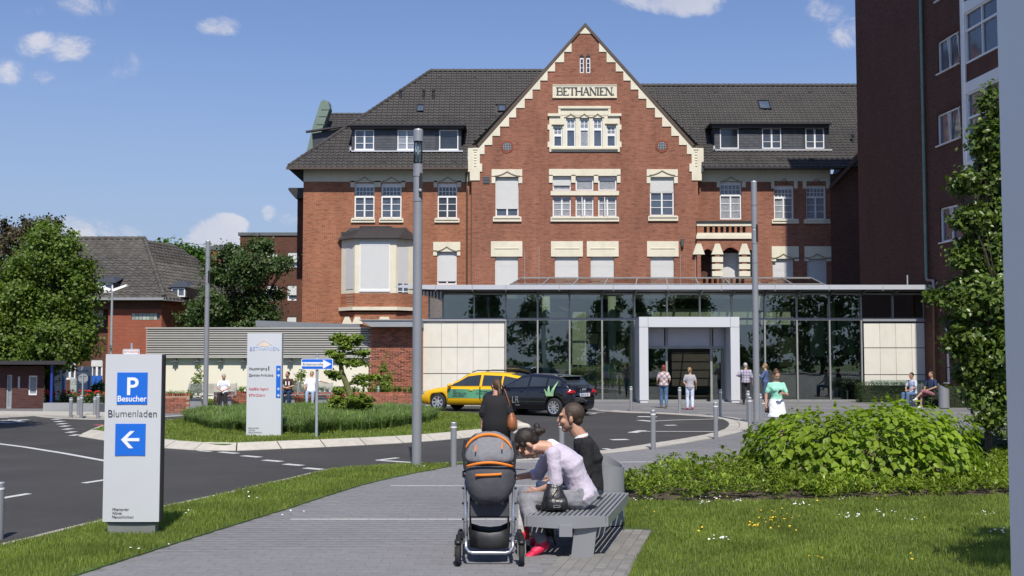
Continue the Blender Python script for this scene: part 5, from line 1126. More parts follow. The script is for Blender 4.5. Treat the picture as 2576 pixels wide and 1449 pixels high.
# ================================================================ LEFT: SCREEN WALL, RED WALL, LOW WALLS
YS = 50.6
screen = thing('screen_wall', 'long cream rendered wall with grey horizontal louvres above it', 'wall', (P(640, 900, YS).x, YS, 0))
x0, x1 = P(367, 860, YS).x, P(932, 860, YS).x; zq0, zq1 = P(650, 897, YS).z, P(650, 827, YS).z
q = MB(); q.box(x0, x1, YS+.25, YS+.5, 0, zq0+.2); q.build('rendered_wall', 'creamw', screen)
q = MB(); q.box(x0, x1, YS+.2, YS+.24, zq0, zq1); q.build('louvre_back', 'black', screen)
n = 12; p = (zq1-zq0)/n
for i in range(n):
    q = MB(); z = zq0+i*p; q.prismz([(x0, YS+.02), (x1, YS+.02), (x1, YS+.10), (x0, YS+.10)], z+p*.08, z+p*.68); q.build('slat', 'louv', screen)
q = MB(); q.box(x0-.03, x1, YS-.02, YS+.5, zq1, zq1+.06); q.box(x0-.02, x1, YS, YS+.22, zq0-.06, zq0); q.build('trim', 'louv', screen)
for px in (438.5, 494, 553, 610.5, 666, 728.5):
    x = P(px, 905, YS).x; z = P(px, 905, YS).z; q = MB(); q.box(x-.05, x+.05, YS+.1, YS+.25, z-.02, z+.18); q.tube([(x, YS+.08, z+.1), (x, YS+.08, z-.22)], .04, 8); q.box(x-.12, x+.12, YS+.02, YS+.1, z-.1, z-.05); q.build('wall_light', 'greyd', screen)
# flat zinc-edged roofs
shed = thing('flat_roofed_annexe', 'low brick annexe with pale zinc roof edges beside the stone panels', 'building', (P(980, 900, 51).x, 51, 0))
q = MB(); a = P(643, 806, 56); b = P(905, 816, 52.5); a2 = P(643, 822, 56); b2 = P(905, 828, 52.5); q.add([a, b, b2, a2, a+Vector((.6, 6, 0)), b+Vector((0, 6, 0)), b2+Vector((0, .3, 0)), a2+Vector((0, .3, 0))], [(0, 3, 2, 1), (0, 1, 5, 4), (3, 7, 6, 2)]); q.build('rear_roof_edge', 'zinc', shed)
q = MB(); q.quad(a2+Vector((.4, .2, 0)), b2+Vector((0, .2, 0)), b2+Vector((0, .2, -2)), a2+Vector((.4, .2, -2))); q.build('rear_wall', 'brickt', shed)
q = MB(); fx0, fx1 = P(905, 812, 49.9).x, HX(1066); fz0, fz1 = P(980, 822, 49.9).z, P(980, 806, 49.9).z; q.prismy([(fx0+.5, fz0), (fx1, fz0), (fx1, fz1), (fx0, fz1)], 49.9, 58); q.box(fx0-.02, fx1, 49.85, 58, fz1, fz1+.04); q.build('roof_edge', 'zinc', shed)
wx0, wx1 = P(930, 900, YS).x, HX(1065)-.02; wz = fz0
q = MB(); q.box(wx0+.01, wx1-.01, YS+.012, YS+.5, 0, wz); q.build('wall_core', mat('mortar', (.36, .27, .20), .9, var=.15, scale=10), shed)
bm1 = MB(); bm1.box(-.118, .118, -.055, .055, -.031, .031); bks = []; z = .04; row = 0
MT['brickpc'] = mat('brick_piece', (.29, .095, .055), .85, var=.2, scale=9, rand=.38, bump=.3, bscale=60, stain=((.20, .15, .15), 1.6, 1, .35))
while z < wz:
    x = wx0+.06+(.125 if row % 2 else 0)
    while x < wx1: bks.append(TRS((x, YS+.055-random.uniform(0, .004), z), (0, 0, 0), (.98, 1, 1))); x += .25
    z += .0745; row += 1
bks.sort(key=lambda M: -M.translation.z*0+random.random())
pieces(shed, 'brick', bm1.mesh('brick', 'brickpc'), bks)
# planter walls of single bricks
def lowwall(name, label, a, b, h, group=None):
    a = Vector(a); b = Vector(b); d = (b-a); L_ = d.length; d.normalize(); ang = math.atan2(d.y, d.x); root = thing(name, label, 'wall', tuple((a+b)/2*1.0), 0, group)
    nrm = Vector((d.y, -d.x, 0)); q = MB(); q.prismz([(a+nrm*-.2).xy, (a-nrm*-.0+nrm*-.012).xy, (b+nrm*-.012).xy, (b+nrm*-.2).xy], 0, h-.1); q.build('wall_core', bpy.data.materials['mortar'], root)
    out = []; z = .045; row = 0
    while z < h-.12:
        s = .12+(.125 if row % 2 else 0)
        while s < L_-.05: p = a+d*s; out.append(TRS((p.x-nrm.x*.055, p.y-nrm.y*.055, z), (0, 0, ang))); s += .25
        z += .08; row += 1
    s = .04
    while s < L_: p = a+d*s; out.append(TRS((p.x-nrm.x*.1, p.y-nrm.y*.1, h-.055), (0, math.pi/2, ang+math.pi/2), (.9*.5, 1.9*.6, 1))); s += .078
    out.sort(key=key); pieces(root, 'brick', bm1.mesh('brick', 'brickpc'), out); return root
pa = G(395, 1040); pb = G(472, 1040)
lowwall('planter_wall', 'low brick planter wall at the left end of the curved bench', (pa.x, pa.y, 0), (pb.x, pb.y+.2, 0), .70)
pc = G(570, 1022); pd = G(622, 1019); lowwall('planter_wall', 'low brick planter wall between the bench of the old man and the info stele', (pb.x-.6, 46.85, 0), (G(712, 1018).x, 48.0, 0), .58)
lowwall('planter_wall', 'low brick planter wall behind the two younger men and the layered tree', (G(712, 1018).x, 48.6, 0), (HX(1064), 48.9, 0), .50)
MT['hedge'] = leafmat('hedge_leaf', (.055, .10, .025), (.035, .07, .018), .25); MT['ivy'] = leafmat('ground_ivy', (.16, .26, .04), (.10, .17, .03), .3)
# ================================================================ LEFT BUILDINGS
TILE2 = tilemesh(.36, .36, 'old_tile', 'tileold')
YL = 60.0; hb = thing('red_brick_house', 'red brick house with steep weathered hip roof behind the maple', 'house', (P(320, 900, YL).x, YL, 0)); H_ = hb
cxr = P(405.6, 850, YL).x; ez = P(413, 750, YL-.5).z; zw = ez-.05; xlft = P(40, 850, YL).x
bw = [RX(228, 780, 260, 820, YL+.7), RX(228, 905, 258, 955, YL+.7)]
q = MB(); xm_ = P(271, 850, YL+.0).x; wall_xz(q, xm_, cxr, 0, zw, [RX(330, 788, 402, 805, YL)], YL, .1); q.quad((cxr, YL, 0), (cxr+2.6, YL+9, 0), (cxr+2.6, YL+9, zw), (cxr, YL, zw)); q.quad((xm_, YL, 0), (xm_, YL, zw), (xm_, YL+.7, zw), (xm_, YL+.7, 0)); q.build('wall', 'brickred', H_)
q = MB(); bw += [RX(160, 905, 190, 955, YL+.7), RX(140, 780, 172, 820, YL+.7)]; wall_xz(q, xlft, xm_, 0, zw, bw, YL+.7, .15); q.build('brown_wall', 'brickb', H_)
q = MB(); q.box(xlft, cxr-.0, YL-.02, YL+.71, ez-.55, ez-.08); q.build('frieze_course', 'brickb', H_)
for r in bw: window(H_, r, YL+.7, style='plain', cols=2, rows=1, sh=.35, pane='pane', fr=.1, recess=.06)
r = RX(330, 788, 402, 805, YL); q = MB(); q.box(r[0], r[1], YL+.1, YL+.12, r[2], r[3]); gb = q.build('glass_block_window', 'greyd', H_)
bl = MB(); bl.box(-.085, .085, -.02, .03, -.085, .085); mm = []
for i in range(int((r[1]-r[0])/.19)):
    for j in range(2): mm.append(TRS((r[0]+.1+i*.19, YL+.06, r[2]+.1+j*.185)))
pieces(gb, 'glass_block', bl.mesh('glass_block', mat('glass_block', (.35, .40, .36), .15, rand=.3)), mm)
ridge = P(363, 602, YL+6.2); O5 = Vector((P(30, 749, YL-.5).x, YL-.5, ez)); crn = P(413, 750, YL-.5); V5 = Vector((0, 6.7, ridge.z-ez)); l5 = V5.length
roofplane(H_, O5, (1, 0, 0), V5, [(0, 0), (crn.x-O5.x, 0), (ridge.x-O5.x, l5), (0, l5)], .36, .33, mesh=TILE2, m='tileold', jit=.015, limit=300, holes=[])
# hip side roof
back = P(520, 768, YL+10); q = MB(); q.poly([crn, Vector((crn.x+3.4, YL+13, ez)), Vector((ridge.x+.2, YL+9, ridge.z)), ridge]); q.build('side_roof_sheet', 'tileold', H_)
U6 = Vector((3.4, 13.5, 0)).normalized(); N6 = Vector((crn-ridge).cross(U6)).normalized(); V6 = N6.cross(U6); V6 = V6 if V6.z > 0 else -V6; cu = (ridge-crn).dot(U6); cv = (ridge-crn).dot(V6)
roofplane(H_, crn, U6, V6, [(0, 0), (12.5, 0), (cu+3.2, cv), (cu, cv)], .36, .33, mesh=TILE2, m='tileold', jit=.015, limit=300)
hipcaps(H_, crn+Vector((0, 0, .08)), ridge+Vector((0, 0, .08)), .12, m='tileold'); hipcaps(H_, Vector((O5.x, ridge.y, ridge.z+.05)), ridge+Vector((0, 0, .05)), .12, m='tileold')
q = MB(); q.box(O5.x, crn.x, YL-.6, YL-.48, ez-.1, ez+.03); q.box(O5.x, crn.x, YL-.5, YL+.1, ez-.09, ez-.05); q.bar((crn.x, YL-.5, ez-.05), (crn.x+3.4, YL+13, ez-.05), .14, .14); q.build('gutter', 'zinc', H_)
def rayp(px, py, O_, N_): c0 = Vector((0, 0, CAMZ)); d = P(px, py, 50)-c0; return c0+d*((O_-c0).dot(N_)/d.dot(N_))
for px, py, w_, O_d, N_d in ((265, 716, 1.0, O5, Vector((1, 0, 0)).cross(V5)), (449, 727, .9, crn, N6)):
    yy = rayp(px, py+19, O_d, N_d).y-.12; c = P(px, py, yy); q = MB(); q.box(c.x-w_/2, c.x+w_/2, yy, yy+3, c.z-.45, c.z+.10); d_ = q.build('dormer', 'roofdark', H_)
    q = MB(); q.add([(c.x-w_/2-.1, yy-.15, c.z+.09), (c.x+w_/2+.1, yy-.15, c.z+.09), (c.x+w_/2-.25, yy+.5, c.z+.46), (c.x-w_/2+.25, yy+.5, c.z+.46), (c.x-w_/2-.0, yy+1.5, c.z+.46), (c.x+w_/2+.0, yy+1.5, c.z+.46)], [(0, 1, 2, 3), (1, 5, 2), (0, 3, 4), (3, 2, 5, 4)]); q.build('dormer_roof', 'slate', d_)
    q = MB(); ring(q, c.x-w_/2+.08, c.x+w_/2-.08, c.z-.42, c.z+.06, yy-.05, yy, .07); q.box(c.x-.03, c.x+.03, yy-.05, yy, c.z-.4, c.z+.02); q.build('dormer_window', 'white', d_); q = MB(); q.box(c.x-w_/2+.1, c.x+w_/2-.1, yy-.02, yy-.01, c.z-.4, c.z+.04); q.build('pane', 'pane', d_)
# brown modern block
YM = 92.0; mb_ = thing('flat_roofed_block', 'brown brick hospital block with flat roof behind the middle tree', 'building', (P(680, 900, YM).x, YM, 0))
r = RX(602, 585, 775, 900, YM); hol = [RX(718+a, b, 718+a+29, b+40, YM) for a in (-53, 5) for b in (628, 706+10)]+[RX(718+a, 795, 718+a+29, 830, YM) for a in (-53, 5)]
hol = [RX(a, b, c, d, YM) for a, b, c, d in ((669, 636, 698, 673), (724, 634, 752, 673), (669, 718, 698, 756), (723, 717, 752, 756), (669, 796, 698, 835), (722, 796, 750, 835))]
q = MB(); wall_xz(q, r[0], r[1], 0, r[3]-.2, hol, YM, .2); q.quad((r[0], YM, 0), (r[0], YM+10, 0), (r[0], YM+10, r[3]-.2), (r[0], YM, r[3]-.2)); q.build('wall', 'brickb', mb_)
q = MB(); q.box(r[0]-.15, r[1], YM-.1, YM+10, r[3]-.25, r[3]); q.build('roof_edge', 'greyd', mb_)
for i, h in enumerate(hol): window(mb_, h, YM, style='plain', cols=1, rows=1, sh=.66 if i % 2 else .3, fr=.12, recess=.1)
gl = thing('glazed_stair_block', 'glazed block with red brick edge between the far trees', 'building', (P(565, 900, 96).x, 96, 0))
r = RX(530, 620, 602, 900, 96); q = MB(); q.box(r[0], r[0]+1, 96, 104, 0, r[3]-.3); q.build('brick_edge', 'brickred', gl)
r2 = P(602, 700, 96).x; nz = 7
for i in range(nz):
    for j in range(3):
        q = MB(); a = r[0]+1+(r2-r[0]-1)*j/3; b = r[0]+1+(r2-r[0]-1)*(j+1)/3; z0 = (r[3]-.3)*i/nz; z1 = (r[3]-.3)*(i+1)/nz; q.box(a+.05, b-.05, 96, 96.1, z0+.05, z1-.05); q.build('glass_panel', 'panel', gl)
q = MB(); q.box(r[0]-.1, r2, 95.9, 104, r[3]-.3, r[3]); q.box(r[0]+1, r2, 96.05, 96.2, 0, r[3]-.3); q.build('roof', 'greyd', gl)
# booth on the far left
YK = 44.6; bo = thing('brick_kiosk', 'low flat-roofed brick kiosk with a door and two windows at the far left', 'kiosk', (P(60, 1000, YK).x, YK, 0))
xk0, xk1 = P(-130, 980, YK).x, P(111, 980, YK).x; zk = P(60, 921, YK).z
hk = [RX(15, 943, 29.4, 1028, YK), RX(70.6, 945, 93, 994, YK), RX(43, 947, 50, 978, YK)]
q = MB(); wall_xz(q, xk0, xk1, 0, zk, hk, YK, .12); q.quad((xk1, YK, 0), (xk1-2.2, YK+4, 0), (xk1-2.2, YK+4, zk), (xk1, YK, zk)); q.build('wall', 'brickbooth', bo)
for nm, h, m_ in (('door', hk[0], 'panel'), ('window', hk[1], 'panel'), ('window', hk[2], 'panel')): q = MB(); ring(q, *h, YK+.06, YK+.12, .05); o = q.build(nm, 'white' if nm == 'window' else 'galv', bo); q = MB(); q.box(h[0]+.05, h[1]-.05, YK+.10, YK+.11, h[2]+.03, h[3]-.05); q.build('pane', m_, o)
q = MB(); xr_ = P(161, 915, YK-.6).x; zk0, zk1 = P(60, 917, YK-.6).z, P(60, 909, YK-.6).z; q.prismz([(xk0-1, YK-.6), (xr_, YK-.6), (xr_-2.4, YK+4.4), (xk0-1, YK+4.4)], zk0, zk1-.12); q.build('roof_underside', 'cream', bo); q = MB(); q.prismz([(xk0-1, YK-.7), (xr_+.1, YK-.7), (xr_-2.3, YK+4.5), (xk0-1, YK+4.5)], zk1-.121, zk1+.02); q.build('roof', 'roofdark', bo)
q = MB(); x = P(129.5, 980, YK-.4).x; q.tube([(x, YK-.4, 0), (x, YK-.4, zk0)], .05, 8); q.build('post', mat('post_blue', (.02, .05, .3), .4), bo)
# flower bed wall and strip behind the bollards
fb = G(118, 1030); q = MB(); a = G(108, 1038); b = G(190, 1037); q.box(a.x, b.x, a.y, a.y+.35, 0, .34); q.box(b.x, b.x+1.0, a.y-.1, a.y+.5, 0, .32); tag(q.build('planter_edge', 'zinc'), 'low grey stone edge of the flower bed beside the kiosk', 'planter')
q = MB(); q.box(G(-200, 1036).x, b.x+8.5, 46.6, YL-.1, -.01, .10); struct('verge_lawn', q, 'lawn')
tag(blades('verge_grass', [(G(190, 1036).x, 46.7), (G(430, 1036).x, 46.7), (G(430, 1036).x, 52), (G(190, 1036).x, 52)], 160, .08, .02, 'grass', z=.1, seed=8), 'strip of mown grass before the red brick house', 'grass')
q = MB(); pv = GP([(-260, 1049), (60, 1046), (110, 1047), (264, 1053), (264, 1040), (110, 1038), (-260, 1036)]); q.prismz([p.xy for p in pv], -.01, .05); struct('kiosk_pavement', q, 'kerb')
bp_ = mat('blue_board', (.02, .12, .5), .5); q = MB(); r = RX(222, 945, 255, 1006, 54); q.box(r[0], r[1], 54, 54.08, r[2]+.0, r[3]); q.box(r[0]+.1, r[0]+.16, 54.05, 54.15, 0, r[3]); q.box(r[1]-.16, r[1]-.1, 54.05, 54.15, 0, r[3]); tag(q.build('blue_board', bp_), 'plain blue board standing before the red brick house', 'board')
r = RX(163, 953, 186, 1009, YL-.2); q = MB(); q.box(r[0], r[1], YL+.5, YL+.68, r[2], r[3]); gw = q.build('glass_block_window', 'galv', H_); mm = []
for i in range(4):
    for j in range(7): mm.append(TRS((r[0]+.06+(i+.5)*(r[1]-r[0]-.1)/4, YL+.49, r[2]+.06+(j+.5)*(r[3]-r[2]-.1)/7), (0, 0, 0), (.5, .4, .7)))
pieces(gw, 'glass_block', bl.mesh('glass_block', bpy.data.materials['glass_block']), mm)
# ================================================================ TREES AND PLANTS
def leafquads(c, nrm, L, Wd, r, droop=.25):
    """folded rhombic leaves: centres c (n,3), outward vectors nrm (n,3)"""
    n = len(c); d = r.normal(size=(n, 3)); d -= (d*nrm).sum(1)[:, None]*nrm; d[:, 2] -= droop; d /= np.linalg.norm(d, axis=1)[:, None]+1e-9
    s = np.cross(d, nrm); s /= np.linalg.norm(s, axis=1)[:, None]+1e-9; up = np.cross(s, d)
    l = (L*r.uniform(.7, 1.3, n))[:, None]; w = (Wd*r.uniform(.75, 1.25, n))[:, None]
    V = np.stack([c-d*l*.5, c+s*w*.5+up*w*.18-d*l*.05, c+d*l*.5, c-s*w*.5+up*w*.18-d*l*.05], 1).reshape(-1, 3); k = (np.arange(n)*4)[:, None]
    return V, np.concatenate([k+np.array([[0, 1, 2]]), k+np.array([[0, 2, 3]])])
def unit(v): return v/(np.linalg.norm(v, axis=1)[:, None]+1e-9)
def cloudpts(lobes, n, clump, r, shell=.55, per=26):
    """leaf centres gathered in clumps near the surface of each lobe"""
    vol = np.array([a[3]*a[4]*a[5] for a in lobes])**(2/3); cnt = (n*vol/vol.sum()/per).astype(int)+1; C_, N_ = [], []
    for (x, y, z, rx, ry, rz), k in zip(lobes, cnt):
        u = unit(r.normal(size=(k, 3))); rad = r.uniform(shell, 1.03, k)[:, None]; cc = np.array([x, y, z])+u*rad*np.array([rx, ry, rz])
        cs = clump*r.uniform(.5, 1.4, k)
        p = np.repeat(cc, per, 0)+r.normal(size=(k*per, 3))*np.repeat(cs, per)[:, None]*np.array([.5, .5, .36]); nn_ = unit(np.repeat(u, per, 0)*.8+np.array([0, -.15, .55])+r.normal(size=(k*per, 3))*.55)
        C_.append(p); N_.append(nn_)
    return np.concatenate(C_), np.concatenate(N_)
def lobes_px(lst, Y, dz=.8, jy=0):
    out = []
    for a in lst:
        px, py, rp = a[:3]; ry = a[3] if len(a) > 3 else rp; c = P(px, py, Y+random.uniform(-jy, jy)); s = Y/FPX; out.append((c.x, c.y, c.z, rp*s, max(rp*s*dz, .1), ry*s))
    return out
def tree(name, label, base, lobes, n, L, Wd, m, clump=.4, trunk=.16, bark='bark', group=None, seed=1, per=26, shell=.55, cat='tree', limbs=True, th=None):
    r = np.random.default_rng(seed); root = thing(name, label, cat, (base[0], base[1], 0), 0, group)
    q = MB(); zt_ = th or sorted(l[2] for l in lobes)[len(lobes)//2]; top = Vector((base[0]+random.uniform(-.1, .1), base[1], zt_)); b = Vector((base[0], base[1], 0))
    pts = [b+(top-b)*t+Vector((random.gauss(0, .03), random.gauss(0, .03), 0))*(t > 0) for t in (0, .05, .25, .5, .75, 1)]; q.tube(pts, [trunk*1.5, trunk*1.1, trunk, trunk*.85, trunk*.65, trunk*.4], 10)
    if limbs:
        for l in lobes:
            e = Vector(l[:3]); t0 = random.uniform(.3, .8); s = b+(top-b)*min(t0, max(.2, (e.z-.8)/max(top.z, .1)*.8)); mid = (s+e)/2+Vector((random.gauss(0, .15), random.gauss(0, .15), -.1)); q.tube([s, mid, e], [trunk*.45, trunk*.3, trunk*.12], 6)
            for _ in range(3): e2 = e+Vector((random.uniform(-1, 1)*l[3], random.uniform(-1, 1)*l[4], random.uniform(-.3, 1)*l[5]))*.8; q.tube([mid, (mid+e2)/2+Vector((0, 0, .1)), e2], [trunk*.2, trunk*.13, trunk*.05], 5)
    q.build('trunk', bark, root, smooth=True)
    c, nn_ = cloudpts(lobes, n, clump, r, shell, per); V, F = leafquads(c, nn_, L, Wd, r); V = V-np.array([base[0], base[1], 0]); o = npmesh('crown', V, F, m, root); return root
MT['lf_maple'] = leafmat('leaf_maple', (.145, .215, .030), (.075, .125, .018), .35)
MT['lf_dark'] = leafmat('leaf_dark', (.070, .115, .028), (.040, .070, .018), .25)
MT['lf_oak'] = leafmat('leaf_oak', (.13, .185, .032), (.06, .10, .018), .22, .35)
MT['lf_red'] = leafmat('leaf_reddish', (.085, .06, .030), (.05, .045, .022), .2)
MT['lf_bright'] = leafmat('leaf_bright', (.085, .17, .025), (.05, .11, .018), .35)
MT['lf_niwaki'] = leafmat('leaf_niwaki', (.20, .27, .035), (.11, .17, .022), .3)
MT['lf_bush'] = leafmat('leaf_bush', (.25, .34, .026), (.14, .22, .016), .38, .5)
MT['lf_cover'] = leafmat('leaf_cover', (.26, .33, .045), (.12, .19, .024), .25, .22)
tree('maple_tree', 'round green maple at the left, in front of the red brick house', (P(128, 900, 47).x, 47), lobes_px([(135, 645, 72), (118, 600, 38, 34), (62, 720, 82), (165, 735, 78), (55, 825, 92), (150, 845, 84), (25, 905, 70), (190, 860, 52), (205, 680, 34), (-20, 780, 80), (110, 765, 80), (95, 890, 70), (212, 800, 34)], 47, .85, .6), 50000, .135, .12, 'lf_maple', .42, .17, seed=11, shell=.5, per=60)
tree('copper_tree', 'tall reddish brown tree behind the green maple', (P(60, 900, 68).x, 68), lobes_px([(110, 570, 42, 30), (50, 580, 48, 30), (15, 620, 50), (75, 620, 60), (130, 610, 32, 26), (20, 700, 60), (-30, 650, 70), (60, 690, 60), (-10, 760, 60), (20, 800, 60), (-30, 720, 70)], 68, .8, 1), 17000, .20, .15, 'lf_red', .5, .3, seed=12, per=50)
tree('shade_tree', 'dark shrubby tree beneath the copper tree at the left edge', (P(-10, 900, 56).x, 56), lobes_px([(0, 880, 60), (20, 840, 50), (-10, 740, 40), (-40, 800, 70), (10, 790, 40), (-60, 900, 60), (110, 980, 26), (130, 950, 22)], 56, .8, 1), 5000, .2, .15, 'lf_dark', .5, .2, seed=13)
tree('walnut_tree', 'broad dark green tree in front of the flat-roofed brown block', (P(618, 900, 60).x, 60), lobes_px([(655, 622, 44, 22), (695, 665, 38, 20), (585, 642, 42, 26), (560, 690, 55, 36), (635, 685, 62, 40), (520, 770, 46, 50), (585, 770, 58, 50), (645, 765, 42, 46), (675, 790, 26, 30), (490, 800, 36, 34), (555, 830, 60, 40), (630, 828, 50, 34), (700, 746, 24, 12), (715, 668, 20, 10)], 60, .8, 1.2), 34000, .16, .11, 'lf_dark', .44, .16, seed=14, shell=.3, per=60)
tree('far_tree', 'bright green tree between the hip roof and the left street lamp', (P(450, 900, 88).x, 88), lobes_px([(425, 655, 45, 42), (475, 665, 42, 38), (400, 635, 24, 22), (500, 650, 24, 22), (450, 730, 60, 50), (405, 700, 30, 30)], 88, .8, 2), 9000, .32, .24, 'lf_bright', .8, .3, seed=15)
tree('far_tree', 'green tree top above the glazed stair block', (P(550, 900, 110).x, 110), lobes_px([(530, 660, 40, 40), (500, 690, 40, 50), (560, 690, 30, 60)], 110, .8, 1), 3000, .35, .25, 'lf_bright', .8, .3, seed=16)
tree('oak_tree', 'slim dark oak with a dense column of leaves beside the tall grey panel', (G(2486, 1168).x, G(2486, 1168).y), lobes_px([(2492, 262, 22, 50), (2500, 350, 42, 60), (2505, 440, 66, 60), (2532, 540, 75, 66), (2500, 640, 78, 70), (2478, 740, 88, 60), (2440, 760, 70, 36), (2488, 840, 105, 70), (2492, 930, 98, 66), (2500, 1000, 64, 50), (2495, 1055, 32, 26), (2412, 468, 24, 14), (2432, 455, 22, 14), (2450, 560, 40, 40), (2440, 640, 40, 40), (2425, 860, 40, 40), (2470, 380, 30, 40), (2350, 742, 24, 9), (2425, 650, 30, 20), (2560, 700, 90, 100), (2570, 900, 90, 100), (2575, 990, 50, 50)], 21.6, .75, .3), 44000, .115, .08, 'lf_oak', .20, .06, seed=17, shell=.35, per=34)
tree('reflected_tree', 'broad tree across the road behind the viewer, left of the others', (-3, -34), [(-3, -34, 6.5, 1.6, 2, 3.2), (-2.8, -34, 9.5, 1.4, 1.6, 2.2), (2.4, -33, 7, 1.5, 1.6, 2.6)], 6000, .45, .34, 'lf_dark', .9, .3, seed=18)
tree('reflected_tree', 'tall slender tree across the road behind the viewer', (11, -30), [(11, -30, 5.0, 1.9, 2, 2), (11.2, -30, 7.4, 1.4, 1.5, 1.8), (11.6, -30, 9.4, .7, .8, 1.2)], 5000, .42, .3, 'lf_dark', .7, .25, seed=19)
tree('reflected_tree', 'spreading tree across the road behind the viewer on the right', (21, -36), [(21, -36, 6.4, 3.0, 3, 2.4), (22, -36, 8.6, 2.4, 2, 1.8), (19, -35, 7.4, 2.0, 2, 1.2)], 7000, .45, .34, 'lf_dark', .9, .3, seed=20)
tree('reflected_tree', 'large round tree beyond the far end of the drive behind the viewer', (36, -30), [(34, -30, 7, 4.5, 5, 6), (41, -30, 8, 5, 5, 7)], 7000, .5, .4, 'lf_dark', 1.1, .3, seed=26)
tree('reflected_hedge', 'high hedge row along the road behind the viewer', (4, -40), [(x, -40+random.uniform(-1, 1), 2.2+random.uniform(-.4, .9), 3.4, 2, 2.6+random.uniform(-.6, .8)) for x in range(-40, 46, 5)], 12000, .5, .4, 'lf_dark', .8, .2, seed=21, limbs=False, cat='hedge')
tree('street_tree', 'tree just outside the frame whose shade falls on the left road', (-15.7, 29), [(-15.7, 29, 6.2, 2.1, 2.1, 1.8), (-15.3, 29.6, 5, 1.9, 2, 1.4)], 6000, .2, .16, 'lf_maple', .45, .14, seed=22)
tree('street_tree', 'small tree just outside the frame whose shade falls on the right lawn', (5.6, 8.3), [(5.5, 8.3, 4.3, .8, .7, .7), (5.1, 8.9, 3.7, .6, .6, .4), (6, 8.8, 4.9, .7, .7, .6)], 2500, .12, .09, 'lf_oak', .25, .07, seed=23)
# layered pruned tree on the island
Yn = 33.0; bt = P(886, 1060, Yn); nb = thing('layered_tree', 'small layered tree pruned into flat leafy tiers in the grass mound', 'tree', (bt.x, Yn, .1)); q = MB()
tp = [P(a, b, Yn) for a, b in ((886, 1075), (887, 1030), (884, 1000), (872, 968), (860, 938), (857, 915), (862, 893), (870, 868), (874, 850))]; q.tube(tp, [.13, .12, .10, .085, .075, .065, .055, .04, .02], 8)
tiers = [(873, 858, 46, 16), (852, 851, 22, 9), (895, 852, 24, 9), (868, 876, 20, 8), (843, 893, 27, 8), (829, 886, 15, 5), (910, 887, 25, 8), (890, 912, 42, 9), (860, 908, 18, 6), (843, 944, 26, 9), (826, 938, 14, 5), (905, 951, 22, 8), (940, 950, 25, 8), (856, 983, 24, 9), (912, 967, 18, 7), (852, 1008, 24, 12), (900, 1004, 40, 14), (880, 1022, 40, 10), (925, 1018, 18, 12), (838, 1022, 14, 8)]
for a, b, c, d in tiers:
    s = min(tp, key=lambda p: abs(p.z-P(a, b+6, Yn).z)); e = P(a, b, Yn); q.tube([s, (s+e)/2+Vector((0, 0, .03)), e], [.035, .025, .012], 6)
q.build('trunk', 'barkg', nb, smooth=True); r = np.random.default_rng(31); lb = lobes_px([(a, b, c, d) for a, b, c, d in tiers], Yn, .8, .12); c, nn_ = cloudpts(lb, 9500, .08, r, .3, 16); nn_ = unit(nn_+np.array([0, 0, .6])); V, F = leafquads(c, nn_, .085, .06, r); npmesh('crown', V-np.array([bt.x, Yn, .1]), F, 'lf_niwaki', nb)
# broad-leaved bush
def heartleaf(L=.12, Wd=.10):
    o = [(0, -.5, 0), (.38, -.42, .10), (.5, -.12, .13), (.36, .2, .09), (0, .55, -.12), (-.36, .2, .09), (-.5, -.12, .13), (-.38, -.42, .10)]; mid = [(0, -.15, -.0), (0, .2, -.01)]
    V = [(x*Wd, y*L, z*Wd*.9) for x, y, z in o+mid]; F = [(0, 1, 8), (1, 2, 8), (2, 3, 9, 8), (3, 4, 9), (4, 5, 9), (5, 6, 8, 9), (6, 7, 8), (7, 0, 8)]; mb = MB(); mb.add(V, F); return mb
bx_, by_ = 5.55, 18.75; bush = thing('leafy_bush', 'large bright green broad-leaved bush above the ground cover', 'bush', (bx_, by_, 0))
ms = []
def bushsurf(a, e, k=1):
    ca, sa = math.cos(a), math.sin(a); ce, se = math.cos(e), math.sin(e); sg = lambda v, p: math.copysign(abs(v)**p, v)
    h = 1.02+.13*math.sin(a*3+1)+.08*math.sin(a*7); rx = 1.80; 
    lump = 1+.06*math.sin(5*a+3*e)+.05*math.sin(9*a-5*e)
    return Vector((bx_+rx*lump*k*sg(ce, .55)*sg(ca, .85)+.05, by_+1.40*lump*k*sg(ce, .55)*sg(sa, .85), .12+(.98+.08*math.sin((ca*2.2)+.4))*lump*k*sg(se, .75)))
for i in range(4600):
    a = random.uniform(0, 2*math.pi); e = math.asin(random.uniform(-.02, 1)); k = random.choice([1, 1, 1, .93, .85, .7])*random.uniform(.96, 1.05)
    p = bushsurf(a, e, k); n_v = Vector((math.cos(a)*math.cos(e)*.9, math.sin(a)*math.cos(e)*.9, math.sin(e)+.55)); n_v += Vector((random.gauss(0, .35), random.gauss(0, .35), random.gauss(0, .3))); n_v.normalize()
    d = Vector((math.cos(a), math.sin(a), -.7))+Vector((random.gauss(0, .6), random.gauss(0, .6), random.gauss(0, .4))); d = (d-n_v*d.dot(n_v)).normalized(); s = d.cross(n_v); sc = random.uniform(.6, 1.15)
    ms.append((p.y-p.z*.3+(1-k)*3, Matrix.Translation(p) @ Matrix((s, d, n_v)).transposed().to_4x4() @ Matrix.Scale(sc, 4)))
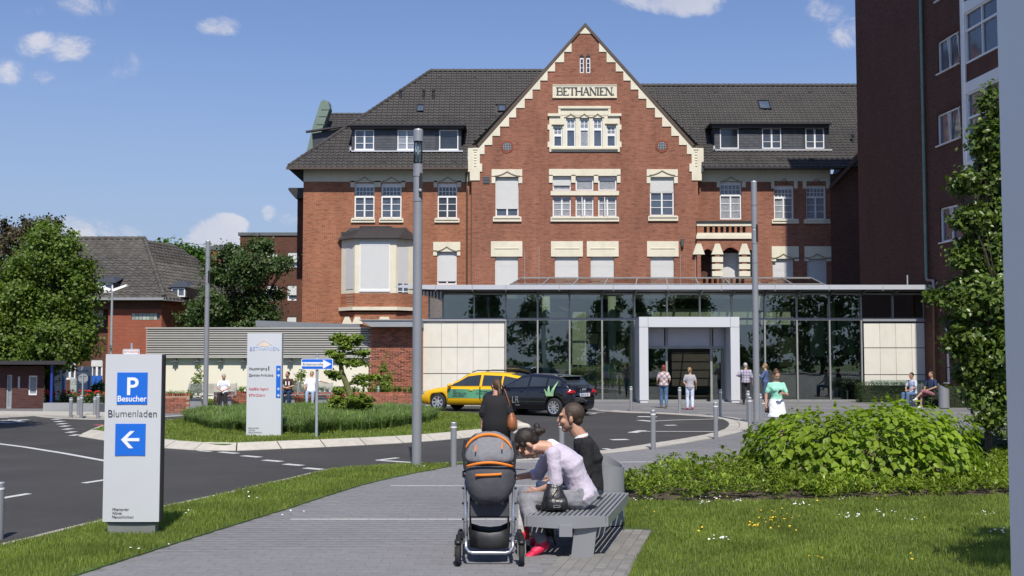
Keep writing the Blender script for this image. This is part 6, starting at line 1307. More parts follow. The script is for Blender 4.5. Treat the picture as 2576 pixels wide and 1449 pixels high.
for i in range(70):    # shoots sticking out of the top
    a = random.uniform(0, 2*math.pi); e = random.uniform(.5, 1.5); b = bushsurf(a, e, 1.0)
    for j in range(4): n_v = Vector((random.gauss(0, .5), random.gauss(0, .5), .8)).normalized(); d = Vector((random.gauss(0, 1), random.gauss(0, 1), .2)); d = (d-n_v*d.dot(n_v)).normalized(); ms.append((b.y+1, Matrix.Translation(b+Vector((0, 0, .04+.035*j))) @ Matrix((d.cross(n_v), d, n_v)).transposed().to_4x4() @ Matrix.Scale(.65-.1*j, 4)))
ms.sort(key=lambda t: t[0]); pieces(bush, 'leaf', heartleaf().mesh('leaf', 'lf_bush'), [m for _, m in ms])
q = MB()
for i in range(60): a = random.uniform(0, 2*math.pi); p = bushsurf(a, random.uniform(.3, 1.4), .95); b = Vector((bx_+random.gauss(0, .3), by_+random.gauss(0, .25), 0)); q.tube([b, (b+p)/2+Vector((0, 0, .15)), p], [.012, .009, .005], 5)
q.build('stems', 'barkg', bush)
# ground cover with long narrow leaves
def lance(V, Fs, k0, n, x, y, z0, r, L, Wd):
    a = r.uniform(0, 2*np.pi, n); el = r.uniform(.1, 1.2, n); l = L*r.uniform(.7, 1.3, n); d = np.stack([np.cos(a)*np.cos(el), np.sin(a)*np.cos(el), np.sin(el)], 1); s = np.stack([-np.sin(a), np.cos(a), np.zeros(n)], 1); b = np.array([x, y, z0])+d*.02
    m1 = b+d*(l*.5)[:, None]; tip = b+d*(l)[:, None]-np.array([0, 0, 1])*(l*.35)[:, None]; w = (Wd*r.uniform(.8, 1.2, n)/2)[:, None]; f = np.array([0, 0, .008])
    V.append(np.stack([b, m1+s*w+f, m1-s*w+f, tip, m1-f*.5], 1).reshape(-1, 3)); k = (np.arange(n)*5)[:, None]+k0
    for t in ((0, 1, 4), (0, 4, 2), (4, 1, 3), (2, 4, 3)): Fs.append(k+np.array([t]))
    return k0+n*5
r = np.random.default_rng(41); V, Fs, k0 = [], [], 0; xs = [p[0] for p in bed_poly]; ys = [p[1] for p in bed_poly]; cnt = 0
placed = []
while cnt < 1500:
    x, y = random.uniform(min(xs), max(xs)), random.uniform(min(ys), max(ys))
    if not inpoly(x, y, bed_poly): continue
    if ((x-bx_)/1.7)**2+((y-by_)/1.3)**2 < 1: continue
    if y > 20 and 2.5 < x < 8 and random.random() < .7: continue
    hh = random.uniform(.03, .26)*(1.1 if x < 4 else .75); cnt += 1
    k0 = lance(V, Fs, k0, 15, x, y, .04+hh, r, .135, .034); k0 = lance(V, Fs, k0, 7, x, y, .04+hh*.4, r, .14, .034)
tag(npmesh('ground_cover', np.concatenate(V), np.concatenate(Fs), 'lf_cover'), 'glossy ground cover with long narrow leaves around the foot of the bush', 'ground cover', kind='stuff')
def hedge(name, label, x0, x1, y0, y1, h, n, m='hedge', cat='hedge', seed=1, z=0, L=.05, round_=.1):
    r = np.random.default_rng(seed); u = r.uniform(-1, 1, (n, 3)); ax = r.integers(0, 3, n); sg = np.sign(r.uniform(-1, 1, n)); u[np.arange(n), ax] = sg; u[:, 2] = np.where(ax == 2, 1, u[:, 2])
    c = np.stack([(x0+x1)/2+u[:, 0]*(x1-x0)/2, (y0+y1)/2+u[:, 1]*(y1-y0)/2, z+(u[:, 2]*.5+.5)*h], 1)+r.normal(size=(n, 3))*round_*.5; nn_ = unit(u*.7+r.normal(size=(n, 3))*.6+np.array([0, 0, .4])); V, F = leafquads(c, nn_, L, L*.65, r)
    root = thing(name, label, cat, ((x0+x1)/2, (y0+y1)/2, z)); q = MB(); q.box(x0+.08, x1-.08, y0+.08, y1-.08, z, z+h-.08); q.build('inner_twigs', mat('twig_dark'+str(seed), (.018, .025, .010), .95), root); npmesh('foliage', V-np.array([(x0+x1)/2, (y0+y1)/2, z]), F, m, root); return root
a = G(2190, 1016); hedge('hedge', 'clipped dark green hedge left of the right bench', a.x, G(2262, 1016).x+2.2, a.y+1.4, a.y+2.0, .82, 4200, seed=2)
a = G(2368, 1030); hedge('hedge', 'dark green hedge right of the round litter bin', a.x, a.x+3, a.y+1.2, a.y+2.2, .8, 3500, seed=3)
hedge('low_hedge', 'low dark shrub bed at the foot of the slim oak', 9.2, 12.2, 22.0, 24.2, .42, 5000, seed=4, L=.07, round_=.2)
for (px, py, Y, w_, h_, lab, sd) in ((497, 985, 48.7, .38, 1.15, 'thin light green shrub behind the bench of the old man', 51), (972, 1006, 49.6, .55, .95, 'bushy shrub before the red brick panel', 52), (752, 985, 49.4, .45, 1.1, 'young shrub between the two younger men', 53), (962, 975, 49.6, .25, 1.6, 'upright twiggy shrub before the red brick panel', 54)):
    c = P(px, py, Y); tree('shrub', lab, (c.x, Y), [(c.x, Y, .35+h_*.45, w_*.6, w_*.5, h_*.5), (c.x+.1, Y, .35+h_*.85, w_*.35, w_*.3, h_*.28), (c.x-.1, Y, .35+h_*.2, w_*.7, w_*.6, h_*.25)], 700, .10, .06, 'lf_niwaki', .12, .02, seed=sd, per=8, cat='shrub')
tree('shrub', 'shrub growing before the blue board on the left', (P(246, 1000, 50).x, 50), lobes_px([(246, 985, 16, 26), (256, 1000, 14, 20), (236, 1008, 12, 14)], 50, .8), 1500, .12, .08, 'lf_bright', .15, .03, seed=55, per=10, cat='shrub')
q = MB(); V, F = tufts([(x, 48.95+random.uniform(0, .5), random.uniform(.4, .7)) for x in np.arange(HX(700), HX(1062), .22)]+[(x, 47.6+random.uniform(0, .6), random.uniform(.5, .8)) for x in np.arange(G(590, 1020).x, G(700, 1020).x, .22)]+[(x, G(395, 1040).y+.4+random.uniform(0, .5), random.uniform(.5, .8)) for x in np.arange(pa.x, pb.x, .2)], 'orn', 60, .5, 12, .014); V[:, 2] += .35
tag(npmesh('planter_greenery', V, F, 'ivy'), 'grassy green planting on top of the low brick planter walls', 'planting', kind='stuff')
# red flowers in the far bed
mb = MB(); 
for i in range(60): c = Vector((G(118, 1020).x+random.uniform(0, 3), 45.6+random.uniform(0, .5), .45+random.uniform(0, .22))); mb.ell(c, .05, 5, 4)
tag(mb.build('red_flowers', mat('petal_red', (.5, .03, .03), .6)), 'red flowers in the stone-edged bed beside the kiosk', 'flowers', kind='stuff')
hedge('flower_bed_greenery', 'leafy planting of the stone-edged bed beside the kiosk', G(112, 1030).x, G(112, 1030).x+3.4, 45.4, 46.2, .5, 1500, 'lf_bright', 'planting', seed=6, L=.1, round_=.15)
# ================================================================ STREET FURNITURE
def bollard(px, py, top, label, w=.055, first=[]):
    g_ = G(px, py)
    if not first:
        o = thing('bollard', label, 'bollard', (g_.x, g_.y, 0), 0, 'steel bollards'); q = MB(); q.tube([(0, 0, 0), (0, 0, .86), (0, 0, .90)], [.055, .055, .055], 16); q.build('post', 'grey', o, world=False, smooth=False)
        q = MB(); q.tube([(0, 0, .80), (0, 0, .83)], .0575, 16); q.build('band', 'signw', o, world=False); q = MB(); q.tube([(0, 0, .90), (0, 0, .915)], [.056, .048], 16); q.build('cap', 'galv', o, world=False); first.append(o)
    else: o = copy_tree(first[0]); o.location = (g_.x, g_.y, 0); o['label'] = label
    h = (P(px, top, g_.y).z)/.915; o.scale = (1, 1, h); return o
for px, py, tp, lb in [(1141, 1176, 1062, 'steel bollard at the tip of the grass strip, left of the stroller'), (1413, 1152, 1064, 'steel bollard hidden mostly behind the neck of the man in black'), (1643.5, 1131, 1031, 'steel bollard at the inner kerb of the turning loop, right of the man in black'),
        (1801, 1104.5, 1012, 'steel bollard at the right bulge of the turning loop'), (1587.6, 1033, 972, 'steel bollard right behind the black car'), (1710, 1041, 974, 'steel bollard below the woman in the grey shirt'),
        (1812.5, 1048, 979, 'dark steel bollard before the right pillar of the portal'), (1882.5, 1059.6, 983, 'rearmost of three bollards round the right street lamp'), (1886.6, 1087, 999, 'front bollard of the three round the right street lamp'), (1913, 1065, 991, 'bollard right of the foot of the right street lamp'),
        (951.6, 1016, 972, 'bollard right of the layered tree'), (766.7, 1018, 979, 'bollard before the man in the white shirt'), (583, 1018, 984, 'bollard before the old man'),
        (177.7, 1050, 1000, 'first bollard right of the kiosk'), (197, 1049, 998, 'bollard behind the round sign post'), (204, 1052.6, 994, 'bollard right in front of the round sign post'), (238, 1048, 998, 'bollard in front of the blue board'), (246, 1052.6, 991, 'tall bollard nearest the large parking stele'), (-5, 1358, 1213, 'dark bollard cut by the left picture edge')]:
    bollard(px, py, tp, lb)
def lamp(px, py, top, r, label, lantern=False, first=[]):
    g_ = G(px, py); H = P(px, top, g_.y).z; o = thing('street_lamp', label, 'street lamp', (g_.x, g_.y, 0), 0, 'tall cylindrical street lamps'); s = H/6.1
    q = MB(); zt = .94*H if not lantern else None
    if lantern:
        z1, z2, z3 = [P(px, v, g_.y).z for v in (447, 413, 356)]
        q.tube([(0, 0, 0), (0, 0, z1-.45)], [r*1.08, r], 24); q.build('pole', 'grey', o, world=False, smooth=False)
        q = MB(); q.tube([(0, 0, z1-.44), (0, 0, z1), (0, 0, z1+.01)], r*1.02, 24); q.tube([(0, 0, z1+.02), (0, 0, z2)], r*1.08, 24); q.build('lamp_collar', 'grey', o, world=False)
        q = MB(); q.tube([(0, 0, z2), (0, 0, z3)], r*.98, 24); q.build('lamp_glass', 'railglass', o, world=False, smooth=True)
        q = MB(); q.tube([(0, 0, z2), (0, 0, z3)], r*.28, 10); q.tube([(r*.6, 0, z2), (r*.6, 0, z3)], r*.07, 6); q.tube([(-r*.6, 0, z2), (-r*.6, 0, z3)], r*.07, 6); q.build('lamp_tube', 'galv', o, world=False)
        q = MB(); q.tube([(0, 0, z3), (0, 0, H-.03), (0, 0, H)], [r*1.08, r*1.08, r*.9], 24); q.build('lamp_cap', 'grey', o, world=False)
        zc = P(px, 467, g_.y).z; q = MB(); q.box(r*.25, r*1.035, -r*.98, -r*.3, zc-.22, zc+.22); q.build('camera_window', 'black', o, world=False)
        q = MB(); q.ell((r*.55, -r*.95, zc-.1), .035, 8, 6); q.build('camera_eye', 'galv', o, world=False)
    else:
        q.tube([(0, 0, 0), (0, 0, H*.80), (0, 0, H*.802), (0, 0, H*.806), (0, 0, H*.808), (0, 0, H)], [r*1.1, r, r*.92, r*.92, r, r], 20); q.build('pole', 'grey', o, world=False)
        q = MB()
        for f in (.66, .74, .90): q.tube([(0, 0, H*f), (0, 0, H*f+.02)], r*1.02, 20)
        q.build('ring', 'greyd', o, world=False); q = MB(); q.box(r*.2, r*1.03, -r*.95, -r*.25, H*.74+.06*s, H*.74+.5*s); q.build('camera_window', 'black', o, world=False)
        q = MB(); q.tube([(0, 0, H), (0, 0, H+.03)], [r, r*.85], 20); q.build('lamp_cap', 'galv', o, world=False)
    return o
lamp(1048, 1177, 325, .083, 'nearest tall grey lamp column with a glass lantern at its top', True)
lamp(1904, 1066, 458, .088, 'plain tall grey lamp column before the right part of the glass hall')
lamp(517, 1026, 607, .09, 'plain tall grey lamp column rising from the bench of the old man')
# double-headed white lamp
Yd2 = 50; c = P(277, 990, Yd2); o = thing('double_lamp', 'slim lamp post with two white heads behind the parking stele', 'street lamp', (c.x, Yd2, 0)); zt = P(277, 728, Yd2).z
q = MB(); q.tube([(0, 0, 0), (0, 0, zt-.05)], [.075, .045], 10); q.build('pole', 'galv', o, world=False)
for s in (-1, 1):
    q = MB(); q.add([(s*.05, -.1, -.1), (s*.05, .12, -.1), (s*.65, -.14, .12), (s*.65, .16, .12), (s*.05, -.06, .02), (s*.05, .06, .02), (s*.63, -.06, .22), (s*.63, .1, .22)], [(0, 2, 3, 1), (4, 5, 7, 6), (0, 4, 6, 2), (1, 3, 7, 5), (2, 6, 7, 3), (0, 1, 5, 4)]); hd = q.build('lamp_head', 'white', o, world=False); hd.location = (0, 0, zt)
# parking stele in the foreground
def px_text(s, px, py, hpx, m, parent, Y, italic=0, align='LEFT', off=0, sx=1, wpx=None):
    c = P(px, py, Y); o = text(s, hpx*Y/FPX*1.42, m, parent, (c.x, Y, c.z), shear=italic, align=align, offset=off, sx=sx)
    if wpx: xs = [v.co.x for v in o.data.vertices]; o.scale.x = wpx*Y/FPX/(max(xs)-min(xs))
    return o
Ys = 12.92; xl_, xr_ = P(257, 1310, Ys).x, P(399, 1314, Ys-.0).x; zt = P(340, 891, Ys).z; zbq = P(330, 1313, Ys).z
stl = thing('parking_stele', 'large silver parking stele with two blue squares in the grass strip', 'sign', ((xl_+xr_)/2, Ys, .03)); cxs = (xl_+xr_)/2; wS = xr_-xl_
def curved_panel(x0, x1, z0, z1, Y, bulge=.035, n=10, dep=.20):
    q = MB(); top = []; 
    for i in range(n+1): t = i/n; top.append((x0+(x1-x0)*t, Y+bulge-bulge*4*t*(1-t)))
    q.prismz([(a, b) for a, b in top]+[(x1, Y+dep), (x0, Y+dep)], z0, z1); return q
o_ = curved_panel(xl_, xr_, zbq, zt, Ys, .008, dep=.12); face = o_.build('panel', 'silver', stl)
q = MB(); q.box(xr_+.001, xr_+.018, Ys+.02, Ys+.11, zbq, zt-.01); q.build('side_trim', 'black', stl)
q = MB(); q.box(xl_+.05, xr_-.05, Ys+.04, Ys+.17, -.02, zbq-.02); q.build('plinth', mat('plinth_grey', (.24, .245, .24), .5, metal=.3), stl); q = MB(); q.box(xl_+.03, xr_-.03, Ys+.05, Ys+.16, zbq-.02, zbq); q.build('shadow_gap', 'black', stl)
def sq(px0, py0, px1, py1, Y): return RX(px0, py0, px1, py1, Y)
yt = Ys-.003
def decal(name, r, m, parent, Y, t=.004): q = MB(); q.box(r[0], r[1], Y-t, Y+.035, r[2], r[3]); return q.build(name, m, parent)
r = sq(294.5, 937, 371, 1017, yt); dcl = decal('blue_square', r, 'blue', stl, yt)
s_ = (r[3]-r[2]); text('P', s_*.78, 'signw', dcl, ((r[0]+r[1])/2, yt-.006, r[2]+s_*.30), align='CENTER', offset=.012*s_, sx=1.0)
text('Besucher', s_*.255, 'signw', dcl, ((r[0]+r[1])/2, yt-.006, r[2]+s_*.09), align='CENTER', offset=.004*s_, sx=.97)
r = sq(290, 1066, 366, 1146, yt); dcl = decal('blue_square', r, 'blue', stl, yt); cx, cz = (r[0]+r[1])/2, (r[2]+r[3])/2; s_ = r[3]-r[2]
def arrow_left(mb, cx, cz, s, Y, t=.09, rot=0):
    def tr(p): a = math.cos(rot)*p[0]-math.sin(rot)*p[1]; b = math.sin(rot)*p[0]+math.cos(rot)*p[1]; return (cx+a*s, cz+b*s)
    for pl in ([(-.20, -.048), (.29, -.048), (.29, .048), (-.20, .048)], [(-.29, 0), (-.01, .27), (.13, .27), (-.15, 0)], [(-.29, 0), (-.15, 0), (.10, -.27), (-.04, -.27)]): mb.prismy([tr(p) for p in pl], Y-.003-random.uniform(0, .0008), Y+.001)
q = MB(); arrow_left(q, cx, cz, s_, yt-.005); q.build('arrow', 'signw', dcl)
zt_ = P(333, 1050, yt).z; px_text('Blumenladen', 333, 1049, 18.5, 'ink', stl, yt+.001, align='CENTER', off=-.0015, wpx=121)
for i, w in enumerate(('Miteinander', 'Würde', 'Menschlichkeit')): px_text(w, 281.5-.5*i, 1285+i*9.6, 7.4, 'ink', stl, yt+.001, italic=.25, off=-.0007, wpx=(42, 23, 54)[i])
# info stele on the island
Yi = 27.3; x0, x1 = P(620.5, 970, Yi).x, P(707.5, 970, Yi).x; zt = P(665, 838.5, Yi).z; zb2 = P(663, 1100, Yi).z; inf = thing('info_stele', 'tall silver information stele on the traffic island', 'sign', ((x0+x1)/2, Yi, .13))
curved_panel(x0, x1, zb2, zt, Yi, .012).build('panel', mat('stele_pale', (.68, .69, .71), .4, metal=.25, var=.02, scale=.8), inf); q = MB(); q.box(x0+.06, x1-.08, Yi+.04, Yi+.18, .05, zb2-.01); q.build('plinth', bpy.data.materials['plinth_grey'], inf)
yi = Yi-.001
px_text('BETHANIEN', 665, 882, 10, 'bluefade', inf, yi-.002, align='CENTER', wpx=74); q = MB(); a, b, c = P(645, 868, yi), P(684, 868, yi), P(665, 855, yi); q.bar((a.x, yi-.002, a.z), (c.x, yi-.002, c.z), .012, .004, up=(0, 1, 0)); q.bar((b.x, yi-.002, b.z), (c.x, yi-.002, c.z), .012, .004, up=(0, 1, 0)); a, b = P(652, 871, yi), P(678, 864, yi); q.prismy([(a.x, a.z), (b.x, a.z), (b.x-.05, b.z), (a.x+.05, b.z)], yi-.003, yi+.02); q.build('logo_roof', 'orange', inf)
for s, py, m_, w in (('Haupteingang', 930.5, 'ink', 45), ('Zentrale Ambulanz', 947, 'ink', 61), ('Notfälle liegend', 981.5, 'inkr', 48), ('RTW-Zufahrt', 997.5, 'inkr', 40)): px_text(s, 626, py, 7, m_, inf, yi-.002, wpx=w)
px_text('i', 676, 931, 10, 'black', inf, yi-.002, align='CENTER', off=.006)
for i, s in enumerate(('Miteinander', 'Würde', 'Menschlichkeit')): px_text(s, 624, 1078.5+i*5.6, 4, 'ink', inf, yi-.002, italic=.25, off=-.001)
r = RX(694.5, 920, 706, 1000, yi); dcl = decal('blue_strip', r, 'blue', inf, yi); q = MB()
for py, rot in ((929.5, -math.pi/2), (945, -math.pi/2), (978.5, 0), (994.5, 0)): c = P(701, py, yi); arrow_left(q, c.x, c.z, .125, yi-.005, rot=rot)
q.build('arrow', 'signw', dcl)
# two far steles
for i, (a, b, c, d, lab) in enumerate(((130, 926, 162, 1010, 'left one of the two white information steles beside the kiosk'), (191.5, 922, 227, 1010, 'right one of the two white information steles, behind the round sign'))):
    Y_ = 50+i*1.2; r = RX(a, b, c, d, Y_); o = thing('white_stele', lab, 'sign', ((r[0]+r[1])/2, Y_, 0), 0, 'white information steles'); curved_panel(r[0], r[1], r[2], r[3], Y_, .05).build('panel', 'signw', o); q = MB(); q.box(r[0]+.05, r[1]-.05, Y_+.06, Y_+.16, 0, r[2]); q.build('plinth', 'grey', o)
    px_text('BETHANIEN', (a+c)/2, b+14, 4, 'bluefade', o, Y_-.004, align='CENTER', wpx=(c-a)*.86)
    q = MB(); t = P((a+c)/2, b+5, Y_); q.bar((t.x-.12, Y_-.004, t.z-.07), (t.x, Y_-.004, t.z), .012, .01, up=(0, 1, 0)); q.bar((t.x+.12, Y_-.004, t.z-.07), (t.x, Y_-.004, t.z), .012, .01, up=(0, 1, 0)); q.build('logo_roof', 'orange', o)
    dcl = decal('blue_strip', (r[1]-.09-.02*i, r[1]-.01-.02*i, r[3]-1.5, r[3]-.42), 'blue', o, Y_-.004); q = MB()
    for k in range(10): q.box(r[1]-.07-.02*i, r[1]-.035-.02*i, Y_-.012, Y_-.006, r[3]-.5-k*.1, r[3]-.47-k*.1)
    q.build('arrow', 'signw', dcl); q = MB()
    for k in range(8): z = r[3]-.55-k*.12; q.box(r[0]+.05, r[0]+.05+random.uniform(.12, .32), Y_-.006, Y_+.0, z, z+.022)
    q.build('text_lines', 'ink', o)
# one-way street sign
Yo = G(797, 1103, .12).y; c = P(797, 1000, Yo); o = thing('one_way_sign', 'blue and white one-way street sign on a grey pole', 'road sign', (c.x, Yo, .12)); r = RX(758, 902, 837.5, 929.5, Yo-.05)
q = MB(); q.tube([(c.x, Yo, .1), (c.x, Yo, r[3]+.06)], .033, 12); q.tube([(c.x, Yo, r[3]+.06), (c.x, Yo, r[3]+.09)], .036, 12); q.build('pole', 'galv', o)
def rrect(x0, x1, z0, z1, rad, n=5):
    pts = []
    for cx, cz, a0 in ((x1-rad, z1-rad, 0), (x0+rad, z1-rad, 90), (x0+rad, z0+rad, 180), (x1-rad, z0+rad, 270)):
        for k in range(n+1): a = R(a0+90*k/n); pts.append((cx+rad*math.cos(a), cz+rad*math.sin(a)))
    return pts[::-1]
q = MB(); q.prismy(rrect(*r, .035), Yo-.055, Yo-.035); bd = q.build('board', 'signw', o); q = MB(); q.prismy(rrect(r[0]+.014, r[1]-.014, r[2]+.014, r[3]-.014, .028), Yo-.058, Yo-.05); q.build('blue_field', 'blue', bd)
a = P(760.5, 921, Yo); b = P(813.5, 911, Yo); q = MB(); q.prismy([(P(760.5, 0, Yo).x, P(0, 921.5, Yo).z), (P(814, 0, Yo).x, P(0, 921.5, Yo).z), (P(814, 0, Yo).x, P(0, 927.5, Yo).z), (P(835, 0, Yo).x, P(0, 916, Yo).z), (P(814, 0, Yo).x, P(0, 904.8, Yo).z), (P(814, 0, Yo).x, P(0, 911, Yo).z), (P(760.5, 0, Yo).x, P(0, 911, Yo).z)], Yo-.061, Yo-.052)
q.f = [f for f in q.f if len(f) == 4 or True]; q.build('arrow', 'signw', bd); px_text('Einbahnstraße', 787, 919, 6, 'ink', bd, Yo-.063, align='CENTER', wpx=50)
# rescue route sign behind the parking stele, and the round sign seen from behind
Y_ = 40; r = RX(309, 878, 351, 903, Y_); o = thing('rescue_route_sign', 'white sign with red letters rising above the parking stele', 'road sign', ((r[0]+r[1])/2, Y_, 0)); q = MB(); q.tube([((r[0]+r[1])/2, Y_+.05, 0), ((r[0]+r[1])/2, Y_+.05, P(330, 863, Y_).z)], .04, 10); q.build('pole', 'galv', o)
q = MB(); q.prismy(rrect(*r, .05), Y_-.01, Y_+.01); bd = q.build('board', 'signw', o); q = MB(); q.prismy(rrect(r[0]+.02, r[1]-.02, r[2]+.02, r[3]-.02, .04), Y_-.012, Y_-.008); q.build('border', 'ink', bd); q = MB(); q.prismy(rrect(r[0]+.035, r[1]-.035, r[2]+.035, r[3]-.035, .03), Y_-.014, Y_-.01); q.build('field', 'signw', bd); px_text('RETTUNGSWEG', 330, 887.5, 4.5, 'inkr', bd, Y_-.016, align='CENTER', wpx=35)
Y_ = 38.5; c = P(209, 952, Y_); o = thing('round_sign', 'grey back of a round road sign on a thin pole at the left', 'road sign', (c.x, Y_, 0)); q = MB(); q.tube([(c.x, Y_-.03, 0), (c.x, Y_-.03, c.z+.17)], .025, 8); q.build('pole', 'galv', o); q = MB(); q.tube([(c.x, Y_, c.z), (c.x, Y_+.02, c.z)], .165, 24); d_ = q.build('disc', mat('sign_back', (.32, .33, .33), .5, metal=.3), o); q = MB(); q.box(c.x-.11, c.x+.11, Y_-.02, Y_, c.z+.08, c.z+.10); q.box(c.x-.11, c.x+.11, Y_-.02, Y_, c.z-.10, c.z-.08); q.build('bracket', 'galv', d_)
# tall grey panel at the right picture edge
q = MB(); q.box(2.565, 2.9, 4.3, 6.0, .03, 4.6); o = q.build('tall_panel', mat('panel_bluegrey', (.78, .77, .74), .45, metal=.1, var=.02, scale=.6)); tag(o, 'tall smooth grey panel cut off by the right picture edge', 'sign panel')
# ---------------------------------------------------------------- slatted steel bench in front
bn = thing('slatted_bench', 'grey steel slatted bench with the couple sitting on it, without a back', 'bench', (1.0, 12.3, 0)); zs1 = .425
p0 = Vector((.148, 11.52, 0)); p1 = Vector((.925, 11.50, 0)); dr_ = Vector((.40, 1.95, 0)); n = 15
for i in range(n):
    t = (i+.5)/n; a = p0.lerp(p1, t)+Vector((0, .035, 0)); b = a+dr_; q = MB(); q.bar((a.x, a.y, zs1-.02), (b.x, b.y, zs1-.02), .030, .042); q.build('slat', 'grey', bn)
q = MB(); nseg = 8
for i in range(nseg):
    t0, t1 = i/nseg, (i+1)/nseg; a = p0.lerp(p1, t0); b = p0.lerp(p1, t1); ya = -.05*math.sin(math.pi*t0); yb = -.05*math.sin(math.pi*t1)
    q.add([(a.x, a.y+ya, zs1-.10-.015*math.sin(math.pi*t0)), (b.x, b.y+yb, zs1-.10-.015*math.sin(math.pi*t1)), (b.x, b.y+yb, zs1+.002), (a.x, a.y+ya, zs1+.002), (a.x, a.y+.03, zs1-.1), (b.x, b.y+.03, zs1-.1), (b.x, b.y+.03, zs1+.002), (a.x, a.y+.03, zs1+.002)], [(0, 1, 2, 3), (3, 2, 6, 7), (0, 4, 5, 1), (5, 4, 7, 6)])
e0 = p1+dr_; q.bar((p1.x+.015, p1.y-.0, zs1-.05), (e0.x+.015, e0.y, zs1-.05), .022, .104); e1 = p0+dr_; q.bar((p0.x-.015, p0.y, zs1-.05), (e1.x-.015, e1.y, zs1-.05), .022, .104); q.bar((e1.x, e1.y+.02, zs1-.05), (e0.x, e0.y+.02, zs1-.05), .03, .10); q.build('frame', 'grey', bn)
q = MB(); q.box(.464, .591, 11.43, 11.58, .235, .345); q.bar((.55, 11.58, zs1-.155), (.90, 13.3, zs1-.155), .13, .10); q.build('beam', 'grey', bn)
for s, xx, yy in ((0, .67, 11.62), (1, .90, 13.0)): q = MB(); q.add([(xx-.09, yy-.10, .0), (xx+.13, yy-.10, .0), (xx+.17, yy-.1, zs1-.10), (xx-.05, yy-.1, zs1-.10), (xx-.07, yy+.10, .0), (xx+.15, yy+.10, .0), (xx+.19, yy+.1, zs1-.10), (xx-.03, yy+.1, zs1-.10)], [(0, 1, 2, 3), (5, 4, 7, 6), (4, 0, 3, 7), (1, 5, 6, 2), (4, 5, 1, 0)]); q.build('leg', 'grey', bn)
# litter bin with slanted rim
def bin_(name, label, x, y, r_, h, m='grey'):
    o = thing(name, label, 'litter bin', (x, y, 0)); n = 32; q = MB(); V = []
    for z0, f in ((.0, 1), (h*.0, 1)): pass
    for i in range(n): a = 2*math.pi*i/n; V.append((r_*math.cos(a), r_*math.sin(a), .03))
    for i in range(n): a = 2*math.pi*i/n; V.append((r_*math.cos(a), r_*math.sin(a), h-.09*math.cos(a+.4)*1.0-.05))
    for i in range(n): a = 2*math.pi*i/n; V.append((r_*.9*math.cos(a), r_*.9*math.sin(a), h-.09*math.cos(a+.4)-.05))
    for i in range(n): a = 2*math.pi*i/n; V.append((r_*.9*math.cos(a), r_*.9*math.sin(a), h-.35))
    F = []
    for k in range(3):
        for i in range(n): F.append((k*n+i, k*n+(i+1) % n, (k+1)*n+(i+1) % n, (k+1)*n+i))
    F.append(tuple(3*n+i for i in range(n))); q.add(V, F); q.build('drum', m, o, world=False)
    q = MB(); q.tube([(0, 0, 0), (0, 0, .03)], r_*.9, 24); q.build('foot_ring', 'black', o, world=False)
    q = MB(); q.tube([(0, 0, h*.86), (0, 0, h*.863)], r_*1.004, 32, caps=False); q.build('seam', 'greyd', o, world=False); return o
bin_('litter_bin', 'tall round grey litter bin with slanted rim behind the near bench', 1.115, 13.77, .215, .84)
bin_('litter_bin', 'round grey litter bin at the end of the right bench', G(2375, 1028).x, G(2375, 1028).y, .20, .88)
# ---------------------------------------------------------------- backed benches in the distance
def backbench(name, label, x0, x1, y, rz=0, group='benches with slatted backs', h=.46, nb=9):
    o = thing(name, label, 'bench', ((x0+x1)/2, y, 0), rz, group); L_ = (x1-x0)
    for i in range(6): q = MB(); q.box(-L_/2, L_/2, -.28+i*.085, -.28+i*.085+.05, h-.03, h); q.build('seat_slat', 'grey', o, world=False)
    for i in range(nb): q = MB(); z = h+.06+i*.045; yy = .24+i*.012; q.box(-L_/2, L_/2, yy, yy+.015, z, z+.022); q.build('back_slat', 'grey', o, world=False)
    for s in (-1, -.33, .33, 1): q = MB(); q.box(s*(L_/2-.05)-.02, s*(L_/2-.05)+.02, -.3, .28, h-.09, h-.03); q.bar((s*(L_/2-.05), .22, h-.05), (s*(L_/2-.05), .24+nb*.012, h+.08+nb*.045), .03, .02); q.build('frame', 'grey', o, world=False)
    for s in (-.6, .6): q = MB(); q.add([(s*L_/2-.3, -.12, 0), (s*L_/2+.3, -.12, 0), (s*L_/2+.2, -.12, h-.09), (s*L_/2-.2, -.12, h-.09), (s*L_/2-.3, .12, 0), (s*L_/2+.3, .12, 0), (s*L_/2+.2, .12, h-.09), (s*L_/2-.2, .12, h-.09)], [(0, 1, 2, 3), (5, 4, 7, 6), (4, 0, 3, 7), (1, 5, 6, 2)]); q.build('leg', 'grey', o, world=False)
    return o
YB1 = 46.3; backbench('backed_bench', 'slatted bench with a back on which the old man sits', P(468, 1000, YB1).x, P(592, 1000, YB1).x, YB1)
YB2 = 47.8; backbench('backed_bench', 'slatted bench with a back shared by the two younger men', P(700, 1000, YB2).x, P(835, 1000, YB2).x, YB2)
YB3 = 46.0; backbench('backed_bench', 'slatted bench before the hedge with two men sitting sideways on it', P(2280, 1000, YB3).x, P(2358, 1000, YB3).x, YB3+.1, R(-55))
q = MB(); a = P(2190, 962, 48.6); b = P(2345, 962, 48.6); p = MB(); p.box(a.x, b.x, 48.6, 48.62, .45, 1.02); tag(p.build('glass_screen', 'railglass'), 'low glass screen behind the hedge and the right bench', 'glass screen')
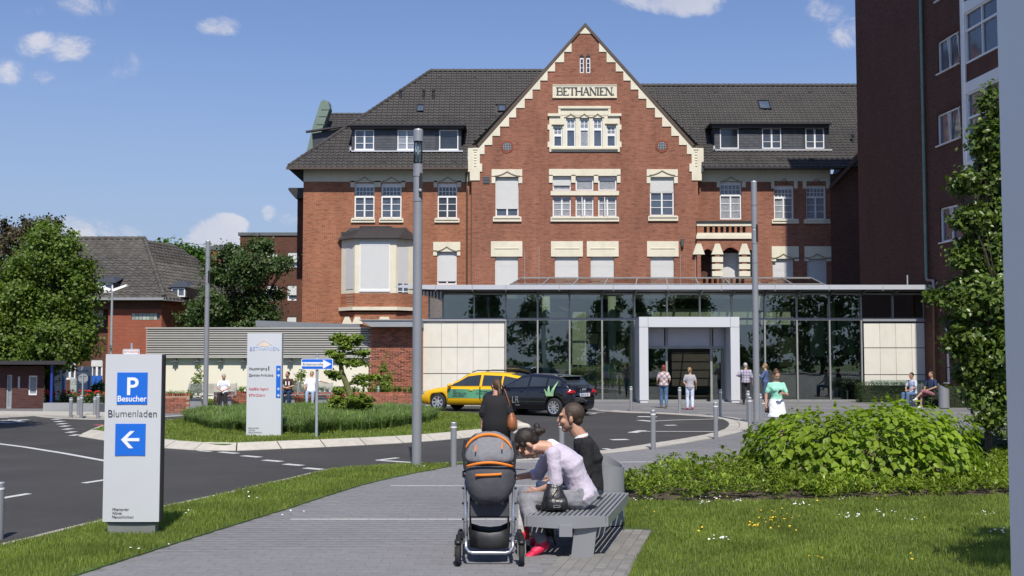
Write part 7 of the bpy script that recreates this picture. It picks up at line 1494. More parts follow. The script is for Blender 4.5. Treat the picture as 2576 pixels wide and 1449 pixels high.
# ================================================================ CARS
MT['paint_y'] = mat('taxi_yellow', (.84, .47, .004), .3, var=.015, coat=.6, scale=.5); MT['paint_k'] = mat('car_black', (.008, .009, .014), .22, var=.02, coat=1, scale=.5)
MT['tyre'] = mat('tyre', (.015, .015, .016), .8, var=.1); MT['rim'] = mat('rim_alloy', (.62, .62, .64), .3, metal=.7, var=.03); MT['carglass'] = panemat('car_glass', (.035, .042, .048), .04, .2); MT['tail'] = mat('tail_red', (.42, .008, .012), .15, var=.1, spec=.9)
MT['lens'] = mat('headlamp', (.5, .52, .55), .1, metal=.5)
def interp(tab, x):
    if x <= tab[0][0]: return tab[0][1]
    for (a, va), (b, vb) in zip(tab, tab[1:]):
        if x <= b: t = (x-a)/(b-a); t = t*t*(3-2*t)*.5+t*.5; return va+(vb-va)*t
    return tab[-1][1]
def car(name, label, loc, rz, L, Wd, shoulder, roof, axles, rw, paint, gh, pillars, wtop=.70, sill=.22, spokes=8, sc=1):
    """x forward; shoulder/roof: profile tables of height over x; gh: (x rear, x front) of the glasshouse"""
    o = thing(name, label, 'car', loc, rz); o.scale = (sc, sc, sc); hw_ = Wd/2; ra = rw*1.16
    def w(x): u = abs(2*x/L); return hw_*(1-.20*u**7-.04*u**2)
    def zb(x):
        z = sill
        for a in axles:
            d = abs(x-a)
            if d < ra: z = max(z, rw*.98+math.sqrt(ra*ra-d*d))
        u = abs(2*x/L); return z+.10*max(0, u-.9)*10*.6
    xs = sorted(set([round(-L/2+L*i/90, 4) for i in range(91)]+[a+s*ra*k for a in axles for s in (-1, 1) for k in (1.0, .995, .95, .85)]))
    q = MB(); rings = []
    for x in xs:
        ww, z0, zs = w(x), zb(x), interp(shoulder, x); e = max(0, abs(2*x/L)-.94)/.06; z3 = max(.46, z0+.02); z2 = max(z0+.015, z0+.06 if z0 < .3 else z0+.015)
        half = [(ww*.86, z0), (ww*.975, min(z2, zs-.2)), (ww, min(z3+.05, zs-.15)), (ww*.992, zs-.12), (ww*.965, zs-.03), (ww*.90, zs), (ww*.5, zs+.035), (0, zs+.045)]
        if e > 0: m = (z0+zs)/2+.0; half = [(y*(1-.10*e*e), m+(z-m)*(1-.35*e*e)) for y, z in half]
        rings.append([(x, y, z) for y, z in half]+[(x, -y, z) for y, z in half[-2::-1]])
    n = len(rings[0]); q.v = [p for r_ in rings for p in r_]
    for i in range(len(rings)-1):
        for j in range(n): q.f.append((i*n+j, i*n+(j+1) % n, (i+1)*n+(j+1) % n, (i+1)*n+j))
    [q.f.append((b_+j, b_+j+1, b_+n-2-j, b_+n-1-j)) for b_ in (0, (len(rings)-1)*n) for j in range(n//2)]; body = q.build('body', paint, o, smooth=True, world=False)
    xg = [gh[0]+(gh[1]-gh[0])*i/48 for i in range(49)]
    def zsx(x): return interp(shoulder, x)-.01
    def zr(x): return max(interp(roof, x), zsx(x)+.012)
    def side(x, t, off=0):
        zs, zt = zsx(x), zr(x); f = min(1, (zt-zs)/.45); yb = w(x)*.955; yt = hw_*wtop+(yb-hw_*wtop)*(1-f); zz = zs+(zt-.055*f-zs)*t; y = yb+(yt-yb)*(t**1.25); return (x, y+off, zz+off*.3)
    q = MB(); rings = []
    for x in xg:
        f = min(1, (zr(x)-zsx(x))/.45); a = side(x, 1); half = [side(x, 0), side(x, .35), side(x, .7), a, (x, a[1]*.93, zr(x)-.022*f), (x, a[1]*.6, zr(x)-.004), (x, 0, zr(x))]; rings.append(half+[(p[0], -p[1], p[2]) for p in half[-2::-1]])
    n = len(rings[0]); q.v = [p for r_ in rings for p in r_]
    for i in range(len(rings)-1):
        for j in range(n-1): q.f.append((i*n+j, i*n+j+1, (i+1)*n+j+1, (i+1)*n+j))
    q.build('roof', paint, o, smooth=True, world=False)
    # side windows between pillars
    for s in (1, -1):
        for a, b in pillars:
            q = MB(); m = 14; k = 0
            for i in range(m+1):
                x = a+(b-a)*i/m; zs, zt = zsx(x), zr(x); H_ = zt-zs
                if H_ < .12: t0, t1 = .3, .31
                else: t0 = min(.4, .04/H_); t1 = 1-.075/H_
                for t in (t0, (t0+t1)/2, max(t1, t0+.02)): p = side(x, t, .008); q.v.append((p[0], p[1]*s, p[2]))
            for i in range(m):
                for j in range(2): f_ = (3*i+j, 3*i+j+1, 3*i+3+j+1, 3*i+3+j); q.f.append(f_ if s < 0 else f_[::-1])
            q.build('side_window', 'carglass', o, smooth=True, world=False)
    def topglass(nm, a, b):
        q = MB(); m = 8
        for i in range(m+1):
            x = a+(b-a)*i/m; yy = side(x, 1)[1]*.93
            for t in (-1, -.6, 0, .6, 1): q.v.append((x, yy*t, zr(x)+.008-.02*abs(t)**3))
        for i in range(m):
            for j in range(4): q.f.append((5*i+j, 5*i+j+1, 5*i+5+j+1, 5*i+5+j))
        q.build(nm, 'carglass', o, smooth=True, world=False)
    ws = [x for x in xg if interp(roof, x) < max(v for _, v in roof)-.06 and zr(x)-zsx(x) > .05]
    fr_ = [x for x in ws if x > 0]; rr2 = [x for x in ws if x < -L*.2]
    if fr_: topglass('windscreen', min(fr_), max(fr_))
    if rr2: topglass('rear_window', min(rr2), max(rr2))
    for a in axles:
        for s in (1, -1):
            yw = s*(hw_-.115); whl = bpy.data.objects.new('wheel', None)
            q = MB(); ang = 28; prof = [(rw*.66, -.09), (rw*.93, -.10), (rw, -.07), (rw, .07), (rw*.93, .10), (rw*.66, .095)]
            V = [(r_*math.cos(2*math.pi*i/ang), y, r_*math.sin(2*math.pi*i/ang)) for r_, y in prof for i in range(ang)]; F = [(k*ang+i, (k+1)*ang+i, (k+1)*ang+(i+1) % ang, k*ang+(i+1) % ang) for k in range(5) for i in range(ang)]; q.add(V, F); wh = q.build('wheel', 'tyre', o, smooth=True, world=False); wh.location = (a, yw, rw)
            q = MB(); q.tube([(0, s*.02, 0), (0, s*.03, 0)], rw*.66, 24); q.build('hub_plate', 'black', wh, world=False); q = MB(); V = []; 
            q.tube([(0, s*.055, 0), (0, s*.10, 0)], [rw*.19, rw*.15], 12)
            for k in range(spokes): t = 2*math.pi*k/spokes; d = Vector((math.cos(t), 0, math.sin(t))); q.bar(d*rw*.12+Vector((0, s*.075, 0)), d*rw*.66+Vector((0, s*.085, 0)), rw*(.13 if spokes > 8 else .22), .03, up=(0, 1, 0))
            prof = [(rw*.69, .085), (rw*.69, .105), (rw*.60, .095), (rw*.60, .05)]; V = [(r_*math.cos(2*math.pi*i/ang), s*y, r_*math.sin(2*math.pi*i/ang)) for r_, y in prof for i in range(ang)]; q.add(V, [(k*ang+i, k*ang+(i+1) % ang, (k+1)*ang+(i+1) % ang, (k+1)*ang+i) for k in range(3) for i in range(ang)]); q.build('rim', 'rim', wh, world=False)
            bpy.data.objects.remove(whl)
    q = MB()   # dark underside and wheel wells
    q.box(-L*.46, L*.46, -hw_*.8, hw_*.8, sill+.02, .5); q.build('underbody', 'black', o, world=False)
    return o, w, interp, side
def on_body(c, name, m, x0, x1, z0, z1, hw_, parent=None):
    q = MB(); q.box(x0, x1, hw_*.985, hw_+.006, z0, z1); return q.build(name, m, c, world=False)
# taxi
al = R(24); g0 = G(1103, 1034); Lx = 4.75; fx = 1.47; hwT = .90; sc = .97
hd = Vector((-math.cos(al), math.sin(al), 0)); lf = Vector((-math.sin(al), -math.cos(al), 0)); cT = g0-hd*fx*sc-lf*(hwT-.1)*sc
taxi, w_, _, sd = car('yellow_taxi', 'yellow estate taxi with a green advertising band on its doors, partly behind the black car', (cT.x, cT.y, .005), math.pi-al, Lx, 1.80,
    [(-2.38, .78), (-2.3, .90), (-1.5, .96), (.6, .93), (.95, .92), (1.6, .85), (2.1, .74), (2.3, .64), (2.38, .52)], [(-2.30, .92), (-2.2, 1.05), (-1.85, 1.36), (-1.2, 1.46), (-.2, 1.49), (.25, 1.44), (.75, 1.16), (1.08, .92)], (-1.30, fx), .335, 'paint_y', (-2.30, 1.08), [(-2.05, -1.22), (-1.15, -.38), (-.28, .98)], sill=.24, spokes=7, sc=sc)
dcl = on_body(taxi, 'door_advert', mat('advert_green', (.10, .31, .18), .35, var=.35, scale=.9), -.95, 1.02, .50, .84, .897)
text('Braun', .24, 'ink', dcl, (.80, .910, .60), rot=(math.pi/2, 0, math.pi), world=False); q = MB(); q.box(.35, .85, .903, .908, .555, .575); q.box(.66, .80, .903, .910, .80, .82); q.build('advert_mark', 'ink', dcl, world=False)
text('Günstiges', .085, 'ink', dcl, (-.30, .910, .74), rot=(math.pi/2, 0, math.pi), world=False); text('für Anspruchsvolle', .085, 'ink', dcl, (-.18, .910, .66), rot=(math.pi/2, 0, math.pi), world=False, sx=.9)
for x in (.05, -.90): q = MB(); q.ell((x, .905, .80), (.10, .03, .028), 10, 6); q.build('door_handle', 'paint_y', taxi, smooth=True, world=False)
q = MB(); q.ell((.92, .99, .98), (.07, .10, .075), 10, 8); q.bar((.92, .85, .93), (.92, .96, .96), .05, .03); q.build('wing_mirror', 'paint_y', taxi, smooth=True, world=False)
for s in (1, -1): q = MB(); q.tube([(.15, s*.60, 1.47), (-.1, s*.60, 1.54), (-1.3, s*.60, 1.54), (-1.75, s*.60, 1.44)], .018, 6); q.build('roof_rail', 'black', taxi, world=False)
q = MB(); q.ell((2.10, .66, .66), (.16, .13, .09), 10, 8); q.ell((2.10, -.66, .66), (.16, .13, .09), 10, 8); q.build('headlight', 'lens', taxi, smooth=True, world=False)
q = MB(); q.box(-.325, -.31, .70, .93, .5, .93); q.box(-1.19, -1.18, .88, .905, .5, .93); q.box(1.03, 1.04, .88, .902, .4, .9); q.box(-.335, -.325, .89, .904, .4, .93); q.build('door_gap', 'black', taxi, world=False)
q = MB(); q.box(-2.33, -2.2, .55, .86, .70, .92); q.build('tail_light', 'tail', taxi, world=False)
text('TAXI', .10, 'inkr', taxi, (-1.3, .903, .82), rot=(math.pi/2, 0, math.pi), world=False)
# black compact car
be = R(37); g1 = G(1396, 1048.5); ax = -1.27; hwA = .87; sc = 1.0
hd = Vector((-math.cos(be), math.sin(be), 0)); lf = Vector((-math.sin(be), -math.cos(be), 0)); cA = g1-hd*ax*sc-lf*(hwA-.1)*sc
black, w_, _, sd = car('black_car', 'black compact hatchback with green leaf stickers on its side, in front of the taxi', (cA.x, cA.y, .005), math.pi-be, 3.9, 1.74,
    [(-1.95, .80), (-1.88, .93), (-1.6, .985), (-.8, .97), (.7, .91), (1.1, .88), (1.6, .78), (1.85, .66), (1.95, .5)], [(-1.80, .95), (-1.65, 1.10), (-1.38, 1.33), (-.9, 1.40), (-.2, 1.43), (.15, 1.38), (.6, 1.14), (.92, .90)], (ax, 1.22), .31, 'paint_k', (-1.80, .92), [(-1.50, -.98), (-.92, -.26), (-.18, .84)], sill=.2, spokes=10, sc=sc)
q = MB(); q.box(.06, .40, .862, .876, 0, 0)
text('LR', .34, 'galv', black, (.45, .885, .42), rot=(math.pi/2, 0, math.pi), world=False, offset=-.006, sx=.85); text('Partner', .06, 'galv', black, (.28, .885, .34), rot=(math.pi/2, 0, math.pi), world=False)
lg = mat('sticker_green', (.32, .55, .30), .4, var=.3, scale=5)
for k, (x0, x1, tx, h, z0) in enumerate(((-1.05, -1.16, -.90, .24, .68), (-1.11, -1.30, -1.06, .36, .68), (-1.20, -1.42, -1.40, .52, .68))):
    q = MB(); n = 8; pts = []
    for i in range(n+1): t = i/n; pts.append((x0+(tx-x0)*t**1.3, z0+h*t, 1-t))
    for i in range(n):
        a, b = pts[i], pts[i+1]; wa, wb_ = .075*a[2]**.7, .075*b[2]**.7; ya = .872 if a[1] < .90 else .872-(a[1]-.90)*.5; yb_ = .872 if b[1] < .90 else .872-(b[1]-.90)*.5
        q.quad((a[0]+wa, ya+.003*k, a[1]), (a[0]-wa, ya+.003*k, a[1]), (b[0]-wb_, yb_+.003*k, b[1]), (b[0]+wb_, yb_+.003*k, b[1]))
    q.build('leaf_sticker', lg, black, world=False)
for s in (1, -1): q = MB(); q.ell((-1.835, s*.63, .81), (.11, .23, .09), 14, 8); q.build('tail_light', 'tail', black, smooth=True, world=False)
q = MB(); q.box(-1.985, -1.93, -.27, .27, .665, .775); pl = q.build('number_plate', 'signw', black, world=False); q = MB(); q.box(-1.99, -1.98, .225, .268, .67, .77); q.build('plate_band', 'blue', pl, world=False)
text('KR LR 130', .095, 'ink', pl, (-1.988, .21, .69), rot=(math.pi/2, 0, -math.pi/2), world=False, sx=.92)
q = MB()
for i in range(4): q.tube([(-1.925, .09-.06*i, .90), (-1.935, .09-.06*i, .90)], .035, 12)
q.build('rear_emblem', 'rim', black, world=False)
for x in (.05, -.80): q = MB(); q.ell((x, .865, .82), (.10, .025, .025), 10, 6); q.build('door_handle', 'paint_k', black, smooth=True, world=False)
q = MB(); q.ell((.72, .96, .97), (.08, .10, .07), 10, 8); q.build('wing_mirror', 'paint_k', black, smooth=True, world=False)
q = MB(); q.add([(-1.38, -.55, 1.35), (-1.38, .55, 1.35), (-1.60, .50, 1.335), (-1.60, -.50, 1.335), (-1.38, -.55, 1.31), (-1.38, .55, 1.31), (-1.60, .50, 1.315), (-1.60, -.50, 1.315)], [(0, 1, 2, 3), (7, 6, 5, 4), (3, 2, 6, 7)]); q.build('roof_spoiler', 'paint_k', black, world=False)
q = MB(); q.box(-.225, -.215, .84, .876, .4, .95); q.box(.86, .87, .84, .872, .4, .9); q.build('door_gap', 'dark', black, world=False); q = MB(); q.tube([(-1.2, 0, 1.40), (-1.3, 0, 1.52)], .008, 5); q.build('aerial', 'black', black, world=False)
q = MB(); q.ell((-1.93, .30, .60), (.02, .04, .04), 8, 6); q.build('round_sticker', 'signw', black, world=False)

# ================================================================ STROLLER
Z = lambda px, py, Y: P(px, py, Y)
stq = thing('stroller', 'grey and orange stroller seen from behind on the paved path', 'stroller', (P(1232, 1400, 11.3).x, 11.3, .02))
MT['fabg'] = mat('stroller_grey', (.19, .19, .205), .9, var=.12, scale=25, bump=.6, bscale=14); MT['fabd'] = mat('stroller_dark', (.060, .061, .070), .85, var=.2, scale=8, bump=.8, bscale=10); MT['fabo'] = mat('stroller_orange', (.82, .22, .02), .7, var=.06); MT['tubem'] = mat('tube_silver', (.42, .43, .46), .3, metal=.7, var=.05)
Ysx = 11.3; cX = stq.location.x; S_ = Ysx/FPX
def zpx(py): return P(1232, py, Ysx).z
def hoodring(z, hw, y0, y1, n=18):     # half-ring closed at the back: centre offset
    return [(cX+hw*math.cos(math.pi*2*i/n), (y0+y1)/2-(y1-y0)/2*math.sin(math.pi*2*i/n), z) for i in range(n)]
def stacked(name, rows, m, parent, n=28):
    q = MB()
    for (py, hw, yb, yf) in rows:
        z = zpx(py)
        for i in range(n):
            a = 2*math.pi*i/n; c_, s_ = math.cos(a), math.sin(a); q.v.append((cX+hw*S_*math.copysign(abs(c_)**.8, c_), Ysx+(yb+yf)/2-(yf-yb)/2*math.copysign(abs(s_)**.9, s_)+.006*math.sin(5*a+z*21), z))
    m_ = len(rows)
    for i in range(m_-1):
        for j in range(n): q.f.append((i*n+j, i*n+(j+1) % n, (i+1)*n+(j+1) % n, (i+1)*n+j))
    q.f.append(tuple(range(n-1, -1, -1))); q.f.append(tuple((m_-1)*n+j for j in range(n))); return q.build(name, m, parent, smooth=True)
hood = stacked('hood', [(1172, 65, -.13, .32), (1150, 66, -.145, .34), (1130, 62, -.11, .35), (1113, 53, -.04, .36), (1100, 40, .04, .36), (1093, 28, .12, .35), (1089, 16, .18, .34)], 'fabg', stq)
hood.modifiers.new('s', 'SUBSURF').render_levels = 2; folds(hood, .022, .07)
stacked('back_panel', [(1264, 28, -.12, .05), (1256, 42, -.16, .10), (1240, 54, -.18, .2), (1215, 65, -.18, .28), (1190, 66, -.165, .32), (1170, 63, -.13, .32)], 'fabd', stq)
def arc(name, pts, w, m, y_, parent=stq, h=.012):
    q = MB(); pr = [P(a, b, Ysx+y_(a)) for a, b in pts]; q.tube(pr, w, 6); return q.build(name, m, parent, smooth=True)
yb_ = lambda a: -.165+.12*abs((a-1232)/62)**3
q = MB()
def band(pts, hpx, yf, name, m, off=0):
    q = MB(); n = len(pts)
    for (a, b) in pts:
        for s in (-1, 1): p = P(a, b+s*hpx/2, Ysx+yf(a)); q.v.append((p.x, p.y, p.z))
    for i in range(n-1): q.f.append((2*i, 2*i+1, 2*i+3, 2*i+2))
    mdf = q.build(name, m, stq, smooth=True); md = mdf.modifiers.new('t', 'SOLIDIFY'); md.thickness = .008; return mdf
band([(1172+i*6, 1176-10*(1-((1172+i*6-1231)/60)**2)-2) for i in range(21)], 6.5, lambda a: -.178+.13*abs((a-1231)/62)**3, 'orange_piping', 'fabo')
band([(1196, 1196), (1210, 1195.5), (1230, 1195), (1250, 1194), (1262, 1192.5)], 6.5, lambda a: -.181+.01*abs((a-1231)/62), 'orange_zip', 'fabo')
band([(1172+i*6, 1131-38*(max(0, 1-((1172+i*6-1229)/58)**2))**.62) for i in range(20)], 8, lambda a: .055-.06*abs((a-1229)/58)**2+.0, 'orange_rim', 'fabo')
for a, b in ((1196.5, 1128), (1263, 1122)): q = MB(); p = P(a, b, Ysx-.13); q.bar((p.x, Ysx-.135, p.z-.03), (p.x+.004, Ysx-.12, p.z+.03), .012, .01); q.build('zip_tab', 'fabo', stq)
q = MB()
for s in (-1, 1): q.tube([P(1231+s*60, 1110 if s < 0 else 1112, Ysx+.1), P(1231+s*66, 1140, Ysx), P(1231+s*62, 1180, Ysx-.05)], [.02, .014, .012], 8)
q.tube([P(1178, 1108, Ysx+.15), P(1196, 1094, Ysx+.2), P(1232, 1087.5, Ysx+.22), P(1268, 1094, Ysx+.2), P(1284, 1108, Ysx+.15)], .012, 8); q.build('handle', 'black', stq)
c = P(1230, 1230, Ysx-.19); text('Otto Bock', .024, 'galv', stq, (c.x, Ysx-.174, c.z), align='CENTER', shear=.3)
q = MB(); pz = lambda a, b, y=0: P(a, b, Ysx+y)
for s in (-1, 1):
    X_ = lambda d: 1231+s*d
    q.tube([pz(X_(59), 1190, -.02), pz(X_(61), 1240), pz(X_(60), 1290, -.03), pz(X_(60), 1355, -.12)], .0165, 10)
q.tube([pz(1172, 1350, -.14), pz(1172, 1378, -.18), pz(1178, 1388, -.19), pz(1190, 1391, -.19), pz(1272, 1391, -.19), pz(1283, 1388, -.19), pz(1290, 1378, -.18), pz(1290, 1350, -.14)], .017, 10); q.build('frame', 'tubem', stq, smooth=True)
q = MB()
for s in (-1, 1):
    q.tube([pz(1231+s*47, 1240, .1), pz(1231+s*48, 1300, .1), pz(1231+s*46, 1375, -.05)], .010, 8); q.tube([pz(1231+s*62, 1185, 0), pz(1231+s*62, 1200, -.02)], .024, 8)
    for yy in (1228, 1266, 1306): p = pz(1231+s*66, yy, -.02); q.ell(p, .013, 8, 6)
    for k in range(5): p = pz(1231+s*60.3, 1313+k*6, -.06); q.tube([p-Vector((0, 0, .006)), p+Vector((0, 0, .006))], .0195, 10)
q.tube([pz(1183, 1300, .05), pz(1279, 1300, .05)], .010, 8); q.build('hinges', 'black', stq, smooth=True)
q = MB()
for s in (-1, 1):
    for k in range(4): p = pz(1231+s*60.3, 1316+k*6, -.06); q.tube([p-Vector((0, 0, .004)), p+Vector((0, 0, .004))], .0188, 10)
q.build('green_clip', mat('clip_green', (.05, .28, .12), .5), stq)
q = MB(); a = pz(1184, 1278, 0); b = pz(1280, 1298, 0); q.box(a.x, b.x, Ysx-.02, Ysx+.30, b.z, pz(0, 1262, 0).z); q.box(a.x+.03, b.x-.03, Ysx+.0, Ysx+.28, pz(0, 1262, 0).z, pz(0, 1245, 0).z); q.build('seat', 'fabd', stq)
q = MB()
for i, s in enumerate((-1, -.35, .35, 1)): x = 1231+s*32; q.bar(pz(x, 1268, -.03), pz(x+3*s, 1246, -.09), .028, .006, up=(0, 1, 0))
q.build('strap', mat('strap_beige', (.20, .18, .15), .8), stq)
q = MB(); A = [pz(1178, 1330, -.02), pz(1205, 1338, -.06), pz(1231, 1341, -.07), pz(1257, 1338, -.06), pz(1284, 1326, -.02)]; Bq = [pz(1182, 1376, -.10), pz(1205, 1382, -.13), pz(1231, 1383, -.14), pz(1257, 1382, -.13), pz(1280, 1376, -.10)]
q.v = [tuple(p) for p in A+Bq+[p+Vector((0, .4, .0)) for p in A]+[p+Vector((0, .42, .02)) for p in Bq]]; q.f = [(i, i+1, i+6, i+5) for i in range(4)]+[(5+i, 6+i, 16+i, 15+i) for i in range(4)]+[(0, 5, 15, 10), (4, 14, 19, 9), (10, 11, 16, 15), (11, 12, 17, 16), (12, 13, 18, 17), (13, 14, 19, 18)]; q.build('basket', mat('mesh_black', (.03, .03, .032), .5, var=.5, scale=6, spec=.6), stq, smooth=True)
def strwheel(px, py_b, yoff, r_, lab=None):
    p = G(px, py_b); yy = Ysx+yoff; xx = (px-1288)/FPX*yy; q = MB(); pr = [(r_*.55, -.018), (r_*.85, -.026), (r_, -.015), (r_, .015), (r_*.85, .026), (r_*.55, .018)]; n = 22
    q.add([(x, rr*math.cos(2*math.pi*i/n), rr*math.sin(2*math.pi*i/n)) for rr, x in pr for i in range(n)], [(k*n+i, k*n+(i+1) % n, (k+1)*n+(i+1) % n, (k+1)*n+i) for k in range(5) for i in range(n)]); q.tube([(-.02, 0, 0), (.02, 0, 0)], r_*.55, 14)
    o = q.build('wheel', 'tyre', stq, smooth=True, world=False); o.location = Vector((xx, yy, r_+.02))-stq.location; return xx, yy
for px in (1154, 1312):
    xx, yy = strwheel(px, 1424, -.22, .095); q = MB(); q.ell((xx, yy+.06, .235), (.04, .08, .035), 10, 8); q.tube([(xx, yy+.04, .20), (xx, yy+.06, .30)], .026, 10); q.bar((xx, yy+.06, .29), (xx+(.05 if px < 1200 else -.05), yy+.08, .30), .05, .05)
    for s in (-1, 1): q.bar((xx+s*.036, yy, .11), (xx+s*.034, yy+.06, .24), .012, .03)
    q.build('castor_fork', 'black', stq, smooth=False)
for px in (1160, 1306): strwheel(px, 1380, .48, .12)
q = MB(); q.tube([(cX-.27, Ysx+.48, .14), (cX+.27, Ysx+.48, .14)], .012, 8)
for s in (-1, 1): q.tube([(cX+s*.24, Ysx+.48, .14), (cX+s*.235, Ysx+.1, .45)], .013, 8); q.tube([(cX+s*.24, Ysx-.12, .28), (cX+s*.235, Ysx+.3, .55)], .012, 8)
q.build('rear_strut', 'tubem', stq)
# shopping bag by the stroller
bg = thing('shopping_bag', 'pale plastic shopping bag with red print between the stroller and the woman', 'bag', (P(1325, 1350, 11.9).x, 11.9, .02)); q = MB(); fr = [P(a, b, 11.9) for a, b in ((1304, 1268), (1316, 1264), (1322, 1290), (1332, 1345), (1334, 1372), (1306, 1372), (1304, 1330))]; q.prismy([(p.x, max(p.z, .02)) for p in fr][::-1], 11.9, 12.06); q.build('bag_body', mat('bag_white', (.55, .54, .54), .5, var=.2, scale=9, bump=1, bscale=12), bg)
q = MB(); a = P(1325, 1335, 11.89); q.cbox((a.x, 11.893, a.z), (.05, .012, .17)); q.build('red_print', mat('bag_red', (.55, .015, .03), .5), bg); q = MB(); q.ell(P(1313, 1352, 11.9), (.04, .02, .06), 10, 8); q.build('red_print', bpy.data.materials['bag_red'], bg); q = MB(); q.ell(P(1322, 1370, 12.0), (.05, .07, .10), 10, 8); q.build('dark_contents', 'black', bg, smooth=True)
# ================================================================ PEOPLE
def skinmat(name, col): 
    m = mat(name, col, .55, var=.08, scale=12, bump=.05, bscale=80); b = m.node_tree.nodes['Principled BSDF']; b.inputs['Subsurface Weight'].default_value = .12; b.inputs['Subsurface Radius'].default_value = (.02, .008, .004); b.inputs['Subsurface Scale'].default_value = .5; return m
MT['skin'] = skinmat('skin_fair', (.52, .29, .20)); MT['skint'] = skinmat('skin_tanned', (.46, .25, .165))
def cloth(name, col, scale=16, bump=.5, **k): return mat(name, col, .9, var=.12, scale=scale, bump=bump, bscale=9, **k)
def hairm(name, col): return mat(name, col, .5, var=.4, scale=60, bump=.35, bscale=260, spec=.4)
MT['h_dark'] = hairm('hair_dark', (.022, .014, .010)); MT['h_brown'] = hairm('hair_brown', (.085, .045, .022)); MT['h_grey'] = hairm('hair_grey', (.42, .41, .40)); MT['h_red'] = hairm('hair_red', (.20, .035, .025)); MT['h_blond'] = hairm('hair_blond', (.30, .19, .09)); MT['h_short'] = hairm('hair_short', (.060, .038, .026))
MT['eyew'] = mat('eye_white', (.42, .36, .33), .4); MT['lip'] = mat('lip', (.42, .14, .12), .5)
def V3(*a): return Vector(a)
def rem(o, vox, sm=4, f=.5):
    m = o.modifiers.new('union', 'REMESH'); m.mode = 'VOXEL'; m.voxel_size = vox; m.use_smooth_shade = True
    s = o.modifiers.new('soften', 'SMOOTH'); s.factor = f; s.iterations = sm; return o
def stand(H=1.68, stride=0, arms=((.04, -.02), (.04, -.02)), lean=0):
    s = H/1.7; J = dict(pel=V3(0, 0, .93), chest=V3(0, lean*.3, 1.22), neck=V3(0, lean*.5-.015, 1.44), head=V3(0, lean*.6+.02, 1.585), shL=V3(-.165, lean*.45, 1.365), shR=V3(.165, lean*.45, 1.365),
        elL=V3(-.245, arms[0][1], 1.12), elR=V3(.245, arms[1][1], 1.12), wrL=V3(-.26, arms[0][0]+.04, .90), wrR=V3(.26, arms[1][0]+.04, .90), hiL=V3(-.09, 0, .90), hiR=V3(.09, 0, .90),
        knL=V3(-.095, .03+stride*.5, .50), knR=V3(.095, .03-stride*.2, .50), anL=V3(-.095, stride*.8, .09), anR=V3(.095, -stride, .09+abs(stride)*.35))
    return {k: v*s for k, v in J.items()}
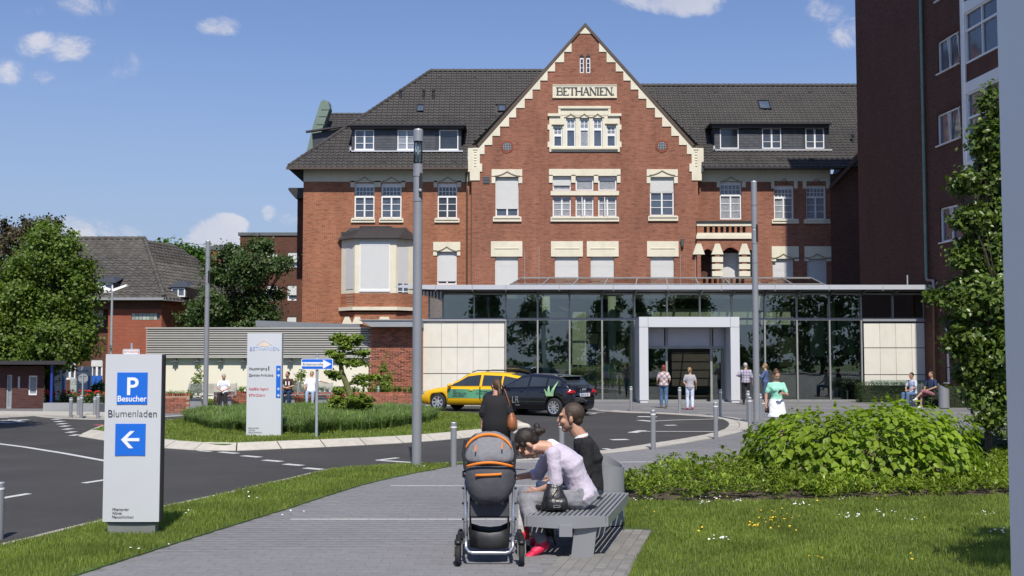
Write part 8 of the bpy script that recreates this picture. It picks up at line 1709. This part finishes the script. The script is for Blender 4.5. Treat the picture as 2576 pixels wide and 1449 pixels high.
def person(label, loc, rz, J, top, bottom, shoes, hair, hairm_='h_brown', skin='skin', sc=1, vox=.013, look=(0, 1, 0), sleeve='short', btype='trousers', toes=None, group=None, handcurl=.5, womanly=False, hairtype='short', sleeveend=.7, facem=True, z0=0, fit=1.0, pats=None, hemz=None, hs=1):
    root = thing('person', label, 'person', loc, rz, group); b = lambda q, n, m, **k: q.build(n, m, root, world=False, **k)
    up = (J['neck']-J['pel']).normalized(); rt = (J['shR']-J['shL']).normalized(); fw = up.cross(rt).normalized(); fw = -fw if fw.dot(Vector(look))*0+fw.y < -.2 and J.get('flip') is None else fw
    look = Vector(look).normalized(); hup = (J['head']-J['neck']).normalized(); hup = (hup-look*hup.dot(look)).normalized() if abs(hup.dot(look)) < .97 else Vector((0, 0, 1)); hr = look.cross(hup).normalized(); HM = Matrix((hr, look, hup)).transposed()
    h = J['head']; hp = lambda x, y, z: h+HM @ Vector((x, y, z))*sc*hs
    bsc = sc; sc = sc*hs
    def torso(q, gx=0, z1=1.0, w=1.0, hem=0):
        pel, ch, nk = J['pel'], J['chest'], J['neck']; sw = (J['shR']-J['shL']).length/2; rr = []
        wst = .82 if womanly else .90
        for t, a, c_ in ((-.06, .150, .115), (.0, .158 if not womanly else .165, .120), (.12, .150*(wst+.06), .112), (.25, .150*wst, .100)): rr.append((pel.lerp(ch, t/.5) if t > 0 else pel+up*t*.6, rt*(a+gx)*sc*w, fw*(c_+gx)*sc*w))
        rr.append((pel.lerp(ch, .85), rt*(.145+gx)*sc*w, fw*(.110+gx)*sc)); rr.append((ch, rt*(.160+gx)*sc*w, fw*(.120+gx)*sc)); rr.append((ch.lerp(nk, .4), rt*(.168+gx)*sc*w, fw*(.110+gx)*sc)); rr.append((ch.lerp(nk, .72), rt*(.150+gx)*sc, fw*(.088+gx)*sc)); rr.append((ch.lerp(nk, .92), rt*(.085+gx)*sc, fw*(.068+gx)*sc)); 
        if hem: rr.insert(0, (pel-Vector((0, 0, hem)), rt*(.17+gx)*sc*w, fw*(.135+gx)*sc*w))
        q.loft(rr, 18)
        if womanly:
            for s in (-1, 1): q.ell(ch.lerp(nk, .12)+rt*.075*sc*s+fw*.085*sc, (.065*sc+gx, .065*sc+gx, .062*sc+gx), 10, 8)
    q = MB(); sc = bsc; torso(q, -.012); sc = bsc*hs
    q.cap(J['neck']-up*.03*sc, h-HM @ Vector((0, .015, .07))*sc, .062*sc, .055*sc)
    q.ell(hp(0, -.012, .030), (.074*sc, .094*sc, .088*sc), 16, 12, HM); q.ell(hp(0, .020, -.030), (.062*sc, .072*sc, .082*sc), 14, 10, HM); q.ell(hp(0, .050, -.088), (.034*sc, .030*sc, .024*sc), 10, 8, HM); q.cap(hp(-.045, .0, -.055), hp(0, .052, -.088), .022*sc, .022*sc); q.cap(hp(.045, .0, -.055), hp(0, .052, -.088), .022*sc, .022*sc)
    q.cap(hp(0, .085, .022), hp(0, .103, -.020), .0092*sc, .0125*sc, 8); q.ell(hp(0, .094, -.020), (.019*sc, .014*sc, .011*sc), 8, 6, HM)
    q.cap(hp(-.045, .074, .032), hp(.045, .074, .032), .013*sc, .013*sc, 8); q.ell(hp(-.040, .062, -.022), .024*sc, 8, 6); q.ell(hp(.040, .062, -.022), .024*sc, 8, 6); q.ell(hp(0, .086, -.050), (.026*sc, .013*sc, .012*sc), 8, 6, HM)
    for s in (-1, 1): q.ell(hp(s*.077, -.006, -.006), (.012*sc, .021*sc, .034*sc), 8, 8, HM)
    sc = bsc
    for s in 'LR':
        sg = -1 if s == 'L' else 1; sh, el, wr = J['sh'+s], J['el'+s], J['wr'+s]; q.cap(sh, el, .045*sc, .036*sc); q.cap(el, wr, .038*sc, .026*sc)
        d = (wr-el).normalized(); hd_ = J.get('hd'+s); d = (Vector(hd_)-wr).normalized() if hd_ is not None else d
        pn = rt*sg; pn = (pn-d*pn.dot(d)); pn = pn.normalized() if pn.length > .1 else up; sd_ = d.cross(pn).normalized()    # palm normal faces body; sd_: across the knuckles
        if sd_.dot(J.get('fwd', fw)) < 0: sd_ = -sd_
        pc = wr+d*.075*sc; 
        q.loft([(wr, sd_*.024*sc, pn*.018*sc), (wr+d*.03*sc, sd_*.034*sc, pn*.016*sc), (wr+d*.075*sc, sd_*.041*sc, pn*.014*sc), (wr+d*.092*sc, sd_*.038*sc, pn*.011*sc)], 10)
        for k, (off_, ln) in enumerate(((.030, .070), (.010, .078), (-.010, .072), (-.029, .056))):
            a = wr+d*.085*sc+sd_*off_*sc; cu = handcurl; d1 = (d-pn*cu*.6).normalized(); d2 = (d-pn*cu*1.8).normalized(); m1 = a+d1*ln*.5*sc; q.cap(a, m1, .0088*sc, .008*sc, 7); q.cap(m1, m1+d2*ln*.5*sc, .008*sc, .0068*sc, 7)
        a = wr+d*.025*sc+sd_*.026*sc; m1 = a+(d*.75+sd_*.6-pn*.3).normalized()*.036*sc; q.cap(a, m1, .013*sc, .010*sc, 7); q.cap(m1, m1+(d*.95+sd_*.15-pn*.4).normalized()*.032*sc, .010*sc, .0075*sc, 7)
        hi, kn, an = J['hi'+s], J['kn'+s], J['an'+s]; q.cap(hi, kn, .078*sc, .052*sc); q.cap(kn, an, .050*sc, .034*sc); q.ell(kn.lerp(an, .28)-J.get('fwd', Vector((0, 1, 0)))*.014*sc, (.044*sc, .046*sc, .075*sc), 10, 8)
    rem(b(q, 'body', skin), vox)
    # face details
    sc = bsc*hs
    if facem:
        q = MB()
        for s in (-1, 1): q.ell(hp(s*.031, .079, .010), (.0120*sc, .005*sc, .0045*sc), 8, 6, HM)
        b(q, 'eyes', 'eyew', smooth=True); q = MB()
        for s in (-1, 1): q.ell(hp(s*.031, .083, .010), (.0050*sc, .003*sc, .0048*sc), 8, 6, HM); q.cap(hp(s*.016, .086, .031), hp(s*.048, .073, .033), .0042*sc, .0028*sc, 6); q.cap(hp(s*.019, .085, .0165), hp(s*.044, .078, .0155), .0022*sc, .0018*sc, 5)
        b(q, 'brows', hairm_, smooth=True); q = MB(); q.ell(hp(0, .0945, -.0475), (.022*sc, .006*sc, .0045*sc), 10, 6, HM); q.ell(hp(0, .0935, -.055), (.018*sc, .006*sc, .005*sc), 10, 6, HM); b(q, 'lips', 'lip', smooth=True)
    # hair
    q = MB(); g_ = .010
    if hairtype != 'bald':
        q.ell(hp(0, -.026, .038), ((.074+g_)*sc, (.088+g_)*sc, (.084+g_)*sc), 16, 12, HM); q.ell(hp(0, -.055, -.010), (.066*sc, .050*sc, .060*sc), 12, 10, HM)
        if hairtype == 'full': q.ell(hp(0, .008, .062), (.074*sc, .082*sc, .060*sc), 14, 10, HM)
        if hairtype == 'bun': q.ell(hp(0, -.075, .105), (.045*sc, .042*sc, .042*sc), 12, 10, HM)
        if hairtype == 'lowbun':
            q.ell(hp(0, -.125, -.015), (.046*sc, .042*sc, .046*sc), 12, 10, HM); q.ell(hp(.02, -.155, .01), (.03*sc, .028*sc, .03*sc), 8, 6, HM); q.ell(hp(-.02, -.15, -.04), (.026*sc, .026*sc, .03*sc), 8, 6, HM); q.ell(hp(0, .050, .072), (.062*sc, .05*sc, .034*sc), 12, 8, HM)
            for s in (-1, 1): q.cap(hp(s*.070, .020, .05), hp(s*.072, .045, .005), .014*sc, .006*sc, 8); q.cap(hp(s*.03, .085, .065), hp(s*.050, .108, .02), .014*sc, .005*sc, 8)
        if hairtype == 'pony':
            q.ell(hp(0, -.105, .02), .032*sc, 10, 8); q.cap(hp(0, -.115, .0), hp(.01, -.14, -.12), .030*sc, .036*sc, 10); q.cap(hp(.01, -.14, -.12), hp(.0, -.12, -.26), .036*sc, .014*sc, 10)
        if hairtype == 'bob': q.ell(hp(0, -.03, -.03), (.088*sc, .085*sc, .088*sc), 14, 10, HM)
        if hairtype == 'short':
            for s in (-1, 1): q.ell(hp(s*.068, .004, .020), (.010*sc, .020*sc, .032*sc), 8, 8, HM)
        rem(b(q, 'hair', hairm_), vox*.8, 3)
    # top
    sc = bsc
    q = MB(); torso(q, .010*fit, w=fit, hem=hemz or 0)
    for s in 'LR':
        sh, el, wr = J['sh'+s], J['el'+s], J['wr'+s]; k_s = .90 if womanly else .94; q.ell(sh, .058*sc*fit*k_s, 12, 8)
        if sleeve == 'long': q.cap(sh, el, .064*sc*fit, .052*sc*fit, 12); q.cap(el, el.lerp(wr, .93), .052*sc*fit, .040*sc*fit, 12)
        elif sleeve == 'mid': q.cap(sh, el, .064*sc*fit, .056*sc*fit, 12); q.cap(el, el.lerp(wr, .25), .055*sc*fit, .050*sc*fit, 12)
        else: q.cap(sh, sh.lerp(el, sleeveend), .059*sc*fit*k_s, .057*sc*fit*k_s, 12)
    folds(rem(b(q, 'shirt', top), vox, 5), .020*fit, .085)
    # bottom
    q = MB(); pel = J['pel']
    if btype == 'skirt':
        hz = hemz2 = .36*sc; q.loft([(pel+up*.10*sc, rt*.150*sc, fw*.115*sc), (pel+up*.0*sc, rt*.185*sc, fw*.145*sc), (pel-up*.18*sc, rt*.215*sc, fw*.165*sc), (pel-up*.34*sc, rt*.235*sc, fw*.185*sc)], 20)
    else:
        q.loft([(pel-up*.07*sc, rt*.165*sc, fw*.125*sc), (pel-up*.02*sc, rt*.172*sc, fw*.132*sc), (pel+up*.05*sc, rt*.160*sc, fw*.122*sc), (pel+up*.10*sc, rt*.145*sc, fw*.110*sc)], 18)
        for s in 'LR':
            hi, kn, an = J['hi'+s], J['kn'+s], J['an'+s]; q.cap(hi, kn, .092*sc, .068*sc, 12)
            if btype == 'trousers': q.cap(kn, kn.lerp(an, .45), .072*sc, .068*sc, 12); q.cap(kn.lerp(an, .45), an+(kn-an).normalized()*.02, .068*sc, .052*sc, 12)
            else: q.cap(kn, kn.lerp(an, .10), .074*sc, .070*sc, 12)
    folds(rem(b(q, btype, bottom), vox, 4), .018, .07)
    q = MB()
    for i, s in enumerate('LR'):
        an = J['an'+s]; t = (toes or {}).get(s, Vector((.02*(-1 if s == 'L' else 1), 1, -.12))).normalized(); low = an-Vector((0, 0, .045*sc)); q.cap(low-t*.035*sc, low+t*.075*sc, .040*sc, .040*sc, 10); q.ell(low+t*.135*sc-Vector((0, 0, .006*sc)), (.042*sc, .055*sc, .028*sc), 10, 8, Matrix((t.cross(Vector((0, 0, 1))).normalized(), t, t.cross(Vector((0, 0, 1))).normalized().cross(t))).transposed()); q.cap(an, low, .040*sc, .042*sc, 10)
    rem(b(q, 'shoes', shoes), min(vox, .011), 2)
    return root, hp
denim = cloth('denim_blue', (.085, .15, .27)); denl = cloth('denim_light', (.34, .42, .55)); blk = cloth('cloth_black', (.012, .012, .014)); wht = cloth('cloth_white', (.78, .79, .82), bump=.8); navy = cloth('cloth_navy', (.02, .035, .09)); shoeb = mat('shoe_dark', (.03, .025, .02), .5); shoer = mat('shoe_red', (.62, .015, .07), .6); shoew = mat('shoe_white', (.6, .6, .58), .6)
def plaid(name, bg_, c2, c3, sc_=9, rot=.6):
    m, N, L, B = principled(name); B.inputs['Roughness'].default_value = .9; tc = N.new('ShaderNodeTexCoord'); mp = N.new('ShaderNodeMapping'); mp.inputs['Rotation'].default_value = (0, rot, 0); L.new(tc.outputs['Object'], mp.inputs[0]); sp = N.new('ShaderNodeSeparateXYZ'); L.new(mp.outputs[0], sp.inputs[0]); col = None
    def stripe(out, f, w, ph=0):
        a = N.new('ShaderNodeMath'); a.operation = 'MULTIPLY_ADD'; L.new(out, a.inputs[0]); a.inputs[1].default_value = f; a.inputs[2].default_value = ph; b = N.new('ShaderNodeMath'); b.operation = 'FRACT'; L.new(a.outputs[0], b.inputs[0]); c = N.new('ShaderNodeMath'); c.operation = 'LESS_THAN'; L.new(b.outputs[0], c.inputs[0]); c.inputs[1].default_value = w; return c.outputs[0]
    cur = None; prev = (*bg_, 1)
    for out, f, w, ph, c in ((sp.outputs[0], sc_, .4, 0, c2), (sp.outputs[2], sc_, .4, .2, c2), (sp.outputs[0], sc_, .12, .45, c3), (sp.outputs[2], sc_, .12, .6, c3)):
        mx = N.new('ShaderNodeMix'); mx.data_type = 'RGBA'; mm = N.new('ShaderNodeMath'); mm.operation = 'MULTIPLY'; L.new(stripe(out, f, w, ph), mm.inputs[0]); mm.inputs[1].default_value = .6; L.new(mm.outputs[0], mx.inputs[0])
        if cur is None: mx.inputs[6].default_value = prev
        else: L.new(cur, mx.inputs[6])
        mx.inputs[7].default_value = (*c, 1); cur = mx.outputs[2]
    L.new(cur, B.inputs['Base Color']); return m
# --- couple on the near bench: coordinates read in metres, person faces local +Y (world -X)
FS = 1.17
WO = V3(.74, 12.15, 0)
def wj(**k):   # X, z, and depth offset (positive = away from the camera) to local joints
    return {n: V3(v[2], WO.x-v[0], v[1]) for n, v in k.items()}
J = wj(pel=(.745, .545, .0), chest=(.615, .86, .0), neck=(.375, 1.075, .0), head=(.165, 1.085, -.02), shL=(.42, 1.00, -.19), shR=(.42, 1.02, .19), elL=(.455, .70, -.23), elR=(.29, .75, .27), wrL=(.27, .615, -.12), wrR=(.055, .725, .16),
       hiL=(.72, .52, -.10), hiR=(.72, .52, .10), knL=(.13, .53, -.20), knR=(.14, .55, .12), anL=(.30, .14, -.45), anR=(.30, .12, .13))
J['fwd'] = V3(0, 1, 0)
lil = mat('knit_lilac', (.54, .48, .57), .95, var=.08, scale=60, bump=.4, bscale=230); grj = mat('jeans_grey', (.20, .20, .22), .85, var=.4, scale=7, bump=.7, bscale=10)
p1_, hp1 = person('woman in a lilac knitted top bending forward on the bench towards the stroller', (WO.x, WO.y, 0), math.pi/2, J, lil, grj, shoer, 'h', 'h_dark', sc=FS, vox=.0085, look=(0, .52, -.85), sleeve='mid', womanly=True, hairtype='lowbun', toes={'L': V3(-.35, .85, -.45), 'R': V3(0, .95, -.2)}, handcurl=.35, fit=1.04, hs=1.07)
q = MB(); q.cap(V3(-.02, .28, 1.035), V3(.02, .33, 1.075), .072, .066, 12); p1_ and rem(q.build('collar', wht, p1_, world=False), .012, 3)
MO = V3(.88, 12.95, 0)
def mj(**k): return {n: V3(v[2], MO.x-v[0], v[1]) for n, v in k.items()}
J = mj(pel=(.95, .545, 0), chest=(.955, .86, 0), neck=(.865, 1.125, 0), head=(.745, 1.315, 0), shL=(.91, 1.04, -.215), shR=(.90, 1.04, .215), elL=(.90, .73, -.26), elR=(.80, .73, .27), wrL=(.66, .62, -.16), wrR=(.55, .62, .14),
       hiL=(.93, .52, -.11), hiR=(.93, .52, .11), knL=(.44, .55, -.13), knR=(.44, .55, .14), anL=(.46, .12, -.12), anR=(.42, .12, .15)); J['fwd'] = V3(0, 1, 0)
p2_, hp2 = person('man in a black pullover sitting upright on the bench beside the woman in lilac', (MO.x-.09, MO.y, 0), math.pi/2, J, blk, cloth('jeans_darkblue', (.035, .05, .09)), shoeb, 'h', 'h_short', skin='skint', sc=FS, vox=.0085, look=(.10, 1, -.06), sleeve='long', hairtype='short', fit=1.08, hs=1.1)
q = MB(); q.loft([(J['neck']+V3(0, .005, -.02), V3(.088, 0, 0), V3(0, .083, -.02)), (J['neck']+V3(0, .01, .008), V3(.080, 0, 0), V3(0, .078, -.02))], 16, caps=False); o_ = q.build('shirt_collar', wht, p2_, world=False, smooth=True)
# handbag on the bench
hb_ = thing('black_handbag', 'black leather bucket bag on the bench at the lap of the woman in lilac', 'handbag', (.50, 11.85, .43)); q = MB(); bx0 = P(1396, 1240, 11.85); bz = lambda py: P(1393, py, 11.85).z
q.loft([(V3(bx0.x, 11.87, .435), V3(.115, 0, 0), V3(0, .07, 0)), (V3(bx0.x, 11.87, .48), V3(.130, 0, 0), V3(0, .08, 0)), (V3(bx0.x, 11.87, .55), V3(.125, 0, 0), V3(0, .075, 0)), (V3(bx0.x-.01, 11.88, .62), V3(.10, 0, 0), V3(0, .06, 0)), (V3(bx0.x-.0, 11.90, .67), V3(.075, 0, 0), V3(0, .045, 0)), (V3(bx0.x+.0, 11.91, .70), V3(.085, 0, 0), V3(0, .05, 0))], 20)
lea = mat('leather_black', (.016, .016, .017), .38, var=.2, scale=10, bump=.8, bscale=22, spec=.6); q.build('bag', lea, hb_, smooth=True); q = MB(); q.loft([(V3(bx0.x+.02, 11.795, .45), V3(.10, 0, 0), V3(0, .03, 0)), (V3(bx0.x+.02, 11.785, .50), V3(.112, 0, 0), V3(0, .035, 0)), (V3(bx0.x+.02, 11.79, .57), V3(.10, 0, 0), V3(0, .03, 0))], 16); q.build('front_pocket', lea, hb_, smooth=True)
q = MB(); ring(q, bx0.x-.02, bx0.x+.05, .478, .505, 11.742, 11.750, .006); q.build('buckle', 'tubem', hb_); q = MB(); q.tube([V3(bx0.x-.07, 11.85, .64), V3(bx0.x-.13, 11.80, .52), V3(bx0.x-.14, 11.80, .44)], .010, 6); q.tube([V3(bx0.x+.03, 11.83, .66), V3(bx0.x-.03, 11.79, .58), V3(bx0.x+.0, 11.76, .50)], .004, 5); q.build('strap', lea, hb_)
q = MB(); c = P(1400, 1356, 12.0); q.tube([P(1384, 1310, 12), P(1390, 1340, 12), P(1398, 1372, 12.02)], [.03, .02, .01], 8); q.build('hanging_strap', lea, hb_)
# --- woman in black walking away
J = stand(1.60, .10, ((.0, -.02), (.04, -.06))); g_ = G(1248, 1192)
wb, hpb = person('woman in a black smock walking away with a brown shoulder bag', (g_.x, g_.y, 0), R(4), J, blk, blk, shoeb, 'h', 'h_brown', sc=.97, vox=.011, look=(-.45, 1, 0), sleeve='mid', hairtype='pony', womanly=False, fit=1.22, hemz=.32)
q = MB(); q.box(-.085, .02, .05, .09, 1.46, 1.50); q.ell(hpb(-.03, .098, .012), (.045, .012, .018), 8, 6); q.build('sunglasses', 'black', wb, world=False)
q = MB(); q.loft([(V3(0, -.0, 1.34), V3(.20, 0, 0), V3(0, .13, 0)), (V3(0, -.01, 1.15), V3(.22, 0, 0), V3(0, .155, 0)), (V3(0, -.01, .9), V3(.235, 0, 0), V3(0, .17, 0)), (V3(0, -.01, .58), V3(.25, 0, 0), V3(0, .18, 0))], 24); q.build('smock', blk, wb, world=False, smooth=True)
sb = thing('shoulder_bag', 'brown leather shoulder bag hanging on the right of the woman in black', 'handbag', (g_.x+.27, g_.y-.03, .82)); tan = mat('leather_tan', (.27, .095, .035), .45, var=.2, scale=12, bump=.6, bscale=30)
q = MB(); q.loft([(V3(0, 0, -.07), V3(.075, 0, 0), V3(0, .12, 0)), (V3(0, 0, 0), V3(.10, 0, 0), V3(0, .15, 0)), (V3(0, 0, .10), V3(.09, 0, 0), V3(0, .13, 0)), (V3(-.01, 0, .19), V3(.055, 0, 0), V3(0, .08, 0)), (V3(-.02, 0, .25), V3(.04, 0, 0), V3(0, .06, 0))], 18); q.build('bag', tan, sb, world=False, smooth=True)
q = MB(); q.tube([(-.02, 0, .22), (-.05, -.06, .40), (-.11, -.04, .58), (-.13, .02, .62)], .011, 6); q.build('strap', tan, sb, world=False)
q = MB(); q.ell((.16, .05, -.02), (.17, .08, .07), 12, 8); q.ell((.03, .0, -.11), (.07, .09, .05), 10, 8); tag(rem(q.build('folded_jacket', mat('jacket_beige', (.50, .46, .40), .9, bump=.8, bscale=10), None, world=False), .014), 'beige jacket tucked beside the brown shoulder bag', 'jacket').location = (g_.x+.27, g_.y-.03, .82)
# --- people near the entrance
def at(px, py): g = G(px, py); return (g.x, g.y, 0)
def Hp(px, py0, py1): g = G(px, py1); return P(px, py0, g.y).z
H = Hp(1670, 919, 1027); J = stand(H, .14, ((.02, .0), (.10, -.02))); J['wrR'] = V3(.22, .16, 1.02*H/1.7); J['wrL'] = V3(-.24, .12, 1.0*H/1.7)
person('woman with red hair in a checked blouse and jeans walking to the portal', at(1670, 1027), R(-4), J, plaid('plaid_rb', (.70, .66, .66), (.10, .07, .08), (.45, .08, .10), 7, .7), denim, cloth('shoe_brown', (.16, .10, .05)), 'h', 'h_red', sc=1.06*H/1.7, vox=.014, hairtype='bob', womanly=True, fit=1.14)
H = Hp(1738, 925, 1031); J = stand(H, .07, ((.0, .0), (.06, -.02))); J['wrL'] = V3(-.13, -.05, .98*H/1.7)
person('woman in a grey shirt and pale jeans walking to the portal', at(1736, 1031), R(-3), J, cloth('tee_grey', (.38, .36, .38)), cloth('jeans_pale', (.60, .66, .78)), shoer, 'h', 'h_blond', sc=1.02*H/1.7, vox=.014, hairtype='lowbun', womanly=True, fit=1.12, look=(.25, 1, -.1))
H = Hp(1877, 913, 1018); J = stand(H, .04); J['wrL'] = V3(-.22, .12, 1.12*H/1.7); J['elL'] = V3(-.33, -.05, 1.2*H/1.7)
person('grey haired man in a checked shirt and black trousers right of the portal', at(1877, 1018), R(-12), J, plaid('plaid_bl', (.55, .55, .62), (.10, .10, .20), (.30, .08, .12), 9, 0), blk, shoeb, 'h', 'h_grey', sc=H/1.7, vox=.014, fit=1.1, sleeve='mid', look=(.3, 1, 0))
H = Hp(1925, 915, 1017); J = stand(H, .0); J['wrL'] = V3(-.20, .30, 1.30*H/1.7); J['elL'] = V3(-.26, .14, 1.12*H/1.7)
person('blond person in a blue shirt talking beside the right lamp column', at(1926, 1017), R(75), J, cloth('shirt_blue', (.07, .11, .24)), cloth('denim_dk', (.06, .09, .17)), shoew, 'h', 'h_blond', sc=H/1.7, vox=.014, fit=1.12, sleeve='mid', look=(0, 1, 0))
gx_ = G(1955, 1112); H = P(1955, 932, gx_.y).z; J = stand(H, .05); s = H/1.7; J['wrL'] = V3(-.10, .25, 1.16)*s; J['elL'] = V3(-.24, .06, 1.12)*s; J['wrR'] = V3(.16, .22, 1.16)*s*1; J['wrR'] = V3(.27, .03, .88)*s
wg, hpg = person('young woman in mint green top and white skirt looking at her phone', (gx_.x, gx_.y, 0), R(182), {**J, 'wrL': J['wrL'], }, cloth('top_mint', (.30, .66, .50), bump=.3), cloth('skirt_white', (.80, .80, .82), bump=.4), shoew, 'h', 'h_brown', sc=1.0*s, vox=.012, hairtype='bun', womanly=True, btype='skirt', look=(-.2, 1, -.55), fit=1.0)
w3 = J['wrL']; q = MB(); q.cbox(w3+V3(.10, .07, .04), (.07, .14, .010), Matrix.Rotation(R(35), 3, 'X')); q.location = None; ph = q.build('phone', 'black', None, world=False); tag(ph, 'dark phone held by the young woman in mint green', 'phone'); ph.location = (gx_.x, gx_.y, 0); ph.rotation_euler = (0, 0, R(182))
q = MB(); q.loft([(V3(0, 0, 0), V3(.06, 0, 0), V3(0, .10, 0)), (V3(0, 0, .16), V3(.05, 0, 0), V3(0, .09, 0))], 12); q.tube([V3(0, .05, .16), V3(.12, 0, .5), V3(.2, -.02, .68)], .008, 5); o_ = q.build('small_handbag', 'black', None, world=False, smooth=True); tag(o_, 'small black handbag at the side of the young woman in mint green', 'handbag'); o_.location = (gx_.x-.22, gx_.y, .70*s)
# --- seated people
def sit(H=1.70, seat=.46, lean=0, legs='down', fwd=.42):
    s = H/1.7; J = dict(pel=V3(0, 0, .10), chest=V3(0, -.03+lean*.4, .42), neck=V3(0, -.02+lean, .64), head=V3(0, .02+lean*1.15, .79), shL=V3(-.175, lean*.85, .565), shR=V3(.175, lean*.85, .565), elL=V3(-.25, .06+lean, .33), elR=V3(.25, .06+lean, .33), wrL=V3(-.08, .28+lean*.5, .22), wrR=V3(.08, .28+lean*.5, .22), hiL=V3(-.09, .02, .07), hiR=V3(.09, .02, .07))
    J = {k: v*s+V3(0, 0, seat) for k, v in J.items()}; J.update(knL=V3(-.12, fwd, seat+.07), knR=V3(.12, fwd, seat+.07), anL=V3(-.12, fwd+.03, .09), anR=V3(.12, fwd+.03, .09)); J['fwd'] = V3(0, 1, 0); return J
c = P(564, 1000, YB1); J = sit(1.62, .45, .05); person('old man with white hair in a white shirt sitting on the left bench', (c.x, YB1-.05, 0), R(183), J, wht, cloth('trousers_black', (.025, .022, .022)), shoeb, 'h', 'h_grey', sc=.98, vox=.014, look=(-.3, 1, -.35), fit=1.12)
c = P(725, 1000, YB2); J = sit(1.72, .46, .10); J['wrL'] = V3(.05, .25, .72); J['wrR'] = V3(-.05, .27, .70)
mbr_, _ = person('man in a brown printed shirt with folded arms on the middle bench', (c.x, YB2-.05, 0), R(178), J, cloth('tee_brown', (.06, .028, .022)), cloth('track_navy', (.015, .035, .10)), shoew, 'h', 'h_short', sc=1.02, vox=.014, look=(.5, 1, -.05), fit=1.12, skin='skint')
q = MB(); q.box(-.10, -.05, .158, .175, .82, .98); q.box(.03, .08, .158, .175, .82, .98); q.build('shirt_print', 'signw', mbr_, world=False)
c = P(783, 1000, YB2); J = sit(1.78, .46, -.10); J['head'] = V3(0, -.16, 1.28); J['neck'] = V3(0, -.11, 1.14); J['elL'] = V3(-.38, -.05, .98); J['wrL'] = V3(-.58, -.02, .93); J['elR'] = V3(.28, .05, .80); J['wrR'] = V3(.22, .26, .66)
person('man in a white shirt leaning back with his face turned to the sun', (c.x, YB2-.05, 0), R(183), J, wht, denl, shoeb, 'h', 'h_brown', sc=1.03, vox=.014, look=(.1, .85, .5), fit=1.12, skin='skint')
c = P(2297, 1000, 45.6); J = sit(1.70, .46, .05); J['wrR'] = V3(.05, .33, .66)
person('man in pale blue shirt and jeans on the bench by the hedge', (c.x, 45.6, 0), R(118), J, cloth('shirt_paleblue', (.50, .56, .66)), denim, cloth('shoe_pink', (.5, .2, .2)), 'h', 'h_dark', sc=1.0, vox=.014, look=(.05, 1, -.1), fit=1.1, skin='skint')
c = P(2343, 1000, 45.3); J = sit(1.80, .46, -.02); J['knL'] = V3(-.04, .48, .66); J['anL'] = V3(.10, .72, .38); 
person('man in navy shirt and shorts with crossed legs on the bench by the hedge', (c.x, 45.3, 0), R(118), J, navy, cloth('shorts_red', (.30, .12, .14)), shoew, 'h', 'h_short', sc=1.04, vox=.014, look=(.05, 1, 0), btype='shorts', fit=1.1, skin='skint')
# inside the hall
c = P(2044, 1000, 53.6); J = sit(1.65, .44, .02); person('woman in pale clothes sitting on a chair inside the glass hall', (c.x, 53.6, 0), R(100), J, cloth('blouse_pale', (.62, .60, .56)), blk, shoew, 'h', 'h_brown', sc=1, vox=.016, fit=1.1, facem=False)
def chair(name, label, x, y, rz):
    o = thing(name, label, 'chair', (x, y, 0), rz); q = MB(); q.box(-.24, .24, -.22, .24, .42, .45); q.build('seat', 'greyd', o, world=False); q = MB(); q.add([(-.24, .22, .46), (.24, .22, .46), (.24, .34, .92), (-.24, .34, .92), (-.24, .25, .46), (.24, .25, .46), (.24, .37, .92), (-.24, .37, .92)], [(0, 1, 2, 3), (5, 4, 7, 6), (3, 2, 6, 7)]); q.build('backrest', 'greyd', o, world=False)
    for s in (-1, 1):
        q = MB(); q.tube([(s*.25, -.22, 0), (s*.25, .1, .43), (s*.25, .32, .9)], .016, 6); q.tube([(s*.25, .26, 0), (s*.25, -.12, .43)], .016, 6); q.tube([(s*.27, -.2, .64), (s*.27, .25, .66)], .018, 6); q.build('leg_frame', 'tubem', o, world=False)
    return o
chair('lobby_chair', 'steel framed chair under the woman sitting inside the glass hall', P(2046, 1000, 53.65).x, 53.65, R(-80)); chair('lobby_chair', 'steel framed empty chair behind the glass right of the black car', P(1418+65, 1000, 52.6).x+.4, 52.7, R(60))
o = thing('luggage_trolley', 'chrome wire trolley behind the glass left of the portal', 'trolley', (P(1493+0, 1000, 52.6).x, 52.6, 0)); x0 = P(1473, 1000, 52.5).x-o.location.x; x1 = P(1518, 1000, 52.5).x-o.location.x; q = MB()
for x in (x0, x1): q.tube([(x, 0, .1), (x, 0, 1.15)], .014, 6)
for z in (.22, .42, .62): q.tube([(x0, 0, z), (x1, 0, z)], .012, 6); q.tube([(x0, .5, z), (x1, .5, z)], .012, 6); q.tube([(x0, 0, z), (x0, .5, z)], .012, 6); q.tube([(x1, 0, z), (x1, .5, z)], .012, 6)
q.build('wire_frame', 'tubem', o, world=False); q = MB()
for x in (x0, x1):
    for y in (0, .5): q.tube([(x-.02, y, .05), (x+.02, y, .05)], .05, 10)
q.build('castor', 'black', o, world=False)
q = MB()
for i in range(34): q.ell((P(1420+i*4.6, 0, 52.0).x, 51.98+random.uniform(-.05, .15), .04), (random.uniform(.04, .08), .05, random.uniform(.03, .06)), 6, 4)
tag(q.build('pebbles', 'kerb'), 'pale pebbles along the foot of the glass front', 'pebbles', kind='stuff')
c = P(2125, 1000, 54); tree('potted_tree', 'potted tree behind the glass near the right stone panels', (c.x, 54), [(c.x, 54, 1.5, .5, .4, .4), (c.x-.2, 54, 2.1, .4, .4, .35), (c.x+.1, 54, .9, .35, .3, .3)], 900, .12, .07, 'lf_dark', .15, .03, seed=71, per=8, cat='plant')
q = MB(); q.tube([(c.x, 54, 0), (c.x, 54, .42)], [.32, .36], 20); tag(q.build('plant_pot', 'greyd'), 'dark plant pot of the potted tree behind the glass', 'plant pot')
